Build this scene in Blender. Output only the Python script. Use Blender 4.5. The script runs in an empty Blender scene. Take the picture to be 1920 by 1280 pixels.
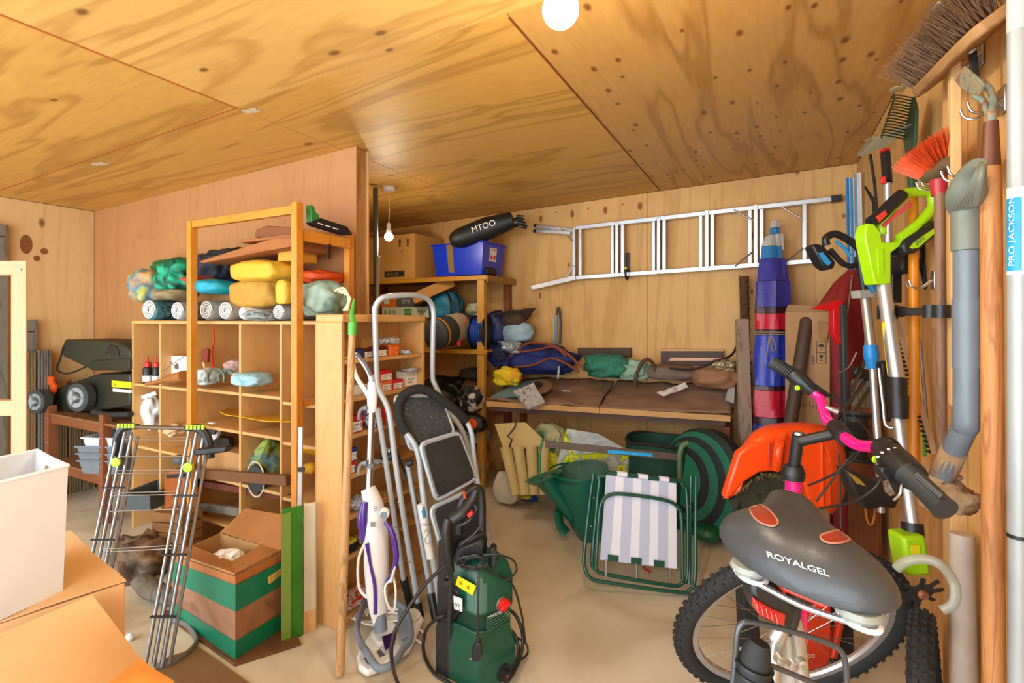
import bpy, bmesh, math, random
from mathutils import Vector, Matrix, noise
V = Vector
PI = math.pi
R = math.radians
C = bpy.context.scene.collection
rnd = random.Random(7)

# ---------------------------------------------------------------- camera
FP, CX, HY, CH, YAW = 940.0, 960.0, 600.0, 1.5, R(27.5)
cam = bpy.data.objects.new('camera', bpy.data.cameras.new('camera'))
C.objects.link(cam)
cam.location = (0, 0, CH)
cam.rotation_euler = (R(90), 0, YAW)
cam.data.lens = 36 * FP / 1920
cam.data.sensor_width = 36
cam.data.shift_y = -(640 - HY) / 1920
cam.data.clip_start = 0.02
bpy.context.scene.camera = cam

# ---------------------------------------------------------------- world, daylight, exposure
w = bpy.data.worlds.new('world'); bpy.context.scene.world = w
w.use_nodes = True
w.node_tree.nodes['Background'].inputs[0].default_value = (0.78, 0.90, 1.0, 1)
w.node_tree.nodes['Background'].inputs[1].default_value = 1.75
vs = bpy.context.scene.view_settings
vs.view_transform = 'Standard'
vs.look = 'None'
vs.exposure = 0.74
vs.gamma = 1.0
vs.use_curve_mapping = False

def area(name, loc, rot, sx, sy, energy, col=(1, 1, 1)):
    l = bpy.data.lights.new(name, 'AREA'); l.shape = 'RECTANGLE'; l.size = sx; l.size_y = sy
    l.energy = energy; l.color = col
    o = bpy.data.objects.new(name, l); C.objects.link(o); o.location = loc; o.rotation_euler = rot
    return o
# daylight that comes in through the open garage doorway behind the photographer
area('doorway_daylight', (-2.0, -1.15, 1.35), (R(90), 0, 0), 5.6, 2.2, 105, (0.82, 0.93, 1.0))

# ---------------------------------------------------------------- pixel to place
fv = V((-math.sin(YAW), math.cos(YAW), 0)); rv = V((math.cos(YAW), math.sin(YAW), 0)); zv = V((0, 0, 1))
cp = V((0, 0, CH))
def P(px, py, t): return cp + fv * t + rv * ((px - CX) / FP * t) + zv * ((HY - py) / FP * t)
def PZ(px, py, z): return P(px, py, (CH - z) * FP / (py - HY))
def PY(px, py, Y): d = fv + rv * ((px - CX) / FP); return P(px, py, Y / d.y)
def PX(px, py, X): d = fv + rv * ((px - CX) / FP); return P(px, py, X / d.x)

# ---------------------------------------------------------------- materials
def lin(c):
    if isinstance(c, str): c = tuple(int(c[i:i+2], 16) for i in (0, 2, 4))
    r = []
    for v in c:
        v /= 255.0
        r.append(v / 12.92 if v <= 0.04045 else ((v + 0.055) / 1.055) ** 2.4)
    return (r[0], r[1], r[2], 1)
MATS = {}
def mat(key, col='808080', rough=0.5, metal=0.0, var=0.08, scale=18.0, bump=0.0, alpha=1.0, trans=0.0, emit=0.0, coat=0.0, sheen=0.0):
    if key in MATS: return MATS[key]
    m = bpy.data.materials.new(key); m.use_nodes = True; MATS[key] = m
    nt = m.node_tree; b = nt.nodes['Principled BSDF']; c = lin(col)
    b.inputs['Roughness'].default_value = rough; b.inputs['Metallic'].default_value = metal
    tc = nt.nodes.new('ShaderNodeTexCoord'); n = nt.nodes.new('ShaderNodeTexNoise')
    n.inputs['Scale'].default_value = scale; n.inputs['Detail'].default_value = 5
    nt.links.new(tc.outputs['Object'], n.inputs['Vector'])
    mx = nt.nodes.new('ShaderNodeMix'); mx.data_type = 'RGBA'
    mx.inputs[6].default_value = tuple(min(1, v * (1 - 2.2 * var)) for v in c[:3]) + (1,)
    mx.inputs[7].default_value = tuple(min(1, v * (1 + 2.2 * var)) for v in c[:3]) + (1,)
    nt.links.new(n.outputs['Fac'], mx.inputs[0]); nt.links.new(mx.outputs[2], b.inputs['Base Color'])
    if bump:
        bp = nt.nodes.new('ShaderNodeBump'); bp.inputs['Strength'].default_value = bump; bp.inputs['Distance'].default_value = 0.004
        n2 = nt.nodes.new('ShaderNodeTexNoise'); n2.inputs['Scale'].default_value = scale * 8; n2.inputs['Detail'].default_value = 3
        nt.links.new(tc.outputs['Object'], n2.inputs['Vector'])
        nt.links.new(n2.outputs['Fac'], bp.inputs['Height']); nt.links.new(bp.outputs['Normal'], b.inputs['Normal'])
    if alpha < 1: b.inputs['Alpha'].default_value = alpha
    if trans: b.inputs['Transmission Weight'].default_value = trans
    if coat: b.inputs['Coat Weight'].default_value = coat; b.inputs['Coat Roughness'].default_value = 0.15
    if sheen: b.inputs['Sheen Weight'].default_value = sheen
    if emit:
        b.inputs['Emission Color'].default_value = c; b.inputs['Emission Strength'].default_value = emit
    return m
def wood(key, base, dark, axis='x', grain=1.0, knots=0.0, knotcol='6b3a14', rough=0.6, wscale=1.0, coat=0.0, blotch=None, kscale=1.0, seed=0.0, plane='xy'):
    """timber or plywood: grain runs along the given object axis; knots is the share of cells that carry one"""
    if key in MATS: return MATS[key]
    m = bpy.data.materials.new(key); m.use_nodes = True; MATS[key] = m
    nt = m.node_tree; N = nt.nodes.new; L = nt.links.new; b = nt.nodes['Principled BSDF']
    b.inputs['Roughness'].default_value = rough
    if coat: b.inputs['Coat Weight'].default_value = coat; b.inputs['Coat Roughness'].default_value = 0.25
    tc = N('ShaderNodeTexCoord'); mp = N('ShaderNodeMapping'); L(tc.outputs['Object'], mp.inputs['Vector'])
    s = {'x': (0.22, 1.6, 1.6), 'y': (1.6, 0.22, 1.6), 'z': (1.6, 1.6, 0.22)}[axis]
    mp.inputs['Scale'].default_value = tuple(v * wscale for v in s); mp.inputs['Location'].default_value = (seed, seed * 1.7, seed * .6)
    n1 = N('ShaderNodeTexNoise'); n1.inputs['Scale'].default_value = 1.7; n1.inputs['Detail'].default_value = 3; n1.inputs['Distortion'].default_value = 0.7
    L(mp.outputs[0], n1.inputs['Vector'])
    ml = N('ShaderNodeMath'); ml.operation = 'MULTIPLY'; ml.inputs[1].default_value = 34; L(n1.outputs['Fac'], ml.inputs[0])
    sn = N('ShaderNodeMath'); sn.operation = 'SINE'; L(ml.outputs[0], sn.inputs[0])
    mr = N('ShaderNodeMapRange'); mr.inputs[1].default_value = -0.1; mr.inputs[2].default_value = 1; L(sn.outputs[0], mr.inputs[0])
    pw = N('ShaderNodeMath'); pw.operation = 'POWER'; pw.inputs[1].default_value = 3.0; L(mr.outputs[0], pw.inputs[0])
    n2 = N('ShaderNodeTexNoise'); n2.inputs['Scale'].default_value = 30; n2.inputs['Detail'].default_value = 4; L(mp.outputs[0], n2.inputs['Vector'])
    ad = N('ShaderNodeMath'); ad.operation = 'MULTIPLY_ADD'; ad.inputs[1].default_value = 0.55 * grain; L(pw.outputs[0], ad.inputs[0])
    m3 = N('ShaderNodeMath'); m3.operation = 'MULTIPLY'; m3.inputs[1].default_value = 0.5; L(n2.outputs['Fac'], m3.inputs[0]); L(m3.outputs[0], ad.inputs[2])
    mx = N('ShaderNodeMix'); mx.data_type = 'RGBA'; mx.inputs[6].default_value = lin(base); mx.inputs[7].default_value = lin(dark)
    L(ad.outputs[0], mx.inputs[0]); out = mx.outputs[2]
    if blotch:
        nb = N('ShaderNodeTexNoise'); nb.inputs['Scale'].default_value = 1.5; nb.inputs['Detail'].default_value = 4; L(tc.outputs['Object'], nb.inputs['Vector'])
        rb = N('ShaderNodeMapRange'); rb.inputs[1].default_value = 0.5; rb.inputs[2].default_value = 0.72; rb.inputs[4].default_value = 0.6; L(nb.outputs['Fac'], rb.inputs[0])
        m4 = N('ShaderNodeMix'); m4.data_type = 'RGBA'; L(rb.outputs[0], m4.inputs[0]); L(out, m4.inputs[6]); m4.inputs[7].default_value = lin(blotch); out = m4.outputs[2]
    if knots:
        mk = N('ShaderNodeMapping'); sx = N('ShaderNodeSeparateXYZ'); cx = N('ShaderNodeCombineXYZ'); L(tc.outputs['Object'], sx.inputs[0])
        L(sx.outputs['XYZ'.index(plane[0].upper())], cx.inputs[0]); L(sx.outputs['XYZ'.index(plane[1].upper())], cx.inputs[1]); L(cx.outputs[0], mk.inputs['Vector'])
        mk.inputs['Scale'].default_value = tuple((3.6 if plane[i] == axis else 6.5) * kscale for i in (0, 1)) + (1,)
        vo = N('ShaderNodeTexVoronoi'); vo.voronoi_dimensions = '2D'; vo.inputs['Scale'].default_value = 1.0; vo.inputs['Randomness'].default_value = 1.0
        L(mk.outputs[0], vo.inputs['Vector'])
        sp = N('ShaderNodeSeparateColor'); L(vo.outputs['Color'], sp.inputs[0])
        pick = N('ShaderNodeMath'); pick.operation = 'LESS_THAN'; pick.inputs[1].default_value = knots; L(sp.outputs[0], pick.inputs[0])
        siz = N('ShaderNodeMath'); siz.operation = 'MULTIPLY_ADD'; siz.inputs[1].default_value = 0.07; siz.inputs[2].default_value = 0.05; L(sp.outputs[1], siz.inputs[0])
        dv = N('ShaderNodeMath'); dv.operation = 'DIVIDE'; L(vo.outputs['Distance'], dv.inputs[0]); L(siz.outputs[0], dv.inputs[1])
        rm = N('ShaderNodeMapRange'); rm.inputs[1].default_value = 0.6; rm.inputs[2].default_value = 1.5; rm.inputs[3].default_value = 0.85; rm.inputs[4].default_value = 0; L(dv.outputs[0], rm.inputs[0])
        mu = N('ShaderNodeMath'); mu.operation = 'MULTIPLY'; L(rm.outputs[0], mu.inputs[0]); L(pick.outputs[0], mu.inputs[1])
        m5 = N('ShaderNodeMix'); m5.data_type = 'RGBA'; L(mu.outputs[0], m5.inputs[0]); L(out, m5.inputs[6]); m5.inputs[7].default_value = lin(knotcol); out = m5.outputs[2]
    L(out, b.inputs['Base Color'])
    bp = N('ShaderNodeBump'); bp.inputs['Strength'].default_value = 0.12; bp.inputs['Distance'].default_value = 0.002
    L(n2.outputs['Fac'], bp.inputs['Height']); L(bp.outputs['Normal'], b.inputs['Normal'])
    return m
def stripes(key, cols, axis, period, rough=0.6, offset=0.0):
    """printed or woven stripes of fixed colours along an object axis"""
    if key in MATS: return MATS[key]
    m = bpy.data.materials.new(key); m.use_nodes = True; MATS[key] = m
    nt = m.node_tree; N = nt.nodes.new; L = nt.links.new; b = nt.nodes['Principled BSDF']; b.inputs['Roughness'].default_value = rough
    tc = N('ShaderNodeTexCoord'); sx = N('ShaderNodeSeparateXYZ'); L(tc.outputs['Object'], sx.inputs[0])
    a = N('ShaderNodeMath'); a.operation = 'MULTIPLY_ADD'; a.inputs[1].default_value = 1 / period; a.inputs[2].default_value = offset; L(sx.outputs['XYZ'.index(axis.upper())], a.inputs[0])
    f = N('ShaderNodeMath'); f.operation = 'FRACT'; L(a.outputs[0], f.inputs[0])
    r = N('ShaderNodeValToRGB'); r.color_ramp.interpolation = 'CONSTANT'
    e = r.color_ramp.elements
    while len(e) < len(cols): e.new(0.5)
    for i, (p, c) in enumerate(cols): e[i].position = p
    for i, (p, c) in enumerate(cols): e[i].color = lin(c)
    L(f.outputs[0], r.inputs[0]); L(r.outputs[0], b.inputs['Base Color'])
    return m
def mottled(key, cols, scale=6.0, rough=0.7, detail=3, bump=0.3):
    """mixed print or dirt of several colours"""
    if key in MATS: return MATS[key]
    m = bpy.data.materials.new(key); m.use_nodes = True; MATS[key] = m
    nt = m.node_tree; N = nt.nodes.new; L = nt.links.new; b = nt.nodes['Principled BSDF']; b.inputs['Roughness'].default_value = rough
    tc = N('ShaderNodeTexCoord'); n = N('ShaderNodeTexNoise'); n.inputs['Scale'].default_value = scale; n.inputs['Detail'].default_value = detail; n.inputs['Distortion'].default_value = 0.8
    L(tc.outputs['Object'], n.inputs['Vector'])
    r = N('ShaderNodeValToRGB'); e = r.color_ramp.elements
    while len(e) < len(cols): e.new(0.5)
    k = len(cols)
    for i in range(k): e[i].position = 0.3 + 0.4 * i / (k - 1)
    for i, c in enumerate(cols): e[i].color = lin(c)
    L(n.outputs['Fac'], r.inputs[0]); L(r.outputs[0], b.inputs['Base Color'])
    if bump:
        bp = N('ShaderNodeBump'); bp.inputs['Strength'].default_value = bump; bp.inputs['Distance'].default_value = 0.01
        L(n.outputs['Fac'], bp.inputs['Height']); L(bp.outputs['Normal'], b.inputs['Normal'])
    return m

# ---------------------------------------------------------------- mesh building
class MB:
    def __init__(s): s.v = []; s.f = []
    def add(s, vs, fs):
        n = len(s.v); s.v += [V(p) for p in vs]; s.f += [tuple(i + n for i in f) for f in fs]; return s
    def hexa(s, a):
        return s.add(a, [(0, 3, 2, 1), (4, 5, 6, 7), (0, 1, 5, 4), (1, 2, 6, 5), (2, 3, 7, 6), (3, 0, 4, 7)])
    def boxf(s, o, x, y, z):   # origin corner and three edge vectors
        o, x, y, z = V(o), V(x), V(y), V(z)
        return s.hexa([o, o + x, o + x + y, o + y, o + z, o + x + z, o + x + y + z, o + y + z])
    def box(s, c, sz, m=None):   # centre, size, 3x3 rotation
        m = m or Matrix.Identity(3); c = V(c)
        x, y, z = (m @ V((sz[0], 0, 0)), m @ V((0, sz[1], 0)), m @ V((0, 0, sz[2])))
        return s.boxf(c - x / 2 - y / 2 - z / 2, x, y, z)
    def ab(s, a, b): # min corner, max corner
        return s.boxf(a, (b[0] - a[0], 0, 0), (0, b[1] - a[1], 0), (0, 0, b[2] - a[2]))
    def beam(s, p, q, w_, h_, side=None):
        p, q = V(p), V(q); d = (q - p)
        sd = V(side) if side else (d.cross(zv) if abs(d.normalized().z) < .95 else V((1, 0, 0)))
        sd = (sd - d.normalized() * sd.dot(d.normalized())).normalized(); u = sd.cross(d.normalized())
        return s.boxf(p - sd * w_ / 2 - u * h_ / 2, sd * w_, u * h_, d)
    def tube(s, pts, r, seg=10, sm=0, closed=False, caps=True, flat=1.0):
        pts = [V(p) for p in pts]
        if sm: pts = spline(pts, sm, closed)
        n = len(pts); rr = r if isinstance(r, (list, tuple)) else [r] * n
        if len(rr) != n: rr = [interp(rr, i / (n - 1)) for i in range(n)]
        base = len(s.v); prev = None; k = n
        for i in range(n):
            a = pts[i - 1] if (i or closed) else pts[i]; b = pts[(i + 1) % n] if (i < n - 1 or closed) else pts[i]
            d = (b - a).normalized() if (b - a).length > 1e-9 else V((0, 0, 1))
            if prev is None:
                u = d.cross(zv) if abs(d.z) < .9 else d.cross(V((1, 0, 0)))
            else: u = prev - d * prev.dot(d)
            u.normalize(); prev = u; w_ = d.cross(u)
            for j in range(seg):
                t = 2 * PI * j / seg
                s.v.append(pts[i] + u * (math.cos(t) * rr[i]) + w_ * (math.sin(t) * rr[i] * flat))
        for i in range(n if closed else n - 1):
            for j in range(seg):
                a = base + i * seg; b = base + ((i + 1) % n) * seg
                s.f.append((a + j, a + (j + 1) % seg, b + (j + 1) % seg, b + j))
        if caps and not closed:
            s.f.append(tuple(base + j for j in range(seg))[::-1]); s.f.append(tuple(base + (n - 1) * seg + j for j in range(seg)))
        return s
    def lathe(s, o, axis, prof, seg=20, cap=True):   # prof: (radius, distance along axis)
        o = V(o); a = V(axis).normalized(); u = (a.cross(zv) if abs(a.z) < .9 else V((1, 0, 0))); u = (u - a * u.dot(a)).normalized(); w_ = a.cross(u)
        base = len(s.v)
        for r, z in prof:
            for j in range(seg):
                t = 2 * PI * j / seg; s.v.append(o + a * z + u * (r * math.cos(t)) + w_ * (r * math.sin(t)))
        for i in range(len(prof) - 1):
            for j in range(seg):
                q = base + i * seg; p = q + seg
                s.f.append((q + j, q + (j + 1) % seg, p + (j + 1) % seg, p + j))
        if cap:
            s.f.append(tuple(base + j for j in range(seg))[::-1]); s.f.append(tuple(base + (len(prof) - 1) * seg + j for j in range(seg)))
        return s
    def prism(s, pts, ext):   # polygon (3D points) extruded by a vector
        pts = [V(p) for p in pts]; e = V(ext); n = len(pts)
        return s.add(pts + [p + e for p in pts], [tuple(range(n))[::-1], tuple(range(n, 2 * n))] + [(i, (i + 1) % n, (i + 1) % n + n, i + n) for i in range(n)])
    def blob(s, c, rx, ry, rz, amp=0.15, seed=0, sub=3, freq=2.0, m=None, flatz=None, sq=1.0):
        bm = bmesh.new(); bmesh.ops.create_icosphere(bm, subdivisions=sub, radius=1)
        c = V(c); base = len(s.v); m = m or Matrix.Identity(3)
        for v in bm.verts:
            p = v.co.copy(); q = p * (1 + amp * noise.noise(p * freq + V((seed * 3.1, seed * 1.7, seed))) * 2 + amp * .5 * noise.noise(p * freq * 3 + V((seed, 0, 0))))
            if sq != 1: q = V([math.copysign(abs(k) ** sq, k) for k in q])
            q = V((q.x * rx, q.y * ry, q.z * rz))
            if flatz is not None and q.z < flatz * rz: q.z = flatz * rz
            s.v.append(c + m @ q)
        for f in bm.faces: s.f.append(tuple(base + v.index for v in f.verts))
        bm.free(); return s
    def sheet(s, a, b, c, d, nx=16, ny=12, amp=0.01, freq=6.0, seed=0, thick=0.006, sag=0.0, up=None):
        """wrinkled sheet through corners a,b,c,d (in order round), with thickness"""
        a, b, c, d = V(a), V(b), V(c), V(d); n = (b - a).cross(d - a).normalized()
        if up: n = V(up).normalized()
        top = []; base = len(s.v)
        for k in (0, 1):
            for j in range(ny + 1):
                for i in range(nx + 1):
                    u, v = i / nx, j / ny
                    p = a * (1 - u) * (1 - v) + b * u * (1 - v) + c * u * v + d * (1 - u) * v
                    h = amp * (noise.noise(p * freq + V((seed, seed * 2, 0))) + .5 * noise.noise(p * freq * 2.3 + V((seed, 5, 0)))) - sag * 4 * u * (1 - u)
                    s.v.append(p + n * (h + (0 if k else -thick)))
        W = nx + 1; T = W * (ny + 1)
        for k in (0, 1):
            for j in range(ny):
                for i in range(nx):
                    q = base + k * T + j * W + i; f = (q, q + 1, q + W + 1, q + W); s.f.append(f if k else f[::-1])
        ring = [i for i in range(W)] + [j * W + nx for j in range(1, ny + 1)] + [ny * W + i for i in range(nx - 1, -1, -1)] + [j * W for j in range(ny - 1, 0, -1)]
        for i in range(len(ring)):
            p, q = ring[i], ring[(i + 1) % len(ring)]; s.f.append((base + p, base + q, base + q + T, base + p + T))
        return s
    def build(s, name, m, parent=None, smooth=False, bevel=0.0, seg=2, sub=0):
        me = bpy.data.meshes.new(name)
        off = parent.get('_o', None) if parent else None
        off = V(off) if off else V((0, 0, 0))
        me.from_pydata([tuple(p - off) for p in s.v], [], s.f)
        bm = bmesh.new(); bm.from_mesh(me); bmesh.ops.recalc_face_normals(bm, faces=bm.faces); bm.to_mesh(me); bm.free()
        me.update()
        o = bpy.data.objects.new(name, me); C.objects.link(o)
        if m: me.materials.append(m)
        if parent: o.parent = parent; o['_o'] = tuple(off)
        if smooth:
            me.shade_smooth()
            if smooth != 2: me.set_sharp_from_angle(angle=R(42))
        if bevel:
            md = o.modifiers.new('bevel', 'BEVEL'); md.width = bevel; md.segments = seg; md.limit_method = 'ANGLE'; md.angle_limit = R(40)
            me.shade_smooth(); me.set_sharp_from_angle(angle=R(42)) if not smooth else None
        if sub:
            md = o.modifiers.new('sub', 'SUBSURF'); md.levels = sub; md.render_levels = sub; me.shade_smooth()
        return o
def interp(rr, t):
    x = t * (len(rr) - 1); i = min(int(x), len(rr) - 2); f = x - i; return rr[i] * (1 - f) + rr[i + 1] * f
def spline(pts, k=6, closed=False):
    out = []; n = len(pts)
    for i in range(n if closed else n - 1):
        p0 = pts[(i - 1) % n] if (i or closed) else pts[0]; p1 = pts[i]; p2 = pts[(i + 1) % n]
        p3 = pts[(i + 2) % n] if (i + 2 < n or closed) else pts[-1]
        for j in range(k):
            t = j / k
            out.append(0.5 * ((2 * p1) + (p2 - p0) * t + (2 * p0 - 5 * p1 + 4 * p2 - p3) * t * t + (3 * p1 - p0 - 3 * p2 + p3) * t ** 3))
    if not closed: out.append(pts[-1])
    return out
def tag(o, label=None, cat=None, group=None, kind=None):
    if label: o['label'] = label
    if cat: o['category'] = cat
    if group: o['group'] = group
    if kind: o['kind'] = kind
    return o
def thing(name, label, cat, loc, group=None):
    o = bpy.data.objects.new(name, None); C.objects.link(o); o.location = loc; o.empty_display_size = .05
    o['_o'] = tuple(loc); return tag(o, label, cat, group)
def solo(name, label, cat, mb, m, group=None, **k):
    return tag(mb.build(name, m, **k), label, cat, group)
def struct(name, mb, m, **k): return tag(mb.build(name, m, **k), kind='structure')
def text(s_, o, xd, yd, h, m, parent, name='lettering', align='LEFT', bold=0.0, width=None):
    cu = bpy.data.curves.new('t', 'FONT'); cu.body = s_; cu.size = 1.0; cu.align_x = align; cu.offset = bold
    ob = bpy.data.objects.new('t', cu); C.objects.link(ob)
    me = bpy.data.meshes.new_from_object(ob.evaluated_get(bpy.context.evaluated_depsgraph_get()))
    bpy.data.objects.remove(ob); bpy.data.curves.remove(cu)
    xd = V(xd).normalized(); yd = V(yd); yd = (yd - xd * yd.dot(xd)).normalized(); n = xd.cross(yd)
    off = V(parent.get('_o', (0, 0, 0))); o = V(o)
    xs = [v.co.x for v in me.vertices] or [0]; wd = max(xs) - min(xs)
    kx = h if not width else width / wd
    for v in me.vertices: v.co = o - off + xd * (v.co.x * kx) + yd * (v.co.y * h) + n * 0.0008
    me.materials.clear(); me.materials.append(m)
    ob = bpy.data.objects.new(name, me); C.objects.link(ob); ob.parent = parent; ob['_o'] = tuple(off)
    return ob
def rotz(a): return Matrix.Rotation(a, 3, 'Z')
def frame(x, y=None, z=None):
    """3x3 with columns: x direction, y, z (orthonormalised)"""
    x = V(x).normalized()
    z = V(z) if z else V((0, 0, 1)); z = (z - x * z.dot(x)).normalized(); y = z.cross(x)
    return Matrix((x, y, z)).transposed()

# common materials
BLACK = mat('black_plastic', '1d1d1f', 0.42, var=.1)
DARK = mat('dark_rubber', '232323', 0.75, var=.12)
WHITE = mat('white_plastic', 'e9eaec', 0.35, var=.02)
STEEL = mat('bright_steel', 'b9bcc0', 0.3, 1.0, var=.05)
ALU = mat('aluminium', 'c4c6c8', 0.38, 0.85, var=.06)
CARD = mat('cardboard', 'b98a55', 0.85, var=.06, scale=9)
PRINT = mat('black_print', '2a2420', 0.8, var=.02)
PAPER = mat('white_paper', 'e8e6df', 0.7, var=.03)
RED = mat('red_plastic', 'cf1f1c', 0.4)
INK = mat('grey_print', '555250', 0.8)
# ================================================================ THE ROOM
XR, XL, YB, YN = 0.545, -5.5, 4.40, -1.2
def cz(x): return 2.63 + 0.025 * x
ply_c = wood('ceiling_plywood_pale', 'e0b062', 'ac7630', 'x', .7, knots=.34, rough=.5, kscale=1.0, wscale=1.0)
ply_c2 = wood('ceiling_plywood_honey', 'd6a24e', 'a06c28', 'x', .8, knots=.04, rough=.5, seed=3.0)
ply_c3 = wood('ceiling_plywood_knotty', 'cf9c54', '986428', 'y', .8, knots=.5, rough=.5, kscale=1.25, seed=6.0)
ply_w = wood('wall_plywood', 'dfb06c', 'ba8444', 'z', .6, plane='xz', knots=.08, rough=.6, blotch='b88048', seed=1.0)
ply_l = wood('left_wall_plywood', 'd6b078', 'bd9058', 'z', .5, plane='yz', knots=.05, rough=.6, kscale=.8, seed=2.0)
ply_p = wood('partition_plywood', 'ba8450', '9a6436', 'z', .3, knots=.0, rough=.6, blotch='a87048')
pine = wood('pale_pine', 'dcae76', 'c08c50', 'z', .5, knots=.03, wscale=3)
pine_x = wood('pale_pine_x', 'dcae76', 'c08c50', 'x', .5, knots=.03, wscale=3)
gap = mat('dark_gap', '3a2010', 0.9)

conc = mat('floor_concrete', 'b39872', 0.55, var=.05, scale=2)
nt = conc.node_tree; b_ = nt.nodes['Principled BSDF']
tc = nt.nodes.new('ShaderNodeTexCoord'); na = nt.nodes.new('ShaderNodeTexNoise'); na.inputs['Scale'].default_value = 1.8; na.inputs['Detail'].default_value = 9; na.inputs['Distortion'].default_value = .6
nt.links.new(tc.outputs['Object'], na.inputs['Vector'])
ra = nt.nodes.new('ShaderNodeValToRGB'); e = ra.color_ramp.elements
e[0].position = .34; e[0].color = lin('b3a388'); e[1].position = .72; e[1].color = lin('dacfbc'); q = e.new(.5); q.color = lin('cbbea6')
nt.links.new(na.outputs['Fac'], ra.inputs[0]); nt.links.new(ra.outputs[0], b_.inputs['Base Color'])
bp = nt.nodes.new('ShaderNodeBump'); bp.inputs['Strength'].default_value = .15; bp.inputs['Distance'].default_value = .01
nt.links.new(na.outputs['Fac'], bp.inputs['Height']); nt.links.new(bp.outputs['Normal'], b_.inputs['Normal'])

struct('floor', MB().ab((XL - .1, YN, -.1), (XR + .1, YB + .1, 0)), conc)
# ceiling: a dark backing with plywood sheets screwed under it, falling slightly to the left
def slab(x0, x1, y0, y1, zo, th):
    return MB().hexa([(x0, y0, cz(x0) + zo), (x1, y0, cz(x1) + zo), (x1, y1, cz(x1) + zo), (x0, y1, cz(x0) + zo),
                      (x0, y0, cz(x0) + zo + th), (x1, y0, cz(x1) + zo + th), (x1, y1, cz(x1) + zo + th), (x0, y1, cz(x0) + zo + th)])
ceil = struct('ceiling', slab(XL - .1, XR + .1, YN, YB + .1, .012, .08), gap)
g = .0025
for i, (x0, x1, y0, y1, m_) in enumerate([(XL, -2.4, YN, 1.6, ply_c2), (-2.4, XR, YN, 1.6, ply_c), (XL, -3.95, 1.6, YB, ply_c2), (-3.95, -2.4, 1.6, YB, ply_c2),
                                          (-2.4, -.855, 1.6, YB, ply_c2), (-.855, XR, 1.6, YB, ply_c3)]):
    slab(x0 + g, x1 - g, y0 + g, y1 - g, 0, .012).build('ceiling_panel', m_, ceil)
# paper stamps stuck to the ceiling sheets
for (px, py, a, b) in [(471, 208, .045, .02), (187, 307, .06, .02)]:
    c_ = P(px, py, 1.13 / ((HY - py) / FP - .025 * (fv + rv * ((px - CX) / FP)).x)); c_.z = cz(c_.x) - .001
    MB().box(c_, (a * 2, b * 2, .001), rotz(.15)).build('paper_stamp', mat('stamp_paper', 'cdb898', .8, var=.2, scale=60), ceil)
# red-brown filler strip along one ceiling seam
MB().beam((-.857, 1.62, cz(-.857) - .002), (-.857, 4.38, cz(-.857) - .002), .007, .003).build('seam_strip', mat('seam_filler', '7c3a1c', .7), ceil)
MB().beam((-2.4, 1.6, cz(-2.4) - .001), (-2.4, -1, cz(-2.4) - .001), .012, .002).beam((-2.4, 1.6, cz(-2.4) - .001), (-5.4, 1.6, cz(-5.4) - .001), .008, .002).build('seam_strip', mat('seam_glue', 'a85a20', .6), ceil)

def wallset(name, axis, pos, spans, z1, m_, out):
    """a wall of plywood sheets; out is the direction away from the room"""
    if axis == 'y':
        wl = struct(name, MB().hexa([(spans[0] - .1, pos + out * .012, 0), (spans[-1] + .1, pos + out * .012, 0), (spans[-1] + .1, pos + out * .1, 0), (spans[0] - .1, pos + out * .1, 0),
              (spans[0] - .1, pos + out * .012, z1(spans[0]) + .02), (spans[-1] + .1, pos + out * .012, z1(spans[-1]) + .02), (spans[-1] + .1, pos + out * .1, z1(spans[-1]) + .02), (spans[0] - .1, pos + out * .1, z1(spans[0]) + .02)]), gap)
    else:
        wl = struct(name, MB().ab((min(pos + out * .012, pos + out * .1), spans[0], 0), (max(pos + out * .012, pos + out * .1), spans[-1] + .1, z1(pos) + .02)), gap)
    for a, b in zip(spans[:-1], spans[1:]):
        a, b = a + g, b - g
        if axis == 'y':
            MB().hexa([(a, pos, .002), (b, pos, .002), (b, pos + out * .012, .002), (a, pos + out * .012, .002), (a, pos, z1(a) - .003), (b, pos, z1(b) - .003), (b, pos + out * .012, z1(b) - .003), (a, pos + out * .012, z1(a) - .003)]).build('plywood_panel', m_, wl)
        else:
            MB().ab((min(pos, pos + out * .012), a, .002), (max(pos, pos + out * .012), b, z1(pos) - .003)).build('plywood_panel', m_, wl)
    return wl
wallset('wall_back', 'y', YB, [XL, -3.41, -.97, XR], cz, ply_w, 1)
wr_ = wallset('wall_right', 'x', XR, [YN, .6, 2.05, 3.27, YB], cz, ply_w, 1)
wallset('wall_left', 'x', XL, [YN, 1.1, 2.3, YB], cz, ply_l, -1)
# big knots in the left wall sheet
for px, py, a, b in [(49, 458, .04, .08), (83, 471, .026, .026), (69, 484, .022, .024), (187, 485, .012, .02)]:
    c_ = PX(px, py, XL + .001)
    MB().lathe(c_ - V((.001, 0, 0)), (1, 0, 0), [(1, 0), (1, .0022)], 18).build('knot', mat('knot_brown', '7d4a20', .7, var=.25, scale=40), bpy.data.objects['wall_left'])
    o = [k for k in bpy.data.objects['wall_left'].children if k.name.startswith('knot')][-1]
    for v in o.data.vertices: v.co.y = c_.y + (v.co.y - c_.y) * a; v.co.z = c_.z + (v.co.z - c_.z) * b
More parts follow.
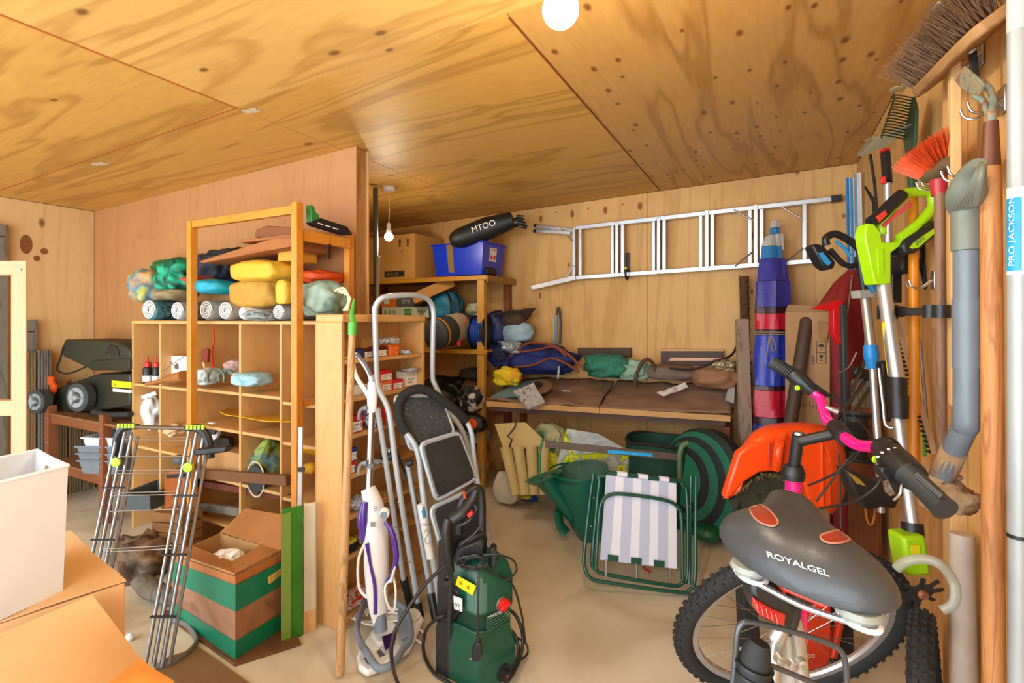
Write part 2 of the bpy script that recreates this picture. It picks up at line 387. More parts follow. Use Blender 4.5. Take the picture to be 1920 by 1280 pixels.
# partition: stud wall with its open end towards the camera
YP, XP = 2.30, -2.28
pt = struct('wall_partition', MB().hexa([(XL, YP + .009, 0), (XP - .03, YP + .009, 0), (XP - .03, YP + .101, 0), (XL, YP + .101, 0),
        (XL, YP + .009, cz(XL)), (XP - .03, YP + .009, cz(XP)), (XP - .03, YP + .101, cz(XP)), (XL, YP + .101, cz(XL))]), pine)
for a, b in [(XL, -4.02), (-4.02, -2.8), (-2.8, XP)]:
    m_ = ply_p
    MB().hexa([(a + .001, YP, 0), (b - .001, YP, 0), (b - .001, YP + .009, 0), (a + .001, YP + .009, 0), (a + .001, YP, cz(a) - .001), (b - .001, YP, cz(b) - .001), (b - .001, YP + .009, cz(b) - .001), (a + .001, YP + .009, cz(a) - .001)]).build('plywood_panel', m_, pt)
MB().ab((XL, YP + .101, 0), (XP, YP + .11, cz(XP) - .002)).build('plywood_panel', pine, pt)
MB().ab((XP - .029, YP + .012, 0), (XP - .012, YP + .098, cz(XP) - .004)).build('stud', wood('end_stud', 'b88a52', '8f6030', 'z', .8, knots=.1, wscale=3), pt)
# vertical batten on the right wall and a far one
for y0, y1, th, m_ in [(2.06, 2.14, .045, pine), (1.60, 1.66, .03, pine)]:
    MB().ab((XR - th, y0, 0), (XR, y1, cz(XR) - .01)).build('trim_batten', m_, None, bevel=.003)['kind'] = 'structure'

# lamps: a bare globe near the camera, a pendant behind the partition
glow = mat('lit_bulb', 'fff2d8', .3, emit=30)
cord_w = mat('white_flex', 'e8e2d2', .5)
def pendant(pos, r, label, e):
    top = V((pos.x, pos.y, cz(pos.x)))
    t = thing('pendant_lamp', label, 'lamp', top, None)
    MB().lathe(top, (0, 0, -1), [(.05, 0), (.05, .022), (.044, .03), (.01, .032)], 24).build('ceiling_rose', WHITE, t, smooth=True)
    bz = pos.z + r
    MB().tube([top - V((0, 0, .03)), top.lerp(V((pos.x, pos.y, bz)), .5) + V((.006, 0, 0)), V((pos.x, pos.y, bz + .07))], .003, 6, sm=6).build('flex', cord_w, t, smooth=True)
    MB().lathe((pos.x, pos.y, bz + .075), (0, 0, -1), [(.008, 0), (.016, .012), (.018, .05), (.02, .055), (.02, .08)], 18).build('bulb_holder', WHITE, t, smooth=True)
    MB().lathe((pos.x, pos.y, bz + .005), (0, 0, -1), [(.014, 0), (.016, .012)] + [(r * math.sin(a), r + .004 - r * math.cos(a) + .004) for a in [R(d) for d in range(25, 181, 12)]], 24).build('bulb', glow, t, smooth=True)
    l = bpy.data.lights.new('bulb_light', 'POINT'); l.energy = e; l.color = (1, .9, .68); l.shadow_soft_size = r
    lo = bpy.data.objects.new('bulb_light', l); C.objects.link(lo); lo.location = pos - V((0, 0, r + .025)); 
    return t
pendant(P(1051, 16, 1.32), .048, 'large bare globe bulb glowing near the top of the picture', 17)
pb = P(729, 443, 4.0)
pendant(pb, .034, 'white pendant with small lit bulb hanging beside the partition over cardboard carton', 7)
# ================================================================ shared builders
def ringloft(rings):
    m = MB(); n = len(rings[0])
    for r in rings: m.v += [V(p) for p in r]
    for k in range(len(rings) - 1):
        for i in range(n): m.f.append((k * n + i, k * n + (i + 1) % n, (k + 1) * n + (i + 1) % n, (k + 1) * n + i))
    m.f.append(tuple(range(n))[::-1]); m.f.append(tuple((len(rings) - 1) * n + i for i in range(n))); return m
def openbox(bot, top, th=.004):
    """open container through 4 (or more) bottom and top corners"""
    bot = [V(p) for p in bot]; top = [V(p) for p in top]; cb = sum(bot, V()) / len(bot); ct = sum(top, V()) / len(top)
    ins = lambda p, c: p + (c - p) * (th * 1.4 / (c - p).length)
    return ringloft([bot, top, [ins(p, ct) for p in top], [ins(p, cb) + V((0, 0, th)) for p in bot]])
def quadbase(a, b, depth):
    """floor plan from front edge a-b going away from the camera"""
    a, b = V(a), V(b); x = b - a; n = V((-x.y, x.x, 0)).normalized()
    if n.dot(fv) < 0: n = -n
    return [a, b, b + n * depth, a + n * depth]
def up(pts, h): return [V(p) + V((0, 0, h)) for p in pts]
def face(px, Y0, Y1): # outline seen in the photo, standing in a plane of constant Y
    return MB().prism([PY(x, y, Y0) for x, y in px], (0, Y1 - Y0, 0))
def faceT(px, t, th): # same for a plane facing the camera at depth t
    return MB().prism([P(x, y, t) for x, y in px], fv * th)
def carton(name, label, a, b, depth, h, m, group=None, flaps=False, tape=None, z0=None):
    q = quadbase(a, b, depth); t = thing(name, label, 'box', q[0], group)
    MB().hexa(q + up(q, h)).build('body', m, t, bevel=.002)
    tm = up([(q[0] + q[1]) / 2, (q[3] + q[2]) / 2], h + .0006); 
    MB().beam(tm[0], tm[1], .045 if (b - a).length > .2 else .012, .001, side=(b - a)).build('tape', tape or mat('parcel_tape', 'a37a45', .35), t)
    return t, q
def on_face(q, u, v, h):   # point on the front face of a carton plan
    p = q[0].lerp(q[1], u); return p + V((0, 0, h * v)) - (q[3] - q[0]).normalized() * .0012

orange_w = wood('orange_varnished_pine', 'db9030', 'b0641a', 'z', .5, knots=.03, rough=.35, coat=.5, wscale=3)
orange_x = wood('orange_varnished_pine_x', 'db9030', 'b0641a', 'x', .5, knots=.03, rough=.35, coat=.5, wscale=3)
beech = wood('beech_laminate', 'd6a767', 'c4925a', 'z', .35, rough=.45, wscale=4)
beech_x = wood('beech_laminate_x', 'd6a767', 'c4925a', 'x', .35, rough=.45, wscale=4)
redw = wood('red_brown_timber', '8a4e2a', '5e3016', 'z', .5, wscale=3)
redw_x = wood('red_brown_timber_x', '8a4e2a', '5e3016', 'x', .5, wscale=3)
greyw = wood('weathered_board', '7d7468', '544c42', 'z', .9, rough=.85, wscale=3, knots=.05)
deckw = wood('old_decking', '8e7450', '5d4a2e', 'z', .9, rough=.85, wscale=3)

# ---------------------------------------------------------------- boards against the left wall
def board(name, label, y0, y1, h, m_, x=-5.46, group=None, grooves=0):
    t = thing(name, label, 'board', (x, y0, 0), group)
    if not grooves:
        MB().ab((x, y0, 0), (x + .025, y1, h)).build('plank', m_, t, bevel=.003)
        MB().ab((x + .025, y0 + .02, h - .10), (x + .026, y1 - .02, h - .09)).build('saw_mark', gap, t)
    else:
        pts = []; n = grooves; d = (y1 - y0) / n
        for i in range(n): pts += [(x + .022, y0 + i * d, 0), (x + .03, y0 + (i + .15) * d, 0), (x + .03, y0 + (i + .7) * d, 0), (x + .022, y0 + (i + .85) * d, 0)]
        pts += [(x + .022, y1, 0), (x, y1, 0), (x, y0, 0)]
        MB().prism(pts, (0, 0, h)).build('grooved_plank', m_, t)
    return t
board('fence_board', 'tall grey weathered board reaching highest at the left edge', 1.50, 1.70, 2.26, greyw)
board('fence_board', 'shorter grey weathered board standing right of the pale pine frame', 1.80, 1.88, 1.50, greyw)
board('decking_board', 'green-brown grooved decking board in front of the shorter grey board', 1.76, 1.855, 1.24, deckw, -5.41, None, 5)
board('decking_board', 'grey-edged grooved decking board left of the mower', 1.865, 1.955, 1.25, greyw, -5.41, None, 5)
for i, l_ in enumerate(['leftmost of three grooved decking boards under the mower bench', 'middle grooved decking board under the mower bench', 'shortest grooved decking board under the mower bench, at the back']):
    board('decking_board', l_, 1.97 + i * .1, 2.06 + i * .1, .66 - .03 * i, deckw, -5.41, 'decking boards under the mower bench', 5)

# ---------------------------------------------------------------- mower bench, mower, crates
ZB = .765
t = thing('mower_bench', 'red-brown timber bench with two shelves under the black mower', 'bench', (-5.25, 1.9, 0))
for x, y in [(-5.25, 1.9), (-4.378, 1.9), (-5.25, 2.26), (-4.378, 2.26)]:
    o = MB().ab((x - .03, y - .03, 0), (x + .03, y + .03, ZB + (.04 if y < 2 else -.02))).build('leg', redw, t, bevel=.003)
    if y < 2:
        for z in (.42, .5, .7): MB().lathe((x, y - .031, z), (0, -1, 0), [(.006, 0), (.004, .002)], 8).build('screw', STEEL, o)
for z, n in ((ZB - .02, 'top_board'), (.36, 'shelf_board')):
    for k in range(4): MB().ab((-5.21, 1.88 + k * .1, z - .018), (-4.13 if z > .5 else -4.34, 1.975 + k * .1, z)).build(n, wood('bench_plank', '8f6038', '5f3c20', 'x', .8, wscale=3), t, bevel=.002)
    MB().ab((-5.21, 1.885, z - .08), (-4.41, 1.90, z - .018)).build('rail', redw_x, t)
mow = mat('mower_green_black', '20241c', .45, var=.15); tyre = mat('grey_tyre', '3a3c3b', .8, bump=.3); hubm = mat('wheel_hub', '8d9294', .45)
t = thing('lawn_mower', 'black lawn mower with grey wheels and yellow warning label on the bench', 'lawn mower', (-4.9, 2.1, ZB - .02))
face([(96, 758), (104, 728), (140, 715), (185, 700), (243, 700), (243, 762), (180, 770), (110, 772)], 1.97, 2.28).build('deck', mow, t, bevel=.012)
face([(116, 650), (122, 636), (215, 640), (235, 648), (243, 656), (243, 692), (168, 692), (118, 668)], 1.955, 2.28).build('grass_box', mat('mower_olive', '2a2a1c', .6, bump=.2), t, bevel=.012)
face([(165, 684), (170, 676), (242, 672), (242, 692), (238, 694), (170, 694)], 1.93, 1.97).build('grass_box_rim', mow, t, bevel=.006)
face([(196, 662), (205, 646), (218, 650), (222, 668)], 1.945, 1.99).build('catch', BLACK, t, bevel=.004)
MB().tube([PY(119, 650, 1.95), PY(113, 672, 1.95), PY(107, 693, 1.95), PY(128, 700, 1.95), PY(160, 688, 1.95)], .007, 8, sm=4).build('handle_tube', BLACK, t, smooth=True)
for (x, y, r, Yw) in [(75, 752, .095, 1.85), (152, 744, .11, 1.90)]:
    c_ = PY(x, y, Yw); d = (.25, -1, 0)
    wl = MB().lathe(c_, d, [(r * .75, -.035), (r, -.03), (r, .03), (r * .92, .036), (r * .7, .034)], 28).build('wheel', tyre, t, smooth=True)
    MB().lathe(c_, d, [(r * .72, .03), (r * .7, .04), (r * .2, .03), (r * .16, .05), (.01, .052)], 28).build('hub', hubm, wl, smooth=True)
    m_ = MB()
    for k in range(3):
        a = k * 2.1 + .5; e_ = V((0, 0, 1)); s_ = V(d).normalized().cross(e_)
        m_.beam(c_ + V(d).normalized() * .04, c_ + V(d).normalized() * .04 + (e_ * math.cos(a) + s_ * math.sin(a)) * r * .68, .02, .004)
    m_.build('spoke', hubm, wl)
face([(86, 712), (88, 705), (97, 706), (97, 716), (103, 724), (100, 736), (95, 736), (93, 722), (85, 720)], 1.93, 1.95).build('height_lever', mat('orange_plastic', 'e2551b', .4), t, bevel=.002)
MB().prism([PY(x, y, 1.966) for x, y in [(210, 713), (247, 716), (247, 728), (210, 725)]], (0, -.002, 0)).build('warning_label', mat('yellow_label', 'ead51a', .4, var=.02), t)
c_ = PY(211, 722.5, 1.963)
text('! 4 8 !', c_, (1, 0, 0), (0, 0, 1), .028, PRINT, t)
MB().prism([PY(x, y, 1.966) for x, y in [(212, 728), (247, 731), (247, 736), (212, 734)]], (0, -.002, 0)).build('maker_label', PAPER, t)
MB().tube([PY(175, 772, 1.93), PY(205, 777, 1.93), PY(245, 776, 1.93)], .02, 10, sm=5).build('ribbed_hose', DARK, t, smooth=True)
# crates on the lower shelf
def crate_stack(px, py, wpx, col, label, name='storage_basket', h=.09, z=.362, t_=3.72, group=None, rim=True):
    a = P(px, py, t_); a.z = z; b = P(px + wpx, py, t_ - .02); b.z = z
    q = quadbase(a, b, .24); c_ = sum(q, V()) / 4; top = [c_ + (p - c_) * 1.14 + V((0, 0, h)) for p in q]
    t = thing(name, label, 'basket', q[0], group)
    openbox(q, top).build('tub', col, t, bevel=.004)
    r = [c_ + (p - c_) * 1.19 + V((0, 0, h)) for p in q]
    MB().tube(r, .007, 6, closed=True).build('rim', col, t)
    return t
gb = mat('slate_blue_plastic', '6f7880', .5)
for k, (lab) in enumerate(['slate grey plastic basket at the bottom of the stack under the mower', 'slate grey plastic basket second from the bottom under the mower', 'slate grey plastic basket directly under the white tub']):
    crate_stack(156 - k * 2, 905, 62, gb, lab, h=.10, z=.362 + k * .052)
crate_stack(163, 850, 50, mat('pale_tub', 'c9cdd2', .4), 'white plastic tub on top of the basket stack under the mower', 'plastic_tub', .11, 0.362 + .052 * 2 + .055)

# ---------------------------------------------------------------- pale pine frame at the left edge
t = thing('pine_frame', 'pale pine frame of post and rails standing at the left edge', 'frame', P(36, 1100, 1.75))
x0 = P(36, 600, 1.75); x0.z = 0; zt = P(36, 488, 1.75).z
pine_bright = wood('planed_pine', 'b48a60', '9c7048', 'z', .4, wscale=4); pine_bx = wood('planed_pine_x', 'b48a60', '9c7048', 'x', .4, wscale=4)
for n_, off in (('post', 0), ('post', -.62)):
    MB().boxf(x0 + rv * (off - .026), rv * .052, (fv - rv * .98).normalized() * .06, (0, 0, zt)).build(n_, pine_bright, t, bevel=.003)
for n_, y0, y1 in (('top_rail', 488, 515), ('middle_rail', 750, 780)):
    za, zb_ = P(36, y0, 1.76).z, P(36, y1, 1.76).z
    MB().boxf(x0 + rv * -.594 + fv * .01 + V((0, 0, zb_)), rv * .568, fv * .04, (0, 0, za - zb_ - .001)).build(n_, pine_bx, t, bevel=.003)
MB().boxf(x0 + rv * -.048 + fv * .02, rv * .02, fv * .03, (0, 0, zt - .05)).build('inner_shade_strip', orange_w, t)  # orange strip added beside the post, imitating the shade on its inner side
MB().lathe(P(38, 505, 1.748), -fv, [(.004, 0), (.003, .002)], 10).build('screw', STEEL, t)

# ---------------------------------------------------------------- cardboard boxes and white box, front left
card_l = mat('bright_cardboard', 'd6aa78', .8, var=.05, scale=6)
A = PZ(235, 1092, .815); B = PZ(0, 1170, .815); B = A + (B - A) * 1.6; dpt = PZ(132, 1012, .815) - A
t = thing('cardboard_box', 'large tan cardboard box carrying the white box, front left', 'box', (A.x, A.y, 0))
lo = [V((p.x, p.y, 0)) for p in (B, A, A + dpt, B + dpt)]
ringloft([lo, up(lo, .815)]).build('body', card_l, t, bevel=.004)
MB().sheet(up(lo, .818)[3], up(lo, .818)[2] + V((0, 0, .02)), up(lo, .819)[1] + rv * .002, up(lo, .818)[0], 14, 8, .008, 5, 3, .004).build('flap', card_l, t, smooth=True)
q = [P(172, 1116, 1.22), P(266, 1240, 1.17), P(60, 1420, .85), P(-120, 1240, 1.0)]
t = thing('cardboard_box', 'open tan cardboard box nearest the camera, its flap sloping down', 'box', (q[0].x, q[0].y, 0))
lo = [V((p.x, p.y, 0)) for p in q]
ringloft([lo, [p - V((0, 0, .03)) for p in q]]).build('body', card_l, t, bevel=.003)
MB().sheet(q[0], q[1], q[2], q[3], 14, 10, .006, 4, 9, .004).build('sloping_flap', card_l, t, smooth=True)
MB().sheet(P(262, 1240, 1.16), P(325, 1285, 1.1), P(250, 1330, 1.0), P(190, 1290, 1.05), 8, 6, .008, 8, 2, .004).build('torn_flap', mat('orange_cardboard', 'd98e3c', .8), t, smooth=True)
c0 = P(118, 1112, 1.25); zb_ = .824; c0.z = zb_
ct = P(128, 872, 1.235); L_ = (PZ(0, 1168, .815) - PZ(118, 1113, .815)).normalized() * .42; dv = (P(32, 855, 1.5) - ct); dv.z = 0; dv = dv.normalized() * .26
bot = [c0 + L_, c0, c0 + dv, c0 + L_ + dv]; cc = sum(bot, V()) / 4
top = [ct + L_, ct, ct + dv, ct + L_ + dv]
for p in top: p.z = ct.z
t = thing('white_box', 'tall white open-topped box standing on the large cardboard box', 'box', bot[0])
wfab = mat('white_board', 'd9dadd', .7, var=.015)
openbox(bot, top, .005).build('body', wfab, t)
MB().tube(top, .004, 6, closed=True).build('rim', WHITE, t)
MB().sheet(top[0], top[1], top[1] + dv * .25 - V((0, 0, .03)), top[0] + dv * .25 - V((0, 0, .03)), 12, 4, .004, 9, 4, .002).build('folded_flap', wfab, t)
c_ = P(58, 905, 1.27); bz = mat('bronze_glass', '9a6a52', .15, .9)
t = thing('pinecone_ornament', 'shiny bronze pinecone ornament sticking out of the white box', 'ornament', c_)
pr = []; 
for k in range(9):
    r_ = .026 * math.sin(PI * (k + .8) / 9.6); pr += [(r_ * .8, k * .008), (r_, k * .008 + .004)]
MB().lathe(c_ - V((.0, 0, .03)), rv * .6 + zv, pr, 14).build('cone', bz, t, smooth=True)
MB().lathe(c_ - V((.0, 0, .03)) + (rv * .6 + zv).normalized() * .07, rv * .6 + zv, [(.007, 0), (.006, .012), (.002, .014)], 10).build('cap', STEEL, t, smooth=True)
# white ball
c_ = PZ(243, 1194, .018); solo('white_ball', 'small white ball on the floor beside the cardboard box', 'ball', MB().blob(c_, .018, .018, .018, 0), WHITE, smooth=True)

# ---------------------------------------------------------------- clothes airer
t = thing('clothes_airer', 'folded aluminium clothes airer with lime green corner joints', 'clothes airer', PZ(290, 1250, 0))
TL, TR, BL, BR = P(238, 800, 2.5), P(372, 803, 2.38), PZ(160, 1192, .02), PZ(292, 1250, .02)
lime = mat('lime_plastic', 'a8e01e', .4, var=.03)
for (T_, B_) in ((TL, BL), (TR, BR)):
    for k in range(6):
        o_ = rv * (.018 * k - .045) + fv * (.022 * (k % 2)); 
        MB().tube([T_ + o_ * .9 - zv * .01 * k, B_ + o_], .0075, 8).build('tube', mat('airer_steel', '92959a', .32, .9), t, smooth=True)
    for f in (.3, .55, .8):
        p = T_.lerp(B_, f); MB().beam(p - rv * .055 - fv * .012, p + rv * .055 - fv * .012, .012, .006).build('strap', BLACK, t)
MB().tube([TL + rv * .02, TR - rv * .02], .010, 10).build('top_bar', mat('bronze_tube', '6d5a4a', .4, .6), t, smooth=True)
for T_, s in ((TL, 1), (TR, -1)):
    e = MB().tube([T_ - zv * .14 - rv * .06 * s, T_ - zv * .05 - rv * .045 * s, T_ - rv * .005 * s, T_ + rv * .06 * s], [.016, .02, .02, .013], 8, sm=4).build('corner_joint', BLACK, t, smooth=True)
    for k in range(5): MB().box(T_ + rv * (-.03 + k * .018) * s - fv * .012 + zv * .008, (.012, .014, .022), frame(rv)).build('lime_grip', lime, e, bevel=.002)
    MB().lathe(T_.lerp(BL if s > 0 else BR, .17) - fv * .02, -fv, [(.022, 0), (.022, .012), (.01, .014)], 14).build('pivot_knob', lime, t, smooth=True)
for k, f in enumerate((.05, .065, .15, .22, .235, .33, .345, .42, .60, .615)):
    MB().tube([TL.lerp(BL, f) + rv * .0, TR.lerp(BR, f * .86)], .0022, 5).build('wire', STEEL, t)
MB().box(P(400, 843, 2.36), (.15, .05, .03), frame(rv - zv * -.12)).build('folding_wing', BLACK, t, bevel=.008)
MB().tube([BR + V((0, 0, .0)), PZ(330, 1240, .012), PZ(368, 1205, .012), PZ(352, 1175, .012), PZ(322, 1162, .012)], .010, 8, sm=5, flat=1.6).build('foot_loop', mat('grey_plastic', '6a6864', .5), t, smooth=True)

# ---------------------------------------------------------------- pigeonhole shelving
YF, YK = 1.95, 2.285
t = thing('pigeonhole_shelving', 'wide beech pigeonhole shelving unit standing against the partition', 'shelving', (-4.11, YF, 0))
xs = [-4.11, -3.76, -3.41, -2.89, -2.52, -2.22]; ZT = 1.495
for x in xs: MB().ab((x - .009, YF, 0), (x + .009, YK, ZT - .02)).build('upright', beech, t, bevel=.0015)
MB().ab((xs[0] - .009, YF - .002, ZT - .02), (xs[-1] + .009, YK, ZT)).build('top_board', beech_x, t, bevel=.0015)
MB().ab((xs[0], YK - .004, .05), (xs[-1], YK, ZT - .02)).build('back_panel', mat('back_hardboard', 'b28250', .8), t)
lv = {0: (1.045, .60, .25), 1: (1.045, .60, .25), 2: (1.055, .82, .50, .22), 3: (1.055, .82, .50, .22), 4: (1.03, .80, .48, .2)}
for k in range(5):
    for z in lv[k]: MB().ab((xs[k] + .0095, YF + .005, z - .018), (xs[k + 1] - .0095, YK - .005, z)).build('shelf', beech_x, t, bevel=.0015)
# ---------------------------------------------------------------- orange frame
t = thing('rack_frame', 'orange varnished pine rack frame in front of the pigeonhole shelving', 'frame', (-3.21, 1.85, 0))
for (x, y, zt_) in [(-3.21, 1.85, 2.115), (-2.26, 1.85, 2.13), (-2.29, 2.25, 2.03)]:
    MB().ab((x - .022, y - .022, 0), (x + .022, y + .022, zt_)).build('post', orange_w, t, bevel=.003)
MB().ab((-3.188, 1.835, 2.07), (-2.282, 1.865, 2.115)).build('top_rail', orange_x, t, bevel=.003)
MB().ab((-2.278, 1.873, 1.93), (-2.25, 2.227, 1.99)).build('side_rail', orange_w, t, bevel=.003)
MB().ab((-2.278, 1.873, 1.03), (-2.25, 1.94, 1.06)).build('side_rail', orange_w, t, bevel=.003)
shelf_brown = wood('brown_board', 'a5642c', '7a4218', 'x', .6, wscale=2)
MB().ab((-2.78, 1.875, 1.955), (-2.28, 2.26, 1.97)).build('upper_shelf_board', shelf_brown, t, bevel=.002)
MB().prism([PY(x, y, 1.88) for x, y in [(372, 490), (500, 450), (545, 438), (545, 462), (500, 470), (380, 493)]], (0, .3, 0)).build('sloping_shelf_board', shelf_brown, t, bevel=.002)

# ---------------------------------------------------------------- folded things on top of the pigeonholes
def roll(px, py, rpx, label, c1, c2, Y=1.93, name='rolled_blanket', cat='blanket', sq=.85, L_=.3, group=None):
    c_ = PY(px, py, Y); t_ = (c_ - cp).dot(fv); r = rpx * t_ / FP
    c_.z = max(c_.z, ZT + r * sq + .003)
    t = thing(name, label, cat, c_ - V((0, 0, r * sq)), group)
    def sp(n, turns, Yy, rad):
        pts = []
        for i in range(n):
            a = i / n * turns * 2 * PI; rr = rad * (1 - i / n * .85); pts.append((c_.x + rr * math.cos(a), Yy, c_.z + rr * sq * math.sin(a)))
        return pts
    m_ = MB(); m_.lathe(c_ + V((0, .012, 0)), (0, 1, 0), [(r * .85, 0), (r * .97, .01), (r, .1), (r * .97, L_ - .02), (r * .6, L_)], 26)
    o = m_.build('roll_body', c2, t, smooth=True)
    for v in o.data.vertices:
        z = v.co.z - (c_.z - t.location.z); v.co.z = (c_.z - t.location.z) + z * sq + .004 * noise.noise(v.co * 30)
    MB().tube(sp(46, 3.2, c_.y + .008, r * .93), r * .075, 6).build('rolled_edge', c1, t, smooth=True)
    return t
wsw = mat('white_towelling', 'dcdcd8', .9, sheen=.3); tealc = mottled('teal_grey_cloth', ['2b5b62', '4b7f86', '20343c', '6f8f92'], 9); navyc = mottled('navy_cloth', ['151a2c', '28324c', '0d0f18', '40304a'], 7)
greyc = mottled('grey_cloth', ['74736c', '8e8c84', '55534d'], 8)
roll(277, 588, 23, 'teal-topped white rolled blanket at the far left end of the shelving top', wsw, tealc)
roll(330, 587, 21, 'white swirled blanket roll, second from the left on the shelving top', wsw, greyc)
roll(384, 587, 20, 'crumpled white roll just right of the left orange post', wsw, greyc, sq=.95)
roll(420, 588, 21, 'white and brown spiral blanket roll in the middle of the shelving top', wsw, mottled('brown_grey_cloth', ['6b5a48', '8e8474', '44382c'], 8))
roll(452, 587, 11, 'small white rolled cloth between two larger rolls', wsw, wsw, sq=1.1)
roll(520, 585, 17, 'grey-striped roll left of the right orange post', wsw, greyc)
def lump(name, label, cat, px, py, wpx, hpx, m_, Y=2.1, dy=.13, seed=1, amp=.16, zmin=None, group=None, fr=2.2, sq=.85, tag2=None, z_is_base=False):
    c_ = PY(px, py, Y); t_ = (c_ - cp).dot(fv); rx = wpx / 2 * t_ / FP * 1.1; rz = hpx / 2 * t_ / FP * (1.12 if c_.z > 1.45 and Y < 2.3 else 1)
    if zmin is not None: c_.z = max(c_.z, zmin + rz * .92)
    return solo(name, label, cat, MB().blob(c_, rx, dy, rz, amp, seed, 4, fr, flatz=-.92, sq=sq), m_, group, smooth=2)
lump('tan_bag', 'tan paper bag with blue and yellow print at the left end of the pile', 'bag', 280, 538, 68, 56, mottled('tan_print', ['c79a5e', 'c9a068', '4f7f94', 'c6c04a'], 5), seed=2)
lump('jacket', 'bright teal green crumpled jacket on the pile left of the orange post', 'clothing', 335, 520, 80, 56, mottled('teal_green_cloth', ['0b7a5a', '12a97c', '06382c', '25b890'], 6), Y=2.05, seed=5, amp=.22)
lump('green_cloth', 'dark green cloth lying behind the teal jacket', 'cloth', 330, 500, 100, 26, mat('leaf_green_cloth', '1e5c24', .8), Y=2.2, seed=8)
lump('grey_pad', 'flat khaki pad under the teal jacket', 'cushion', 328, 552, 70, 20, mat('khaki_pad', '8c7c58', .8), Y=2.02, seed=3, amp=.08)
lump('navy_jacket', 'dark navy crumpled jacket behind the cyan cushion', 'clothing', 405, 505, 90, 52, navyc, Y=2.12, seed=11, amp=.22)
lump('cyan_cushion', 'cyan rounded cushion right of the left orange post', 'cushion', 405, 538, 66, 26, mat('cyan_cloth', '169fb8', .55), Y=1.98, seed=4, amp=.06)
lump('red_cloth', 'small dull red cloth beside the cyan cushion', 'cloth', 380, 527, 20, 18, mat('dull_red', '9c4a3a', .8), Y=1.97, seed=6)
lump('black_bag', 'black crumpled bag under the sloping brown board', 'bag', 440, 485, 90, 34, mat('black_cloth', '141312', .7), Y=2.15, seed=13, amp=.25)
lump('yellow_holdall', 'flat yellow holdall lying on top of the ochre bag', 'bag', 497, 510, 118, 36, mat('yellow_canvas', 'd9a92e', .7), Y=2.02, seed=14, amp=.07, sq=.6)
lump('ochre_bag', 'ochre yellow bag standing under the flat yellow holdall', 'bag', 492, 552, 112, 50, mat('ochre_canvas', 'b88a30', .7), Y=2.08, seed=15, amp=.09, sq=.6)
lump('yellow_packet', 'small yellow packet leaning by the right orange post', 'packet', 532, 548, 28, 42, mat('yellow_packet', 'dcaf38', .6), Y=1.93, dy=.03, seed=16, amp=.05, sq=.6)
lump('striped_cloth', 'blue and grey folded cloth at the foot of the ochre bag', 'cloth', 500, 592, 50, 20, mottled('blue_grey_cloth', ['5c7f8c', '9fa8a4', '2f4a5a'], 14), Y=1.96, seed=17, zmin=ZT)
face([(522, 470), (545, 452), (548, 488), (520, 490)], 1.97, 2.15).build('yellow_folder', mat('yellow_folder', 'd2922a', .6), None, bevel=.003)
tag(bpy.data.objects['yellow_folder'], 'yellow folded card standing above the flat yellow holdall', 'folder')
solo('brown_leather_sheet', 'dark brown rounded leather piece on the upper rack shelf', 'leather', face([(477, 440), (480, 430), (500, 423), (545, 425), (545, 448), (480, 446)], 1.90, 2.2), mat('brown_leather', '7a4418', .55), bevel=.006)
# right end of the rack
lump('sage_bag', 'sage green canvas bag at the right end of the shelving top', 'bag', 606, 560, 78, 62, mottled('sage_canvas', ['7c9484', '93a898', '5a7264'], 9), Y=2.02, dy=.12, seed=20, amp=.13)
lump('orange_bag', 'flat orange bag lying behind the sage green bag', 'bag', 603, 520, 66, 24, mat('orange_cloth', 'cc4a10', .6), Y=2.15, seed=21, amp=.1)
m_ = MB()
for k in range(5): m_.tube([PY(628 + k * 6, 545 + k * 2, 1.96), PY(645 + k * 3, 540 + k * 5, 1.96), PY(655 - k, 560 + k * 3, 1.96), PY(652 - k * 2, 582, 1.96)], .006, 6, sm=4)
solo('webbing_straps', 'cream and white looped webbing straps beside the sage bag', 'straps', m_, mat('cream_webbing', 'd8d0a8', .7), smooth=True)
t = thing('power_tool', 'green and black garden tool lying on the rack side rail', 'tool', V((-2.28, 1.95, 2.0)))
MB().prism([PX(x, y, -2.28) for x, y in [(573, 385), (580, 388), (582, 398), (590, 405), (588, 415), (574, 418)]], (.04, 0, 0)).build('green_body', mat('tool_green', '2f7a38', .4), t, bevel=.004)
MB().prism([PX(x, y, -2.28) for x, y in [(572, 418), (590, 410), (640, 426), (650, 441), (640, 442), (580, 424)]], (.05, 0, 0)).build('black_bar', BLACK, t, bevel=.003)
for k in range(3): MB().prism([PX(x + k * 14, y + k * 4.5, -2.229) for x, y in [(596, 417), (606, 420), (606, 422), (596, 419)]], (.001, 0, 0)).build('white_slot', PAPER, t)
solo('hanging_brush', 'small dark brush with metal ferrule hanging under the rack side rail', 'brush', MB().prism([PX(x, y, -2.262) for x, y in [(612, 461), (616, 453), (619, 461), (618, 485), (612, 484)]], (.012, 0, 0)), mat('dark_bristle', '2e1a12', .8), bevel=.003)
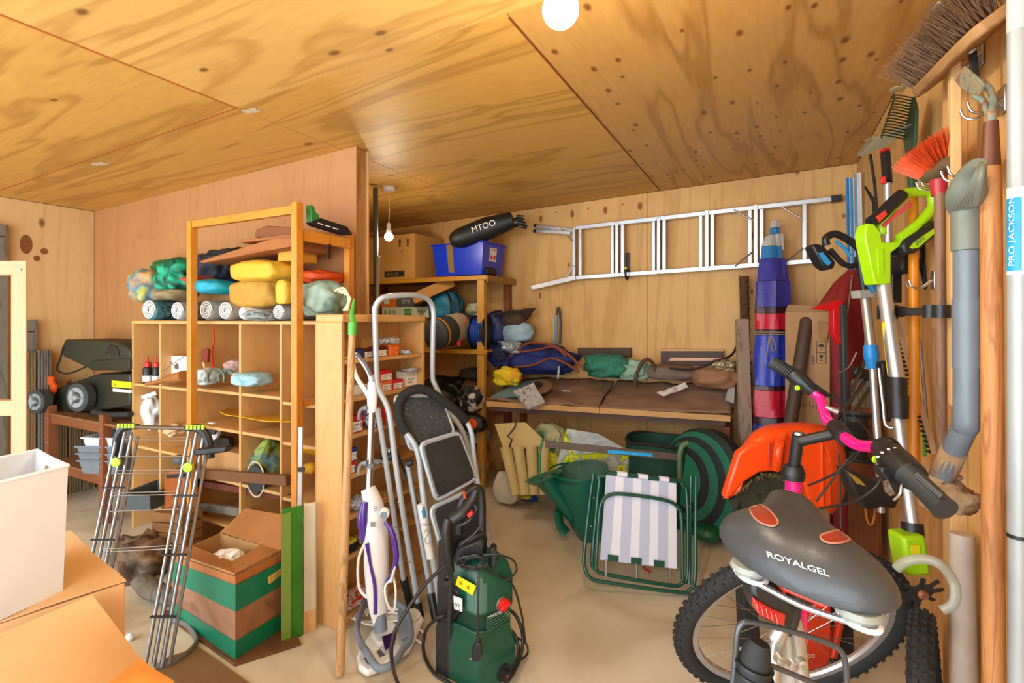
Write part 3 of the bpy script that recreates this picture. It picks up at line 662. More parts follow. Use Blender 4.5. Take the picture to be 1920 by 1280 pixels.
# ---------------------------------------------------------------- things in the pigeonholes
def bottle(px, Y, label, capc, tall=.15, r=.026, z=1.046, body=None):
    c_ = PY(px, 700, Y); c_.z = z; t = thing('glue_bottle', label, 'bottle', c_, None)
    MB().lathe(c_, zv, [(r * .9, 0), (r, .006), (r, tall * .72), (r * .7, tall * .8), (r * .5, tall * .84)], 18).build('body', body or BLACK, t, smooth=True)
    MB().lathe(c_, zv, [(r * 1.01, tall * .1), (r * 1.01, tall * .38)], 18, cap=False).build('white_label', PAPER, t, smooth=True)
    MB().lathe(c_, zv, [(r * .75, tall * .8), (r * .75, tall), (r * .25, tall * 1.04), (r * .16, tall * 1.3), (.002, tall * 1.32)], 16).build('cap', capc, t, smooth=True)
bottle(270, 2.05, 'grey bottle with black nozzle standing leftmost in the pigeonhole', BLACK, .17, .024, body=mat('grey_bottle', '6f7478', .4))
bottle(277, 1.99, 'black glue bottle with wide red cap in the pigeonhole', RED, .15, .03)
bottle(293, 2.0, 'black glue bottle with thin red nozzle next to the upright', RED, .15, .024)
def blister(px0, py0, px1, py1, Y, label, name='blister_pack', m_=None):
    t = thing(name, label, 'package', PY(px0, py1, Y)); m = face([(px0, py0 + 3), (px0 + 3, py0), (px1 - 3, py0), (px1, py0 + 3), (px1, py1), (px0, py1)], Y, Y + .008).build('card', m_ or WHITE, t, bevel=.002)
    for k, (u, v) in enumerate(((.3, .35), (.6, .55))):
        MB().lathe(PY(px0 + (px1 - px0) * u, py0 + (py1 - py0) * v, Y), (0, -1, 0), [(.022, 0), (.018, .008), (.005, .01)], 14).build('blister', mat('brown_item', '6d5648', .5), t, smooth=True)
blister(305, 667, 350, 703, 2.02, 'white blister pack leaning in the second pigeonhole')
t = thing('caulking_tool', 'turned wooden tool handle lying on the left pigeonhole shelf edge', 'tool', PY(310, 712, 1.94))
a, b = PY(275, 720, 1.93), PY(345, 704, 1.93)
MB().tube([a, a.lerp(b, .1), a.lerp(b, .4), a.lerp(b, .55), a.lerp(b, .62), b], [.014, .012, .014, .016, .03, .036], 12).build('turned_handle', wood('turned_wood', 'ab6e30', '7a481c', 'x', .5, wscale=5), t, smooth=True)
MB().lathe(a, (a - b), [(.012, 0), (.012, .006), (.003, .008)], 10).build('end_nut', STEEL, t)
MB().tube([PY(305, 695, 1.97), PY(345, 668, 1.97)], .003, 6).build('rod', STEEL, t)
plas = mat('thin_plastic', 'c9c8c6', .25, var=.1, scale=6)
lump('plastic_bag', 'white plastic carrier bag hanging in the lower left pigeonhole', 'bag', 284, 775, 34, 66, plas, Y=2.05, dy=.06, seed=30, amp=.2, sq=1.0)
solo('paper_tube', 'short white tube lying above the hanging carrier bag', 'tube', MB().tube([PY(267, 745, 2.0), PY(294, 736, 2.06)], .016, 12), PAPER, smooth=True)
lump('clear_bag', 'crumpled clear plastic bag in the second pigeonhole bottom', 'bag', 328, 805, 40, 22, mat('clear_crinkle', 'd2b48c', .2, var=.2, scale=20), Y=2.05, dy=.08, seed=31, amp=.3, zmin=.6)
t = thing('tape_reel_pack', 'black and white cable reel in clear plastic beside the airer', 'reel', PY(397, 826, 2.0))
MB().lathe(PY(398, 808, 2.02), (.2, -1, 0), [(.045, -.02), (.06, -.01), (.06, .012), (.045, .02), (.02, .012)], 20).build('reel', WHITE, t, smooth=True)
MB().lathe(PY(400, 806, 2.0), (.2, -1, 0), [(.03, 0), (.03, .014), (.012, .016)], 16).build('hub', BLACK, t, smooth=True)
MB().ab(tuple(PY(382, 830, 2.06)), tuple(PY(412, 826, 2.0) + V((0, .1, .0)))).build('tray', BLACK, t)
lump('blue_towel', 'light blue folded towel on the middle pigeonhole shelf', 'towel', 472, 710, 66, 26, mottled('light_blue_towel', ['6fa6b4', 'a7cbd2', '4e8494'], 16), Y=2.0, dy=.09, seed=33, amp=.08, zmin=1.056, sq=.6)
lump('pale_cloth', 'pale blue crumpled cloth right of the left orange post', 'cloth', 388, 706, 34, 32, mottled('pale_blue_cloth', ['9cc4d0', 'd5e2e4', '6c98a8'], 12), Y=2.0, dy=.07, seed=34, amp=.2, zmin=1.056)
lump('pink_cloth', 'dusty pink crumpled cloth behind the light blue towel', 'cloth', 440, 688, 32, 28, mottled('pink_cloth', ['b79490', 'd0b0ac', '8d6866'], 14), Y=2.1, dy=.06, seed=35, amp=.2, zmin=1.06)
t = thing('coiled_hose', 'loops of grey-green hose between the pale cloth and blue towel', 'hose', PY(425, 720, 1.99))
m_ = MB()
for k, (x, r) in enumerate(((405, 16), (424, 14), (432, 12))): m_.tube([PY(x + r * math.cos(a), 708 - r * math.sin(a) * 1.1, 1.965 + k * .012) for a in [i * PI / 7 for i in range(-1, 9)]], .008, 8)
m_.build('loop', mat('hose_grey_green', '5d6f60', .4), t, smooth=True)
m_ = MB().sheet(PY(412, 770, 1.95), PY(545, 790, 1.93), PY(545, 770, 2.25), PY(430, 765, 2.25), 14, 6, .012, 4, 2, .004, sag=.02)
solo('yellow_sheet', 'curved bright yellow plastic sheet lying on the middle shelf', 'sheet', m_, mat('yellow_plastic', 'e4ab18', .35), smooth=True)
t = thing('red_handled_brush', 'paintbrush with red-brown bristles standing in the middle pigeonhole', 'brush', PY(382, 700, 2.0))
MB().prism([PY(x, y, 2.0) for x, y in [(378, 657), (381, 654), (388, 654), (390, 658), (388, 679), (377, 679)]], (0, .02, 0)).build('bristles', mat('red_brown_bristle', '7d3517', .8), t, bevel=.003)
MB().tube([PY(382, 679, 2.01), PY(385, 695, 2.01)], [.012, .006], 8).build('handle', orange_w, t, smooth=True)
carton('tan_carton', 'long plain tan carton on the lower middle pigeonhole shelf', V((-3.36, 2.0, .501)), V((-2.93, 2.0, .501)), .22, .16, mat('tan_card2', 'b98a55', .85))
solo('red_strap', 'thin red strap hanging beside the left orange post', 'strap', MB().tube([PY(400, 612, 1.94), PY(401, 640, 1.93), PY(397, 662, 1.93), PY(400, 690, 1.94)], .006, 6, sm=4, flat=.5), RED, smooth=True)
# mesh bag with dark paddle
t = thing('mesh_bag', 'blue-green mesh bag with a dark oval pad on a lower shelf', 'bag', PY(500, 925, 2.0))
MB().blob(PY(508, 880, 2.1), .12, .12, .17, .15, 41, 3, 2.2, flatz=-.92).build('mesh', mottled('mesh_teal', ['2e4f52', '5d8088', '8fa83c', '1c2c30'], 12, .6), t, smooth=2)
MB().tube([PY(492, 850, 2.0), PY(500, 832, 2.0), PY(508, 824, 2.02)], [.05, .03, .012], 8, sm=3).build('tied_neck', mottled('mesh_teal', [], 1), t, smooth=True)
c_ = PY(483, 897, 1.97); o = MB().lathe(c_, (0, -1, 0), [(.075, -.02), (.088, 0), (.08, .018), (.03, .026)], 26).build('oval_pad', mat('dark_pad', '2c3032', .6), t, smooth=True)
o = MB().tube([c_ + V((.078 * math.cos(a), -.012, .105 * math.sin(a))) for a in [i * PI / 12 for i in range(24)]], .005, 6, closed=True).build('cream_piping', mat('cream_piping', 'd0c4a4', .6), t, smooth=True)
solo('yellow_object', 'yellow rounded sponge in the right-hand pigeonhole', 'sponge', MB().blob(PY(583, 877, 2.1), .05, .05, .035, .1, 3, flatz=-.9), mat('yellow_sponge', 'd79a20', .8), smooth=2)
solo('yellow_sponge', 'flat yellow sheet folded in the right-hand pigeonhole above the sponge', 'sheet', MB().sheet(PY(570, 835, 2.0), PY(598, 838, 2.0), PY(598, 850, 2.2), PY(570, 848, 2.2), 6, 6, .01, 9, 7, .02), mat('yellow_plastic', '', .3), smooth=True)
# lower area: basket, leather case, planks
crate_stack(238, 942, 44, mat('dark_grey_tub', '4b5254', .5), 'dark grey plastic tub on the bottom left pigeonhole shelf', 'plastic_tub', .11, .252, 3.3)
t = thing('leather_case', 'brown leather case standing upright behind the airer', 'case', PY(322, 985, 1.9))
face([(308, 975), (306, 900), (312, 884), (322, 880), (345, 882), (347, 975)], 1.86, 1.94).build('body', mottled('case_leather', ['7d3a14', '9c5020', '572408'], 6, .4), t, bevel=.01)
face([(312, 890), (345, 888), (346, 894), (312, 897)], 1.853, 1.86).build('strap', BLACK, t)
MB().lathe(PY(342, 866, 1.95), zv, [(.055, 0), (.06, .01), (.06, .04), (.05, .045)], 20).build('round_tin', mat('grey_tin', '5f6360', .4, .3), t, smooth=True)
t = thing('box_planks', 'stack of short brown planks behind the airer near the floor', 'planks', PY(300, 1050, 1.8))
for k in range(5): face([(286 - k, 960 + k * 19), (342 - k, 965 + k * 19), (342 - k, 982 + k * 19), (285 - k, 977 + k * 19)], 1.72, 1.84).build('plank', wood('stack_plank', '8a5a2a', '5c3816', 'x', .7, wscale=3), t, bevel=.002)
for k, (a_, b_2, lab) in enumerate([((345, 885), (540, 900), 'red-brown board lying across the lower middle shelf'), ((345, 945), (470, 962), 'grey-brown board sloping behind the green crate'), ((372, 905), (545, 932), 'dark red-brown panel leaning at the back of the lower shelf')]):
    a, b = PY(*a_, 1.94 + .03 * k), PY(*b_2, 1.94 + .03 * k)
    solo('loose_board', lab, 'board', MB().beam(a, b, .03, .06 - .01 * k, side=(0, 1, 0)), [wood('dark_board', '7a4e2a', '553216', 'x', .6), greyw, mat('dark_red_board', '6a3018', .7)][k], bevel=.003)
solo('wooden_lasts', 'bent grey-brown weathered offcut near the floor behind the airer', 'wood', MB().tube([PZ(262, 1085, .1), PZ(285, 1105, .06), PZ(320, 1120, .04), PZ(345, 1128, .04)], [.05, .06, .05, .04], 10, sm=4, flat=.7), greyw, smooth=True)
lump('brown_sack', 'crumpled brown sack between the airer legs', 'sack', 262, 1060, 90, 110, mottled('brown_sack', ['5a3a22', '7e6248', '3a2414', '8c7c68'], 5), Y=1.62, dy=.15, seed=50, amp=.25)
# green crate
N_, L2, R2 = PZ(441, 1235, .012), PZ(322, 1152, .012), PZ(532, 1175, .012); b4 = L2 + R2 - N_
t = thing('green_crate', 'green and brown banded crate on the floor below the pigeonholes', 'crate', N_)
bq = [L2, N_, R2, b4]; hh = [.30, .36, .36, .31]
tq = [p + V((0, 0, h)) for p, h in zip(bq, hh)]
brn = mottled('crate_brown', ['8a6040', 'a2745a', '7a5238'], 5); grn = mat('crate_green', '087a5c', .4)
openbox(bq, tq, .006).build('body', brn, t)
def band(f0, f1, e=.006):
    cc = sum(bq, V()) / 4; gl = lambda f: [p.lerp(q_, f) for p, q_ in zip(bq, tq)]
    o = lambda p: cc + (p - cc) * 1.02; a, b = gl(f0), gl(f1)
    for r in (a, b):
        for i in range(4): r[i] = V((cc.x + (r[i].x - cc.x) * 1.015, cc.y + (r[i].y - cc.y) * 1.015, r[i].z))
    m = MB(); m.v = a + b; 
    for i in range(4): m.f.append((i, (i + 1) % 4, (i + 1) % 4 + 4, i + 4))
    return m
for f0, f1 in ((0, .22), (.58, .9)): band(f0, f1).build('green_band', grn, t)
band(.92, 1.01).build('rim_band', mat('rim_brown', 'b06c38', .6), t)
MB().beam(N_.lerp(R2, .62) + V((0, 0, .27)) - rv * -.012, N_.lerp(R2, .97) + V((0, 0, .28)), .01, .03).build('yellow_tape', mat('yellow_tape', 'd8b860', .5), t)
for a, b in ((L2, N_), (N_, R2)): pass
# open cardboard box in the crate
q = [p.lerp(sum(tq, V()) / 4, .06) for p in tq]
t = thing('open_carton', 'open brown carton with raised flaps sitting in the green crate', 'box', q[0] - V((0, 0, .2)))
openbox([p - V((0, 0, .2)) for p in q], [p + V((0, 0, .01)) for p in q], .004).build('body', CARD, t)
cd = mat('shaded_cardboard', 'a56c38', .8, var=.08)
q5 = [p + V((0, 0, .012)) for p in q]
MB().sheet(q5[0], q5[1], q5[1].lerp(q5[2], .35) - V((0, 0, .02)), q5[0].lerp(q5[3], .35), 8, 5, .006, 6, 3, .004).build('flap', cd, t, smooth=True)
MB().sheet(q5[1], q5[2], q5[2].lerp(q5[3], .3), q5[1].lerp(q5[0], .3) - V((0, 0, .02)), 8, 5, .006, 6, 5, .004).build('flap', cd, t, smooth=True)
MB().sheet(q5[2], q5[3], q5[3] + V((.05, .12, .10)), q5[2] + V((.06, .12, .12)), 8, 5, .006, 6, 8, .004).build('flap', cd, t, smooth=True)
c_ = (q5[0] + q5[1] + q5[2] + q5[3]) / 4 - V((0, 0, .04)); solo('white_paper', 'crumpled white paper lying in the open brown carton', 'paper', MB().blob(c_, .09, .07, .035, .3, 5, 3, 3), PAPER)
solo('dark_mat', 'flat brown mat on the floor at the bottom edge', 'mat', MB().prism([PZ(x, y, .001) for x, y in [(268, 1282), (305, 1238), (372, 1215), (470, 1285)]], (0, 0, .008)), mat('brown_mat', '7a5a38', .9))
solo('crate_base_board', 'brown flat board on the floor under the green crate', 'board', MB().prism([PZ(x, y, 0) for x, y in [(300, 1150), (440, 1250), (565, 1210), (520, 1120)]], (0, 0, .012)), wood('base_board', '6e4826', '4a2e16', 'x', .6), bevel=.002)
# upright panels between crate and bookcase
t = thing('plastic_board', 'translucent green plastic panel standing right of the green crate', 'panel', PZ(547, 1200, 0))
a, b = PZ(528, 1205, 0), PZ(567, 1192, 0)
MB().boxf(a, b - a, fv * .012, (0, 0, .62)).build('sheet', mat('green_plastic_sheet', '2f7a18', .25, var=.25, scale=5, trans=.15), t, bevel=.002)
MB().boxf(a - fv * .004 - V((0, 0, 0)), (b - a) * .45, fv * .003, (0, 0, .6)).build('edge_strip', mat('olive_strip', '6d8a38', .3), t)
t = thing('white_plank', 'white painted plank standing beside the bookcase foot', 'plank', PZ(580, 1190, 0))
a, b = PZ(569, 1186, 0), PZ(592, 1180, 0)
MB().boxf(a, b - a, fv * .02, (0, 0, .615)).build('plank', mat('dirty_white_paint', 'c9bfa6', .6, var=.12, scale=5), t, bevel=.003)
MB().boxf(a - fv * .001, b - a, fv * .02, (0, 0, .1)).build('bare_foot', pine, t)
t = thing('steel_strip', 'narrow pale metal strip leaning on the right orange post', 'strip', PZ(566, 1160, 0))
a = PZ(560, 1165, 0); MB().beam(a, P(564, 800, 2.46), .022, .012, side=rv).build('strip', mat('pale_metal', 'b9bcc0', .4, .4), t, bevel=.002)
MB().box(P(565, 880, 2.45), (.03, .014, .02), frame(rv)).build('clip', BLACK, t)
# ================================================================ bookcase with screw boxes
BX0, BX1, BY0, BY1 = -2.015, -1.84, 1.76, 2.41
t = thing('bookcase', 'narrow light oak bookcase full of small screw boxes, standing end-on to the partition', 'bookcase', (BX0, BY0, 0))
oak = wood('light_oak_laminate', 'd2a062', 'b98548', 'z', .5, rough=.4, wscale=5); oak_y = wood('light_oak_laminate_y', 'd2a062', 'b98548', 'y', .5, rough=.4, wscale=5)
for y in (BY0, BY1 - .02): MB().ab((BX0, y, 0), (BX1, y + .02, 1.49)).build('side', oak, t, bevel=.003)
MB().ab((BX0 - .003, BY0, 1.49), (BX1 + .004, BY1, 1.528)).build('top', oak_y, t, bevel=.006)
MB().ab((BX0 - .004, BY0, 0), (BX0, BY1, 1.49)).build('back', oak, t)
SZ = [1.305, 1.115, .933, .736, .536, .341, .05]
for z in SZ: MB().ab((BX0 + .001, BY0 + .0205, z - .02), (BX1 - .004, BY1 - .0205, z)).build('shelf', oak_y, t, bevel=.002)
MB().ab((BX1 - .03, BY0 + .0205, 0), (BX1 - .015, BY1 - .0205, .03)).build('plinth', oak_y, t)
# boxes: their printed faces look out of the bookcase (towards +x)
def sbox(x0, x1, s_, h, col, label, lab='e8e6df', txt=None, z=None, dep=.07, X=-1.86, yrow=None):
    y0 = PX(x0, 700, X).y; y1 = PX(x1, 700, X).y; z = SZ[s_] if z is None else z
    t = thing('screw_box', label, 'box', (X - dep, y0, z), 'small boxes in the bookcase')
    MB().ab((X - dep, y0, z + .0005), (X, y1, z + h)).build('carton', mat('box_' + col, col, .5, var=.04), t, bevel=.0015)
    if lab:
        MB().ab((X, y0 + (y1 - y0) * .08, z + h * .08), (X + .0006, y1 - (y1 - y0) * .08, z + h * .66)).build('white_label', mat('lab_' + lab, lab, .6, var=.02), t)
        MB().ab((X - dep + .01, y0 - .0006, z + h * .1), (X - .01, y0, z + h * .66)).build('side_label', mat('lab_' + lab, lab, .6, var=.02), t)
        w_ = (y1 - y0)
        text(txt or '4.0x40', (X + .0012, y0 + w_ * .15, z + h * .42), (0, 1, 0), (0, 0, 1), h * .2, INK, t, width=w_ * .5)
        MB().ab((X + .0006, y0 + w_ * .15, z + h * .2), (X + .0012, y0 + w_ * .6, z + h * .23)).ab((X + .0006, y0 + w_ * .15, z + h * .3), (X + .0012, y0 + w_ * .5, z + h * .33)).ab((X + .0006, y0 + w_ * .8, z + h * .25), (X + .0012, y0 + w_ * .86, z + h * .55)).build('print', INK, t)
    return t
sbox(673, 682, 0, .045, '23306a', 'blue and red packet at the left end of the top bookcase shelf', None)
sbox(683, 699, 0, .048, '4a1420', 'dark red screw box with white label left of the grey rail, top shelf')
sbox(709, 727, 0, .052, '561624', 'dark red screw box with white label right of the grey rail, top shelf')
sbox(730, 748, 0, .062, 'ee6a1e', 'orange screw box under clear bags on the top shelf', 'f07a28')
sbox(716, 735, 1, .055, 'd8703a', 'orange-topped screw box under the red one, second shelf')
sbox(712, 736, 1, .056, 'c21f28', 'red screw box stacked on the orange-topped one, second shelf', z=SZ[1] + .056)
sbox(737, 756, 1, .052, 'c8202a', 'low red screw box to the right of the stacked pair, second shelf')
sbox(760, 786, 1, .085, 'e2e0da', 'large white box with yellow-marked label, second shelf', 'f4f2ea', X=-1.885)
sbox(661, 690, 1, .05, 'd8d8d0', 'plain pale box behind the mop handle, second shelf', None, X=-1.9)
sbox(657, 681, 2, .085, 'b81c26', 'tall red screw box with large white label, third shelf')
sbox(712, 722, 2, .09, 'd02a28', 'narrow red packet behind the grey ladder leg, third shelf', None)
sbox(655, 666, 3, .06, 'bd1e2a', 'red screw box at the bottom of the pair, fourth shelf')
sbox(655, 670, 3, .065, '2a2f80', 'blue and red screw box on top of the pair, fourth shelf', z=SZ[3] + .0605)
for k, (dz, c_, l_) in enumerate(((0, '191919', 'lowest black battery packet on the sixth shelf'), (.022, '191919', 'middle black battery packet on the sixth shelf'), (.044, 'c8b82a', 'top yellow-edged battery packet on the sixth shelf'))):
    sbox(652 + k, 671 - k, 5, .02, c_, l_, None, z=SZ[5] + dz)
clear = mottled('bag_of_screws', ['8d8f92', 'c9cbcc', '5c5e62', 'e2e2e0'], 60, .25)
def sbag(px, s_, w_, h, label, X=-1.88, m_=clear, z=None, dx=.05):
    c_ = PX(px, 700, X); c_.z = (SZ[s_] if z is None else z) + h * .92
    return solo('bag_of_fixings', label, 'bag', MB().blob(c_, dx, w_, h, .25, px, 3, 3, flatz=-.9), m_, 'clear bags of fixings in the bookcase', smooth=2)
sbag(730, 0, .075, .022, 'clear bag of fixings lying across the top shelf boxes', z=SZ[0] + .06)
sbag(757, 0, .03, .014, 'tiny clear bag of fixings at the right of the top shelf')
sbag(770, 1, .06, .012, 'flat clear bag lying on the large white box', z=SZ[1] + .085)
sbag(698, 2, .045, .05, 'blue and white patterned bag of plugs on the third shelf', m_=mottled('blue_white_print', ['e9eaee', 'e9eaee', '2c3f86', '9099a8'], 70, .4), X=-1.88)
sbag(705, 3, .03, .012, 'loose screws in a small bag on the fourth shelf', m_=clear)
sbag(730, 3, .05, .02, 'dark bag of fixings at the right of the fourth shelf', m_=mottled('dark_fixings', ['3a3c40', '8a8a86', '26241f', 'b59a3a'], 50, .4))
sbag(672, 4, .05, .035, 'grey clear bag of screws on the fifth shelf')
sbag(684, 5, .04, .03, 'clear bag of screws beside the battery packets')
solo('yellow_pencils', 'bundle of yellow and black pencils at the left end of the top bookcase shelf', 'pencils', MB().tube([V((-1.87, 1.80, 1.312)), V((-1.86, 1.87, 1.318))], .004, 6).tube([V((-1.88, 1.80, 1.311)), V((-1.87, 1.875, 1.325))], .004, 6).tube([V((-1.86, 1.795, 1.311)), V((-1.85, 1.86, 1.312))], .004, 6), mat('yellow_pencil', 'd8b51c', .5))
solo('leaflet', 'red, yellow and white printed packet lying at the foot of the bookcase', 'packet', MB().sheet((-1.87, 1.80, .062), (-1.845, 1.98, .062), (-1.95, 2.0, .10), (-1.97, 1.82, .10), 6, 6, .006, 9, 1, .003), mottled('leaflet_print', ['c2182a', 'e9e4da', 'c2182a', 'd9c23a'], 22, .4, bump=0))

# ================================================================ wooden pole with green fork
a, b = PZ(637, 1264, .014), P(661, 610, 2.31)
t = thing('wooden_pole', 'wooden broom handle with green plastic hook end leaning on the bookcase', 'pole', a)
MB().tube([a, a.lerp(b, .5), b], [.019, .018, .0155], 14).build('handle', wood('worn_handle', 'c9a06c', '8a6038', 'z', .9, wscale=6), t, smooth=True)
g_ = mat('green_fork', '4fa03a', .4)
MB().tube([b - (b - a).normalized() * .045, b + (b - a).normalized() * .012], [.019, .021], 14).build('socket', g_, t, smooth=True)
MB().tube([b + rv * .008, P(660, 590, 2.33), P(662, 575, 2.35), P(664, 560, 2.36)], [.016, .012, .009, .004], 10, sm=4, flat=.6).build('prong', g_, t, smooth=True)

# ================================================================ steam mop
purple = mat('purple_plastic', '4a2a8e', .25, coat=.4); greyb = mat('blue_grey_plastic', '74808f', .5); dgrey = mat('dark_grey_grip', '5d5f68', .5)
base = PZ(714, 1185, .0)
t = thing('steam_mop', 'white and purple upright steam mop with grey triangular floor frame', 'steam mop', base)
pts = [P(713, 1165, 2.26), P(708, 1120, 2.27), P(706, 1060, 2.29), P(705, 1000, 2.31), P(701, 950, 2.33), P(690, 915, 2.34)]
MB().tube(pts, [.035, .05, .062, .06, .05, .036], 20, sm=5, flat=.8).build('body', WHITE, t, smooth=True)
MB().tube([P(692, 918, 2.34), P(697, 770, 2.37)], .0155, 16).build('steel_tube', STEEL, t, smooth=True)
MB().tube([P(684, 940, 2.29), P(680, 975, 2.28), P(684, 1012, 2.28)], [.016, .026, .016], 12, sm=5).build('water_tank', purple, t, smooth=True)
MB().tube([P(688, 1018, 2.24), P(695, 1060, 2.225), P(703, 1100, 2.22), P(704, 1150, 2.22)], [.009, .006, .008, .009], 8, sm=5).build('purple_stripe', purple, t, smooth=True)
MB().tube([P(722, 978, 2.26), P(736, 1000, 2.25), P(743, 1040, 2.25), P(738, 1070, 2.25), P(726, 1090, 2.25), P(720, 1108, 2.26)], [.008, .013, .014, .011, .008, .006], 10, sm=5).build('purple_handle', purple, t, smooth=True)
c_ = P(721, 963, 2.25); k_ = MB().lathe(c_, -fv + rv * .15, [(.022, -.02), (.022, .008), (.018, .014), (.005, .015)], 24).build('dial', WHITE, t, smooth=True)
MB().lathe(c_ - fv * .014, -fv + rv * .15, [(.0165, 0), (.0165, .003)], 24).build('dial_ring', greyb, k_)
text('8', P(700, 958, 2.262) , rv, zv, .035, greyb, t, 'printed_icon'); text('POLTI', P(712, 938, 2.275), rv + zv * .3, zv, .012, mat('red_print', 'c8484a', .5), t)
MB().box(P(699, 983, 2.262), (.02, .002, .022), frame(rv)).build('printed_block', mat('print_grey', '8a8c98', .6), t)
# handle loop at the top
hp = [P(698, 765, 2.37), P(692, 745, 2.37), P(682, 728, 2.37), P(668, 705, 2.36), P(662, 680, 2.36), P(668, 664, 2.36), P(682, 682, 2.36), P(694, 705, 2.36), P(698, 740, 2.37)]
MB().tube([P(697, 772, 2.37), P(698, 745, 2.37), P(697, 715, 2.37)], [.021, .024, .018], 14, sm=3).build('handle_stem', WHITE, t, smooth=True)
MB().tube(hp[1:], .010, 10, sm=5).build('handle_loop', WHITE, t, smooth=True)
MB().tube([P(668, 663, 2.352), P(684, 680, 2.352), P(696, 704, 2.352)], .0085, 8, sm=4).build('grip_inlay', dgrey, t, smooth=True)
for y in (868, 765): MB().tube([P(688, y, 2.33), P(680, y + 1, 2.33), P(674, y + 8, 2.32), P(673, y + 22, 2.32)], [.014, .01, .008, .008], 8, sm=4).build('cable_hook', greyb, t, smooth=True)
MB().tube([P(694, 868, 2.35), P(694, 876, 2.35)], .02, 16).build('hook_collar', greyb, t, smooth=True)
MB().tube([P(712, 1150, 2.25), P(714, 1182, 2.24)], [.026, .03], 14).build('swivel_joint', greyb, t, smooth=True)
hd = [(669, 1240), (672, 1260), (688, 1271), (712, 1262), (742, 1243), (768, 1226), (795, 1170), (785, 1150), (755, 1148), (722, 1165), (695, 1195)]
MB().prism([PZ(x, y, .012) for x, y in hd], (0, 0, .03)).build('floor_head', WHITE, t, bevel=.01)
MB().prism([PZ(x, y - 8, .045) for x, y in [(695, 1205), (710, 1225), (735, 1215), (748, 1190), (722, 1172)]], (0, 0, .025)).build('head_hump', WHITE, t, bevel=.008)
MB().prism([PZ(x, y, .072) for x, y in [(716, 1195), (722, 1220), (740, 1208), (744, 1185)]], (0, 0, .006)).build('purple_window', mat('dark_purple', '2c1c4e', .2), t, bevel=.002)
for q in ([(682, 1234), (690, 1246), (698, 1242), (690, 1230)], [(706, 1222), (712, 1232), (722, 1228), (712, 1216)]): MB().prism([PZ(x, y, .042) for x, y in q], (0, 0, .002)).build('grey_clip', dgrey, t)
lp = [(685, 1125), (670, 1170), (673, 1198), (690, 1226), (706, 1250), (722, 1252), (740, 1240), (757, 1214), (770, 1196), (767, 1160), (757, 1140), (738, 1128)]
MB().tube([PZ(x, y, .085 if 1 else 0) for x, y in lp], .014, 10, sm=4, flat=1.2).build('carpet_glider', greyb, t, smooth=True)
MB().prism([PZ(x, y, .07) for x, y in [(745, 1150), (760, 1142), (768, 1160), (770, 1195), (752, 1205)]], (0, 0, .02)).build('glider_plate', greyb, t, bevel=.004)
# white cable
wc = mat('white_cable', 'ece9e2', .4)
MB().tube([P(684, 1018, 2.24), P(672, 1050, 2.22), P(673, 1100, 2.24), P(688, 1120, 2.25)], .006, 8, sm=6).build('power_cable', wc, t, smooth=True)
MB().tube([P(735, 1085, 2.22), P(722, 1100, 2.2), P(726, 1130, 2.2), P(738, 1145, 2.22), P(742, 1110, 2.22), P(738, 1082, 2.22)], .005, 8, sm=6).build('power_cable', wc, t, smooth=True)
cb = MB()
rr = random.Random(3)
for k in range(7):
    cx_, cy_, w_ = 700 + k * 9, 1152 + (k % 3) * 4, 46 - k * 2
    MB().tube([PZ(cx_ + w_ * math.cos(a + k), cy_ + 13 * math.sin(a + k) + rr.uniform(-3, 3), .03 + .012 * (k % 4)) for a in [i * PI / 5 for i in range(9)]], .005, 7, sm=4).build('power_cable', wc, t, smooth=True)
cb = MB()
cb.tube([PZ(775, 1195, .02), PZ(792, 1205, .01), PZ(795, 1190, .01), PZ(785, 1178, .03), PZ(760, 1170, .06)], .005, 7, sm=5)
cb.build('power_cable', wc, t, smooth=True)
MB().tube([P(733, 1090, 2.2), P(741, 1062, 2.2)], [.012, .006], 10, flat=.6).build('plug_end', WHITE, t, smooth=True)

# ================================================================ step ladders
lg = mat('pale_grey_tube', 'b4bcc4', .35, .2, var=.03)
tread_m = mottled('speckled_mat', ['2c2e2f', '3a3c3d', '2c2e2f', '6a6c6c'], 120, .8); rib_m = mat('ribbed_mat', '2f2c2a', .8)
t = thing('step_ladder', 'grey tubular step ladder with the tall bent safety rail', 'step ladder', PZ(787, 1150, 0))
L1 = [P(703, 590, 2.52), P(706, 690, 2.53), P(710, 728, 2.53), P(729, 772, 2.52), P(740, 855, 2.53), P(757, 970, 2.54), P(786, 1146, 2.56)]
top = [P(704, 575, 2.52), P(712, 562, 2.53), P(727, 556, 2.56), P(770, 553, 2.68), P(795, 557, 2.78), P(808, 568, 2.84), P(813, 588, 2.86)]
R1 = [P(812, 620, 2.86), P(811, 700, 2.88), P(816, 722, 2.88), P(838, 765, 2.88), P(868, 810, 2.88), P(890, 890, 2.9), P(905, 960, 2.9), P(945, 1120, 2.92)]
MB().tube(L1[::-1] + top + R1, .0145, 12, sm=5).build('rail_frame', lg, t, smooth=True)
rl = MB().tube([P(708, 765, 2.5), P(757, 1088, 2.58)], .0135, 12).build('rear_leg', lg, t, smooth=True)
MB().tube([P(757, 1085, 2.58), P(770, 1134, 2.62)], [.02, .022], 12).build('rubber_foot', BLACK, rl, smooth=True)
rl = MB().tube([P(764, 872, 2.58), P(810, 1120, 2.56)], .0135, 12).build('rear_leg', lg, t, smooth=True)
MB().tube([P(808, 1112, 2.56), P(818, 1164, 2.51)], [.02, .022], 12).build('rubber_foot', BLACK, rl, smooth=True)
MB().tube([P(784, 1130, 2.55), P(789, 1158, 2.54)], [.018, .019], 12).build('rubber_foot', BLACK, t, smooth=True)
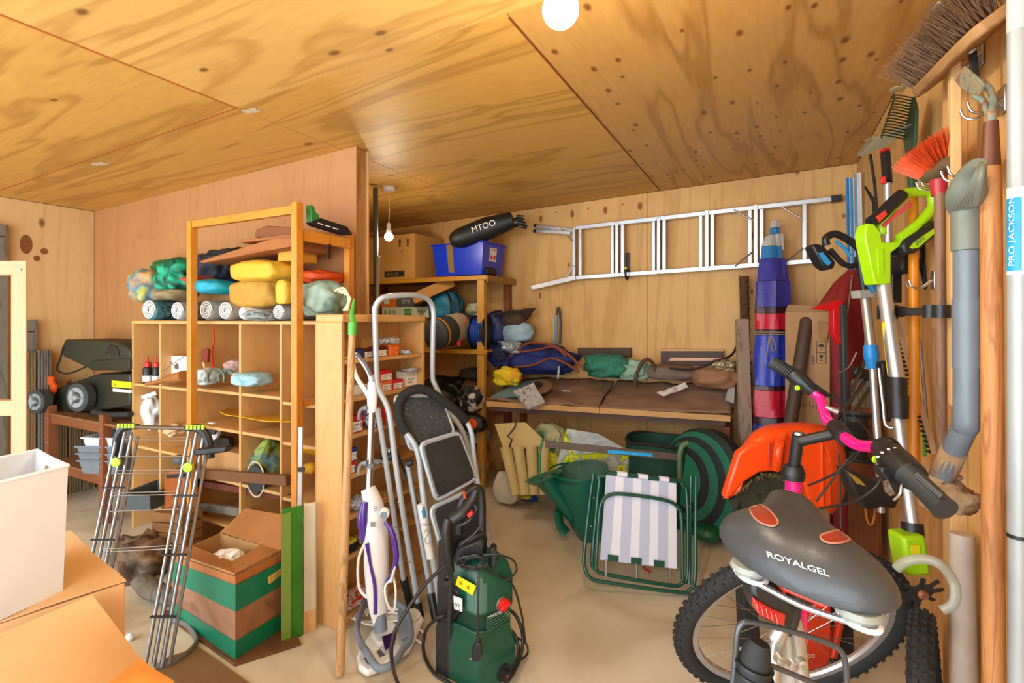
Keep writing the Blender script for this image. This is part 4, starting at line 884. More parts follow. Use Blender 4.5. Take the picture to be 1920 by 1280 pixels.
def roundq(q, f=.14, n=5):
    out = []
    for i in range(4):
        p, a, b = q[i], q[i - 1], q[(i + 1) % 4]; s_ = p + (a - p) * f; e_ = p + (b - p) * f
        for k in range(n + 1):
            u = k / n; out.append(s_ * (1 - u) ** 2 + p * 2 * u * (1 - u) + e_ * u * u)
    return out
def tread(pxq, name, m_, t, rib=0, ts=(2.55, 2.7, 2.7, 2.55)):
    q = [P(x, y, d) for (x, y), d in zip(pxq, ts)]; n = (q[1] - q[0]).cross(q[3] - q[0]).normalized()
    if n.dot(fv) > 0: n = -n
    cc = sum(q, V()) / 4; inn = [cc + (p - cc) * .92 + n * .008 for p in q]
    pan = MB().prism([p - n * .006 for p in roundq(q)], n * .012).build(name, lg, t, bevel=.003)
    MB().prism(roundq(inn), n * .006).build('anti_slip_mat', m_, pan, bevel=.004)
    if rib:
        mm = MB()
        for k in range(rib):
            f = (k + .5) / rib; mm.beam(inn[0].lerp(inn[3], f) + n * .006, inn[1].lerp(inn[2], f) + n * .006, .003, .003, side=(inn[3] - inn[0]))
        mm.build('rib', DARK, pan)
    MB().tube(roundq(q), .010, 8, closed=True).build('tread_rim', lg, pan, smooth=True)
tread([(738, 742), (826, 742), (852, 812), (770, 845)], 'top_tread', tread_m, t)
MB().tube([P(722, 845, 2.55), P(745, 838, 2.6)], .008, 8).build('brace', lg, t, smooth=True)
MB().tube([P(745, 850, 2.6), P(765, 900, 2.6), P(790, 960, 2.6)], .006, 8).build('brace', BLACK, t, smooth=True)
for x, y in [(729, 846), (748, 942), (766, 1052), (742, 986)]: MB().lathe(P(x, y, 2.53), -fv, [(.007, 0), (.007, .004), (.003, .007)], 10).build('rivet', STEEL, t)
t = thing('step_stool', 'smaller folding step ladder with black foam handle loop and ribbed treads', 'step ladder', PZ(831, 1174, 0))
D = [P(762, 812, 2.5), P(778, 835, 2.5), P(786, 862, 2.5), P(790, 900, 2.5), P(801, 985, 2.48), P(831, 1170, 2.46)]
MB().tube(D, .0145, 12, sm=5).build('front_leg', lg, t, smooth=True)
MB().tube([P(872, 785, 2.72), P(884, 812, 2.72), P(889, 860, 2.72), P(900, 930, 2.7), P(915, 1030, 2.68), P(926, 1130, 2.66)], .0135, 12, sm=5).build('front_leg', lg, t, smooth=True)
fo = [(762, 812), (751, 790), (747, 765), (756, 742), (778, 730), (800, 732), (826, 748), (852, 767), (874, 788)]
MB().tube([P(x, y, 2.5 + .22 * i / 8 - .05 * math.sin(i / 8 * PI)) for i, (x, y) in enumerate(fo)], .024, 14, sm=5).build('foam_handle', mat('black_foam', '1c1a19', .85), t, smooth=True)
tread([(787, 832), (859, 810), (892, 897), (817, 939)], 'upper_tread', rib_m, t, 18, (2.46, 2.64, 2.64, 2.46))
tread([(806, 952), (898, 912), (911, 995), (834, 1055)], 'lower_tread', rib_m, t, 18, (2.46, 2.64, 2.62, 2.44))
MB().tube([P(829, 1150, 2.46), P(833, 1176, 2.45)], [.019, .021], 12).build('rubber_foot', BLACK, t, smooth=True)
lb = MB().tube([P(788, 945, 2.475), P(807, 1046, 2.465)], .0185, 18).build('paper_sleeve', PAPER, t, smooth=True)
MB().tube([P(789, 950, 2.475), P(793, 970, 2.473)], .0189, 18).build('blue_band', mat('blue_band', '3f8fd0', .5), t, smooth=True)
text('3-STEP L', P(791, 985, 2.45), rv - zv * .05, zv, .016, PRINT, t)
MB().tube([P(x, y, 2.446) for x, y in [(796, 998), (800, 992), (804, 999), (799, 1005), (797, 1015), (803, 1020), (806, 1012)]], .001, 5, sm=4).build('figure_sketch', PRINT, t)
MB().tube([P(763, 870, 2.5), P(773, 866, 2.5)], .016, 10).build('hinge', BLACK, t, smooth=True)

# ================================================================ pressure washer
grn_w = mat('washer_green', '0f4a36', .35, var=.05); grn_l = mat('washer_light_green', '4c7466', .4, var=.04)
Nn, Ll, Rr = PZ(893, 1302, 0), PZ(826, 1262, 0), PZ(968, 1262, 0)
ux = (Rr - Nn); uy = (Ll - Nn)
t = thing('pressure_washer', 'green and black pressure washer with red dial and coiled black cable', 'pressure washer', Nn)
def fp(u0, v0, u1, v1, z, ch=.12): # chamfered footprint
    pts = [(u0 + ch, v0), (u1 - ch, v0), (u1, v0 + ch), (u1, v1 - ch), (u1 - ch, v1), (u0 + ch, v1), (u0, v1 - ch), (u0, v0 + ch)]
    return [Nn + ux * u + uy * v + V((0, 0, z)) for u, v in pts]
ringloft([fp(-.02, -.05, 1.05, 1.0, 0), fp(-.02, -.05, 1.05, 1.0, .14), fp(.06, .02, .98, .98, .20), fp(.06, .02, .98, .98, .235)]).build('lower_body', grn_w, t, bevel=.006)
ringloft([fp(.14, .08, .9, .95, .23), fp(.14, .08, .9, .95, .31)]).build('waist', mat('washer_deep_green', '0b3a2a', .4), t, bevel=.003)
ringloft([fp(.04, -.02, 1.0, .97, .30), fp(.04, -.02, 1.0, .97, .42), fp(.1, .06, .95, .95, .475), fp(.3, .3, .85, .95, .515)]).build('upper_body', grn_w, t, bevel=.006)
ringloft([fp(.02, -.035, .30, .35, .315, .06), fp(.02, -.035, .30, .35, .415, .06), fp(.1, .04, .32, .33, .455, .05)]).build('light_panel', grn_l, t, bevel=.004)
ringloft([fp(-.04, .72, .5, 1.12, 0, .03), fp(-.04, .72, .5, 1.12, .19, .03), fp(.0, .76, .5, 1.1, .22, .03), fp(-.03, .62, .5, 1.1, .26, .03), fp(-.03, .45, .5, 1.1, .3, .03), fp(-.03, .5, .5, 1.1, .38, .03), fp(0, .8, .5, 1.1, .42, .03), fp(0, .85, .5, 1.1, .56, .03)]).build('back_frame', BLACK, t, bevel=.004)
nrm = (uy.cross(zv)).normalized(); nrm = nrm if nrm.dot(fv) < 0 else -nrm   # outwards normal of the left-hand side
nf = (ux.cross(zv)).normalized(); nf = nf if nf.dot(fv) < 0 else -nf       # normal of the front with the dial
for k in range(6): MB().beam(Nn + ux * .2 + uy * -.045 + V((0, 0, .24 + k * .011)) + nf * .0, Nn + ux * .85 + uy * -.0 + V((0, 0, .25 + k * .011)), .004, .004).build('vent_slat', mat('vent_green', '3f6a58', .4), t)
def onfront(px, py, off=0):
    d = fv + rv * ((px - CX) / FP) + zv * ((HY - py) / FP); p0 = Nn + uy * -.03 + nf * off
    return cp + d * ((p0 - cp).dot(nf) / d.dot(nf))
def onside(px, py, off=0):
    d = fv + rv * ((px - CX) / FP) + zv * ((HY - py) / FP); p0 = Nn + ux * -.03 + nrm * off
    return cp + d * ((p0 - cp).dot(nrm) / d.dot(nrm))
c_ = onfront(941, 1131, .0)
dl = MB().lathe(c_, nf, [(.032, 0), (.032, .006), (.028, .01)], 26).build('dial_surround', mat('steel_ring', '6a6a64', .4, .5), t, smooth=True)
MB().lathe(c_ + nf * .008, nf, [(.026, 0), (.026, .01), (.02, .014), (.004, .015)], 24).build('red_dial', RED, dl, smooth=True)
MB().box(c_ + nf * .024, (.05, .016, .016), frame(ux.normalized() + zv * .3, None, nf)).build('dial_grip', RED, dl, bevel=.004)
text('PARKSIDE', onfront(914, 1160, .012), ux, zv, .016, PAPER, t, width=.085)
c_ = onfront(946, 1262, .01)
MB().lathe(c_ - nf * .03, nf, [(.035, 0), (.035, .03), (.022, .032), (.02, .055), (.012, .058)], 22).build('outlet', BLACK, t, smooth=True)
MB().lathe(c_ + nf * .028, nf, [(.012, 0), (.012, .008)], 18).build('outlet_ring', mat('red_ring', 'b53a28', .5), t, smooth=True)
q = [onside(x, y, .012) for x, y in [(859, 1079), (893, 1098), (886, 1116), (854, 1096)]]
MB().prism(q, nrm * .001).build('yellow_label', mat('yellow_label', '', .4), t)
for k in range(2): 
    c_ = q[0].lerp(q[1], .25 + .42 * k) .lerp(q[3].lerp(q[2], .25 + .42 * k), .5) + nrm * .002; MB().lathe(c_, nrm, [(.008, 0), (.008, .0006)], 14).build('warning_pictogram', mat('pictogram', '9a8a20', .5), t)
q = [onside(x, y, .012) for x, y in [(850, 1116), (867, 1122), (867, 1147), (852, 1141)]]
MB().prism(q, nrm * .001).build('noise_label', PAPER, t)
sd = -uy.normalized()
text('97', q[3] + nrm * .0022 + sd * .004 + V((0, 0, .010)), sd, zv, .028, PRINT, t); text('dB', q[3] + nrm * .0022 + sd * .025 + V((0, 0, .004)), sd, zv, .01, PRINT, t)
# handle, hooks, lance
MB().tube([P(884, 1062, 2.12), P(866, 1040, 2.1), P(868, 1020, 2.1), P(905, 1000, 2.12), P(906, 1035, 2.13)], .014, 8, sm=3).build('cable_hook', BLACK, t, smooth=True)
MB().prism([P(x, y, 2.06) for x, y in [(852, 1046), (857, 1030), (902, 1012), (908, 1020), (906, 1040), (880, 1052), (866, 1064), (854, 1060)]], fv * .08).build('cable_bracket', BLACK, t, bevel=.006)
MB().prism([P(x, y, 2.06) for x, y in [(919, 1030), (926, 1026), (931, 1032), (930, 1062), (921, 1066)]], fv * .05).build('side_hook', BLACK, t, bevel=.004)
MB().tube([P(862, 1000, 2.16), P(864, 950, 2.18), P(876, 925, 2.2), P(895, 914, 2.22), P(903, 930, 2.22), P(904, 985, 2.18), P(904, 1020, 2.12)], .017, 12, sm=4).build('carry_handle', BLACK, t, smooth=True)
MB().tube([P(868, 1018, 2.09), P(890, 1000, 2.1), P(902, 985, 2.1)], .006, 8).build('handle_strut', BLACK, t, smooth=True)
g_ = thing('spray_gun', 'black spray gun with red trigger clipped to the pressure washer', 'spray gun', P(842, 1000, 2.0))
MB().tube([P(846, 1072, 2.04), P(842, 1050, 2.03), P(838, 1000, 2.03), P(842, 972, 2.04)], [.016, .022, .027, .022], 12, sm=4, flat=.8).build('grip', BLACK, g_, smooth=True)
MB().tube([P(846, 975, 2.05), P(866, 962, 2.06), P(884, 940, 2.08), P(894, 918, 2.09)], [.024, .028, .022, .014], 12, sm=4).build('barrel', BLACK, g_, smooth=True)
MB().prism([P(x, y, 2.03) for x, y in [(875, 966), (884, 958), (888, 962), (880, 972)]], fv * .02).build('red_trigger', RED, g_, bevel=.002)
MB().tube([P(862, 985, 2.04), P(880, 975, 2.04), P(893, 955, 2.06), P(888, 945, 2.07)], .006, 8, sm=4).build('trigger_guard', BLACK, g_, smooth=True)
MB().tube([P(870, 922, 2.14), P(872, 934, 2.14)], .006, 10).build('orange_ring', mat('orange_ring', 'c84a20', .4), g_)
pl = thing('spray_lance', 'thin ribbed black lance standing down the left of the washer', 'lance', P(842, 1180, 2.03))
rib = []
for k in range(46): rib.append(.008 if k % 2 else .0105)
MB().tube([P(846, 1072, 2.04).lerp(P(842, 1185, 2.07), k / 45) for k in range(46)], rib, 10).build('ribbed_tube', DARK, pl, smooth=True)
MB().box(P(840, 1092, 2.05), (.035, .03, .025), frame(rv)).build('clip', BLACK, pl, bevel=.003)
hz = thing('pressure_hose', 'black pressure hose looping round the washer over the floor', 'hose', PZ(750, 1260, 0))
MB().tube([P(838, 1058, 2.02), P(800, 1092, 1.98), P(762, 1145, 1.93), P(738, 1190, 1.9), P(735, 1240, 1.9), PZ(752, 1290, .012), PZ(800, 1330, .01)], .0075, 10, sm=8).build('hose', BLACK, hz, smooth=True)
MB().tube([P(840, 1152, 2.1), P(818, 1160, 2.1), PZ(797, 1185, .1), PZ(795, 1225, .03), PZ(815, 1262, .012), PZ(850, 1285, .012), PZ(890, 1320, .02)], .0075, 10, sm=8).build('hose', BLACK, hz, smooth=True)
MB().tube([P(950, 1140, 2.2), P(968, 1155, 2.2), P(980, 1190, 2.15), P(976, 1230, 2.1), P(960, 1265, 2.0), P(940, 1290, 1.95)], .0075, 10, sm=8).tube([P(948, 1175, 2.18), P(965, 1190, 2.15), P(972, 1225, 2.1), P(955, 1265, 2.02)], .0075, 10, sm=8).build('hose', BLACK, hz, smooth=True)
cb = thing('washer_cable', 'tangled black power cable on top of the washer with three-pin plug', 'cable', P(900, 1050, 2.0))
m_ = MB(); r_ = random.Random(5)
for k in range(6):
    m_.tube([P(888 + 26 * math.cos(a) + r_.uniform(-4, 4), 1052 + 11 * math.sin(a) + r_.uniform(-3, 3) + k, 2.0 + .015 * k) for a in [i * PI / 5 + k for i in range(10)]], .004, 6, sm=4)
m_.tube([P(905, 1040, 2.02), P(935, 1040, 2.02), P(962, 1050, 2.04), P(968, 1070, 2.05), P(950, 1086, 2.06), P(930, 1078, 2.05), P(905, 1060, 2.04)], .004, 6, sm=6)
m_.tube([P(935, 1078, 2.05), P(962, 1098, 2.1), P(978, 1150, 2.13), P(985, 1200, 2.13), PZ(990, 1222, .03), PZ(978, 1236, .012)], .0045, 6, sm=6)
m_.tube([P(962, 1190, 2.18), P(985, 1205, 2.14), PZ(990, 1212, .02)], .0045, 6, sm=4)
m_.tube([P(893, 1062, 1.98), P(897, 1080, 1.95), P(896, 1150, 1.93), P(896, 1195, 1.93)], .0048, 8, sm=6).build('flex', BLACK, cb, smooth=True)
MB().tube([P(896, 1185, 1.93), P(896, 1210, 1.93)], [.006, .009], 8).build('strain_relief', BLACK, cb, smooth=True)
MB().prism([P(x, y, 1.92) for x, y in [(892, 1208), (902, 1205), (904, 1230), (898, 1241), (884, 1240), (884, 1222)]], fv * .03).build('plug', BLACK, cb, bevel=.004)
for y, w_ in ((1218, 6), (1225, 6), (1235, 12)): MB().prism([P(892 - w_, y - 2, 1.93), P(886, y - 2, 1.93), P(886, y + 2, 1.93), P(892 - w_, y + 2, 1.93)], fv * .006).build('pin', STEEL, cb)
# ================================================================ rear shelves behind the partition
yel = wood('yellow_varnished_timber', 'c8902c', '9a6416', 'x', .6, rough=.45, wscale=3); yel_z = wood('yellow_varnished_timber_z', 'd09a40', 'a06a20', 'z', .6, rough=.45, wscale=3)
t = thing('storage_rack', 'yellow varnished timber shelf rack against the back wall left of the worktop', 'shelving', (-2.30, 3.85, 0))
for x, y in [(-2.32, 3.87), (-3.9, 3.87), (-2.32, 4.36), (-3.9, 4.36)]:
    MB().ab((x - .035, y - .025, 0), (x + .035, y + .025, 1.87)).build('post', yel_z if y < 4 else redw, t, bevel=.003)
for z in (1.90, 1.235, .60):
    MB().ab((-3.95, 3.83, z - .04), (-2.25, 3.843, z)).build('front_rail', yel, t, bevel=.002)
    MB().ab((-3.95, 3.8435, z - .022), (-2.255 if z > 1 else -2.38, 4.395, z)).build('shelf_board', wood('rack_board', 'b98a50', '8a6030', 'x', .5, wscale=2), t, bevel=.002)
    if z > 1.5: MB().ab((-2.254, 3.84, z - .06), (-2.24, 4.395, z)).build('end_rail', wood('rack_end', 'a87c44', '8a6030', 'y', .5, wscale=2), t)
# upper shelf
t, q = carton('cardboard_carton', 'cardboard carton with two up arrows on the top shelf left of the blue crate', PY(688, 515, 3.88) * V((1, 1, 0)).length * 0 + V((PY(688, 515, 3.88).x, 3.88, 1.901)), V((PY(778, 515, 3.87).x, 3.87, 1.901)), .42, .44, mat('honey_cardboard', 'c08c48', .8, var=.06, scale=6)) if 0 else carton('cardboard_carton', 'cardboard carton with two up arrows on the top shelf left of the blue crate', V((PY(688, 515, 3.88).x, 3.88, 1.901)), V((PY(778, 515, 3.87).x, 3.87, 1.901)), .42, .44, mat('honey_cardboard', 'c08c48', .8, var=.06, scale=6))
ex = (q[1] - q[0]).normalized()
for u in (.70, .86):
    c_ = on_face(q, u, .84, .44); m_ = MB().prism([c_ + ex * a + zv * b for a, b in [(-.018, 0), (0, .04), (.018, 0), (.009, 0), (.009, -.05), (-.009, -.05), (-.009, 0)]], V((0, -.0008, 0))).build('up_arrow', PRINT, t)
text('UP', on_face(q, .70, .60, .44), ex, zv, .035, PRINT, t)
c_ = on_face(q, .38, .06, .44); MB().boxf(c_, ex * .26, (0, -.0006, 0), (0, 0, .06)).build('black_strip', PRINT, t)
text('18 X 13', c_ + ex * .03 + V((0, -.0012, .014)), ex, zv, .045, mat('honey_print', 'c08c48', .8), t)
solo('red_cloth', 'thin red cloth lying under the blue crate', 'cloth', MB().sheet((-2.95, 3.85, 1.906), (-2.62, 3.85, 1.906), (-2.62, 4.1, 1.906), (-2.95, 4.1, 1.906), 6, 4, .004, 8, 1, .005), mat('red_felt', 'a8281e', .9))
A, B = V((PY(818, 500, 3.89).x, 3.89, 1.912)), V((PY(903, 500, 3.87).x, 3.87, 1.912)); q = quadbase(A, B, .34); cc = sum(q, V()) / 4
t = thing('blue_crate', 'bright blue plastic crate with red and white label on the top shelf', 'crate', q[0])
bl = mat('crate_blue', '1338c8', .3, var=.04, coat=.3)
tq = [cc + (p - cc) * 1.12 + zv * .285 for p in q]
openbox(q, tq, .005).build('tub', bl, t, bevel=.008)
for i in range(4):
    MB().beam(tq[i] + (tq[i] - cc).normalized() * .012, tq[(i + 1) % 4] + (tq[(i + 1) % 4] - cc).normalized() * .012, .03, .012).build('rim', bl, t, bevel=.003)
ex = (B - A).normalized(); ey = V((-ex.y, ex.x, 0))
def cf(u, h): return (q[0].lerp(q[1], u)).lerp(tq[0].lerp(tq[1], u), h) - ey * .002
m_ = MB().prism([cf(.3, .12), cf(.42, .10), cf(.42, 1.02), cf(.29, 1.03)], -ey * .002).build('tape_strip', mat('brown_tape', '8a6c48', .25), t)
def cs(u, h): return (q[1].lerp(q[2], u)).lerp(tq[1].lerp(tq[2], u), h) + ex * .003
MB().prism([cs(.3, .45), cs(.62, .45), cs(.62, .88), cs(.3, .88)], ex * .001).build('white_label', PAPER, t)
for u in (.34, .48): MB().prism([cs(u, .5) + ex * .002, cs(u + .1, .52) + ex * .002, cs(u + .1, .64) + ex * .002, cs(u + .02, .66) + ex * .002], ex * .001).build('red_mark', RED, t)
MB().prism([cs(.36, .8) + ex * .002, cs(.56, .8) + ex * .002, cs(.56, .84) + ex * .002, cs(.36, .84) + ex * .002], ex * .001).build('red_line', RED, t)
a, b = P(846, 452, 4.56), P(962, 412, 4.46)
t = thing('tent_bag', 'long black bag with white lettering lying across the blue crate', 'bag', a)
MB().tube([a, a.lerp(b, .15), a.lerp(b, .6), b], [.05, .09, .105, .07], 16, sm=5).build('bag', mat('black_nylon', '17191a', .5, bump=.4), t, smooth=True)
MB().tube([a.lerp(b, .75) + fv * .02, b + rv * .05 - zv * .02], [.06, .04], 12).build('bundle_end', BLACK, t, smooth=True)
for k in range(4): MB().lathe(b + rv * (.03 + .012 * k) - zv * (.03 * k - .03) - fv * .02, rv - zv * .2, [(.014, 0), (.014, .04), (.018, .042), (.018, .06)], 10).build('strap_buckle', BLACK, t, smooth=True)
text('MTOO', a.lerp(b, .36) - fv * .112 - zv * .015 + zv * .0, (b - a), zv, .075, PAPER, t)
solo('black_roll', 'small black rolled item at the right end of the top shelf', 'roll', MB().lathe(V((-2.33, 3.92, 1.945)), (.15, 1, 0), [(.03, 0), (.042, .004), (.042, .14), (.03, .145)], 18), BLACK, smooth=True)
# middle shelf: motherboard boxes and bags
def bx(name, label, px0, px1, z, h, col, Y=4.0, dep=.22, skew=0):
    a, b = V((PY(px0, 600, Y).x, Y, z)), V((PY(px1, 600, Y).x, Y + skew, z)); return carton(name, label, a, b, dep, h, mat('bx_' + col, col, .5, var=.03), tape=mat('bx_' + col, col))
t, q = bx('cardboard_carton', 'plain carton low on the middle shelf behind the bookcase', 690, 800, 1.236, .29, 'a87a44')
t, q = bx('computer_board_box', 'flat white and green computer board box lying on the middle shelf', 716, 804, 1.527, .105, 'cfd6c0', 3.97)
ex = (q[1] - q[0]).normalized()
c_ = on_face(q, .50, .32, .105); MB().boxf(c_ - V((0, 0, .01)), ex * .085, (0, -.0006, 0), (0, 0, .06)).build('green_badge', mat('badge_green', '2f8a30', .5), t)
text('ASUS', c_ + ex * .008 + V((0, -.0012, .012)), ex, zv, .03, PAPER, t); text('M2V', on_face(q, .76, .3, .105), ex, zv, .055, mat('badge_green', ''), t)
for k in range(3): MB().boxf(on_face(q, .05 + .1 * k, .3 , .105), ex * .03, (0, -.0006, 0), (0, 0, .04)).build('printed_block', mat('olive_print', '8ea05a', .5), t)
t, q = bx('orange_box', 'orange box with white panel on top of the computer board box', 713, 742, 1.633, .135, 'dd7a24', 3.97)
c_ = on_face(q, .25, .25, .135); MB().boxf(c_, (q[1] - q[0]).normalized() * .07, (0, -.0006, 0), (0, 0, .07)).build('white_panel', PAPER, t)
t, q = bx('grey_box', 'dark grey box with white letters beside the orange box', 744, 776, 1.633, .135, '5a5f60', 3.97)
text('GTX', on_face(q, .3, .25, .135), (q[1] - q[0]), zv, .055, PAPER, t)
c_ = PY(815, 545, 3.98); t = thing('tilted_carton', 'small tan carton tilted on top of the middle shelf boxes', 'box', c_)
MB().box(c_, (.42, .26, .10), rotz(.5) @ Matrix.Rotation(-.42, 3, 'Y')).build('body', mat('tan_card', 'b5803c', .8), t, bevel=.003)
lump('rucksack', 'turquoise blue rucksack with black straps on the middle shelf', 'bag', 838, 578, 58, 62, mat('turquoise_nylon', '1c6f94', .55, bump=.3), Y=4.05, dy=.14, seed=61, amp=.1)
t = bpy.data.objects['rucksack']; t['_o'] = (0, 0, 0)
for x in (842, 858): MB().tube([PY(x - 4, 548, 3.95), PY(x + 2, 565, 3.90), PY(x + 4, 600, 3.91)], .012, 8, sm=4, flat=.4).build('strap', BLACK, t, smooth=True)
a, b = P(812, 628, 4.35), P(868, 612, 4.75)
t = thing('sleeping_bag', 'charcoal rolled sleeping bag with beige label on the middle shelf', 'sleeping bag', a)
MB().tube([a, a.lerp(b, .06), a.lerp(b, .94), b], [.10, .135, .14, .11], 20).build('roll', mat('charcoal_nylon', '3a4046', .6, bump=.4), t, smooth=True)
MB().tube([a.lerp(b, .45), a.lerp(b, .85)], .1425, 20, caps=False).build('beige_label', mat('beige_label', 'b3a488', .7), t, smooth=True)
MB().tube([a.lerp(b, .1), a.lerp(b, .16)], .1405, 20, caps=False).build('yellow_band', mat('mustard_band', 'c98e1e', .6), t, smooth=True)
c_ = PY(893, 616, 3.84)
t = thing('cable_reel', 'black cable reel wound with blue flex and a red plug on the middle shelf', 'cable reel', V((c_.x, c_.y, 1.236)))
c_.z = 1.236 + .155
for k, x in enumerate((-.09, .05)): MB().lathe(c_ + V((x, .1, 0)), (1, .15, 0), [(.15, 0), (.155, .004), (.155, .012), (.05, .016)], 28).build('flange', BLACK, t, smooth=True)
for k in range(7): MB().tube([c_ + V((-.07 + .018 * k, .1 + .12 * math.cos(a), .12 * math.sin(a))) for a in [i * PI / 12 for i in range(24)]], .01, 8, closed=True).build('blue_flex', mat('blue_flex', '123c9a', .4), t, smooth=True)
MB().tube([c_ + V((-.1, 0, .13)), c_ + V((-.13, -.03, .04)), c_ + V((-.15, -.04, -.04))], .006, 8, sm=4).build('orange_flex', mat('orange_flex', 'd2381c', .4), t, smooth=True)
MB().tube([c_ + V((-.15, -.04, -.04)), c_ + V((-.16, -.045, -.12))], [.018, .028], 10).build('red_plug', RED, t, smooth=True)
lump('pale_bag', 'small olive and pale bag behind the cable reel', 'bag', 893, 580, 32, 26, mottled('olive_pale', ['8b8a68', 'b8b89a', '4f5040'], 10), Y=4.15, dy=.08, seed=63)
lump('navy_case', 'round dark blue case right of the rack post', 'bag', 932, 618, 46, 72, mat('navy_case', '10225e', .5), Y=4.2, dy=.12, seed=64, amp=.06)
solo('floppy_hat', 'brown floppy felt hat lying on the navy case', 'hat', MB().sheet(PY(925, 588, 4.05), PY(1006, 578, 4.12), PY(985, 600, 4.3), PY(930, 612, 4.3), 14, 10, .03, 5, 3, .008).blob(PY(962, 600, 4.18), .13, .10, .07, .1, 3), mat('brown_felt', '4e3a2c', .9), smooth=2)
lump('blue_pillow', 'pale blue pillow below the brown hat', 'pillow', 968, 622, 64, 42, mat('pale_blue_fabric', '9ab6c8', .7), Y=4.2, dy=.1, seed=65, amp=.07)
# lower shelf behind the ladders
lump('black_sack', 'black crumpled bag on the lower rack shelf behind the ladders', 'bag', 840, 735, 90, 62, mat('black_sack', '191a18', .4, bump=.5), Y=4.05, dy=.2, seed=66, amp=.2)
lump('flat_cap', 'dark grey-brown flat hat stacked above the black sack', 'hat', 888, 700, 50, 22, mat('dark_hat', '3c352e', .9), Y=4.1, dy=.12, seed=67, amp=.05)
lump('folded_cloth', 'brown folded cloth under the flat hat', 'cloth', 885, 722, 46, 20, mat('mid_brown_cloth', '7c5c40', .9), Y=4.1, dy=.12, seed=68, amp=.06)
lump('soft_toy', 'black and white printed soft bag in front of the rack post', 'bag', 884, 748, 44, 48, mottled('black_white_print', ['121212', '121212', 'd8d4cc', 'c2803c'], 9, .6), Y=3.76, dy=.07, seed=69, amp=.15)
lump('black_pouch', 'black pouch with an orange oval patch below the printed bag', 'bag', 886, 792, 50, 34, mat('black_pouch', '1e1e20', .5), Y=3.76, dy=.08, seed=70, amp=.12)
t = bpy.data.objects['black_pouch']; t['_o'] = (0, 0, 0)
MB().lathe(PY(886, 794, 3.672), (0, -1, 0), [(.045, 0), (.03, .008)], 20).build('orange_patch', mat('orange_patch', 'd8501c', .5), t, smooth=True)
for k, (x, y, w_, h_, c_, l_) in enumerate([(872, 815, 90, 26, '8a97a0', 'pale blue-grey folded sheet stacked under the black pouch'), (868, 842, 86, 30, '6e5a48', 'brown blanket below the pale folded sheet'), (880, 878, 60, 44, 'a39a88', 'pale crumpled sack on the floor behind the ladders')]):
    lump('folded_bundle', l_, 'bundle', x, y, w_, h_, mat('bundle_' + c_, c_, .8), Y=3.98 - .05 * k, dy=.2, seed=71 + k, amp=.12)
# dark pole beside the partition
solo('grey_pole', 'tall dark grey pole standing just right of the partition edge', 'pole', MB().tube([V((PY(707, 600, 3.0).x, 3.0, 0)), V((PY(704, 600, 3.0).x, 3.0, PY(704, 352, 3.0).z))], .019, 14), mat('charcoal_tube', '4a4e50', .5), smooth=True)
solo('light_strut', 'thin light grey strut leaning against the dark pole', 'pole', MB().beam(V((PY(700, 600, 2.95).x, 2.95, 0)), PY(709, 480, 2.95), .02, .02), mat('light_strut', 'a9adb0', .4, .3), bevel=.003)

# ================================================================ worktop
FL, FR = V((-2.20, 3.74, .80)), V((-.276, 4.00, .80)); BL_, BR_ = V((-2.20, 4.395, .80)), V((-.276, 4.395, .80))
bd = wood('worktop_pine', 'd6a566', 'b57f42', 'x', .5, wscale=3, knots=.03)
t = thing('workbench', 'pale pine workbench along the back wall under brown dust covers', 'workbench', (-1.2, 4.1, 0))
M1 = FL.lerp(FR, .505)
for a, b in ((FL, M1 - V((.002, 0, 0))), (M1 + V((.002, 0, 0)), FR)):
    MB().boxf(a - V((0, 0, .045)), b - a, (0, .02, 0), (0, 0, .045)).build('front_board', bd, t, bevel=.002)
    MB().prism([a + V((0, .021, -.02)), b + V((0, .021, -.02)), V((b.x, 4.39, .78)), V((a.x, 4.39, .78))], (0, 0, .018)).build('top_board', bd, t)
MB().boxf(FL + V((.02, .03, -.085)), (FR - FL) * .97, (0, .03, 0), (0, 0, .04)).build('under_rail', mat('dark_rail', '5a4238', .7), t)
for p in (FR + V((-.03, .04, 0)), V((-.31, 4.34, .8)), V((-2.14, 4.34, .8))): MB().ab((p.x - .025, p.y - .02, 0), (p.x + .025, p.y + .02, .71)).build('leg', redw, t, bevel=.002)
cov = mat('brown_cover', '8a6a54', .85, var=.12, scale=4, bump=.2)
W_ = .822
def zz(p, z): return V((p.x, p.y, z))
solo('dust_cover', 'brown dust cover spread over the left half of the workbench', 'cover', MB().sheet(zz(FL, W_ - .01), zz(M1, W_ - .01) - V((.01, 0, 0)), V((-1.25, 4.36, .965)), V((-2.1, 4.36, .95)), 30, 16, .022, 5, 4, .012), cov, smooth=2)
solo('dust_cover', 'brown dust cover spread over the right half of the workbench', 'cover', MB().sheet(zz(M1, W_ - .01), zz(FR, W_ - .01), V((-.28, 4.36, .99)), V((-1.22, 4.36, .96)), 30, 16, .022, 5, 9, .012), cov, smooth=2)
lump('cushion', 'grey-brown rounded cushion at the back right of the workbench', 'cushion', 1258, 698, 96, 30, mat('taupe_cover', '776456', .85, bump=.2), Y=4.25, dy=.13, seed=80, amp=.07)
lump('leather_bundle', 'tan leather bundle at the right end of the workbench', 'bundle', 1345, 706, 84, 46, mat('tan_leather', '94694a', .7, bump=.2), Y=4.22, dy=.15, seed=81, amp=.1)
lump('net_ball', 'ball of pale netting on the tan leather bundle', 'netting', 1356, 684, 38, 22, mottled('netting', ['d8c89c', '4a3a2a', 'c8a878'], 30, .8), Y=4.15, dy=.07, seed=82, amp=.3)
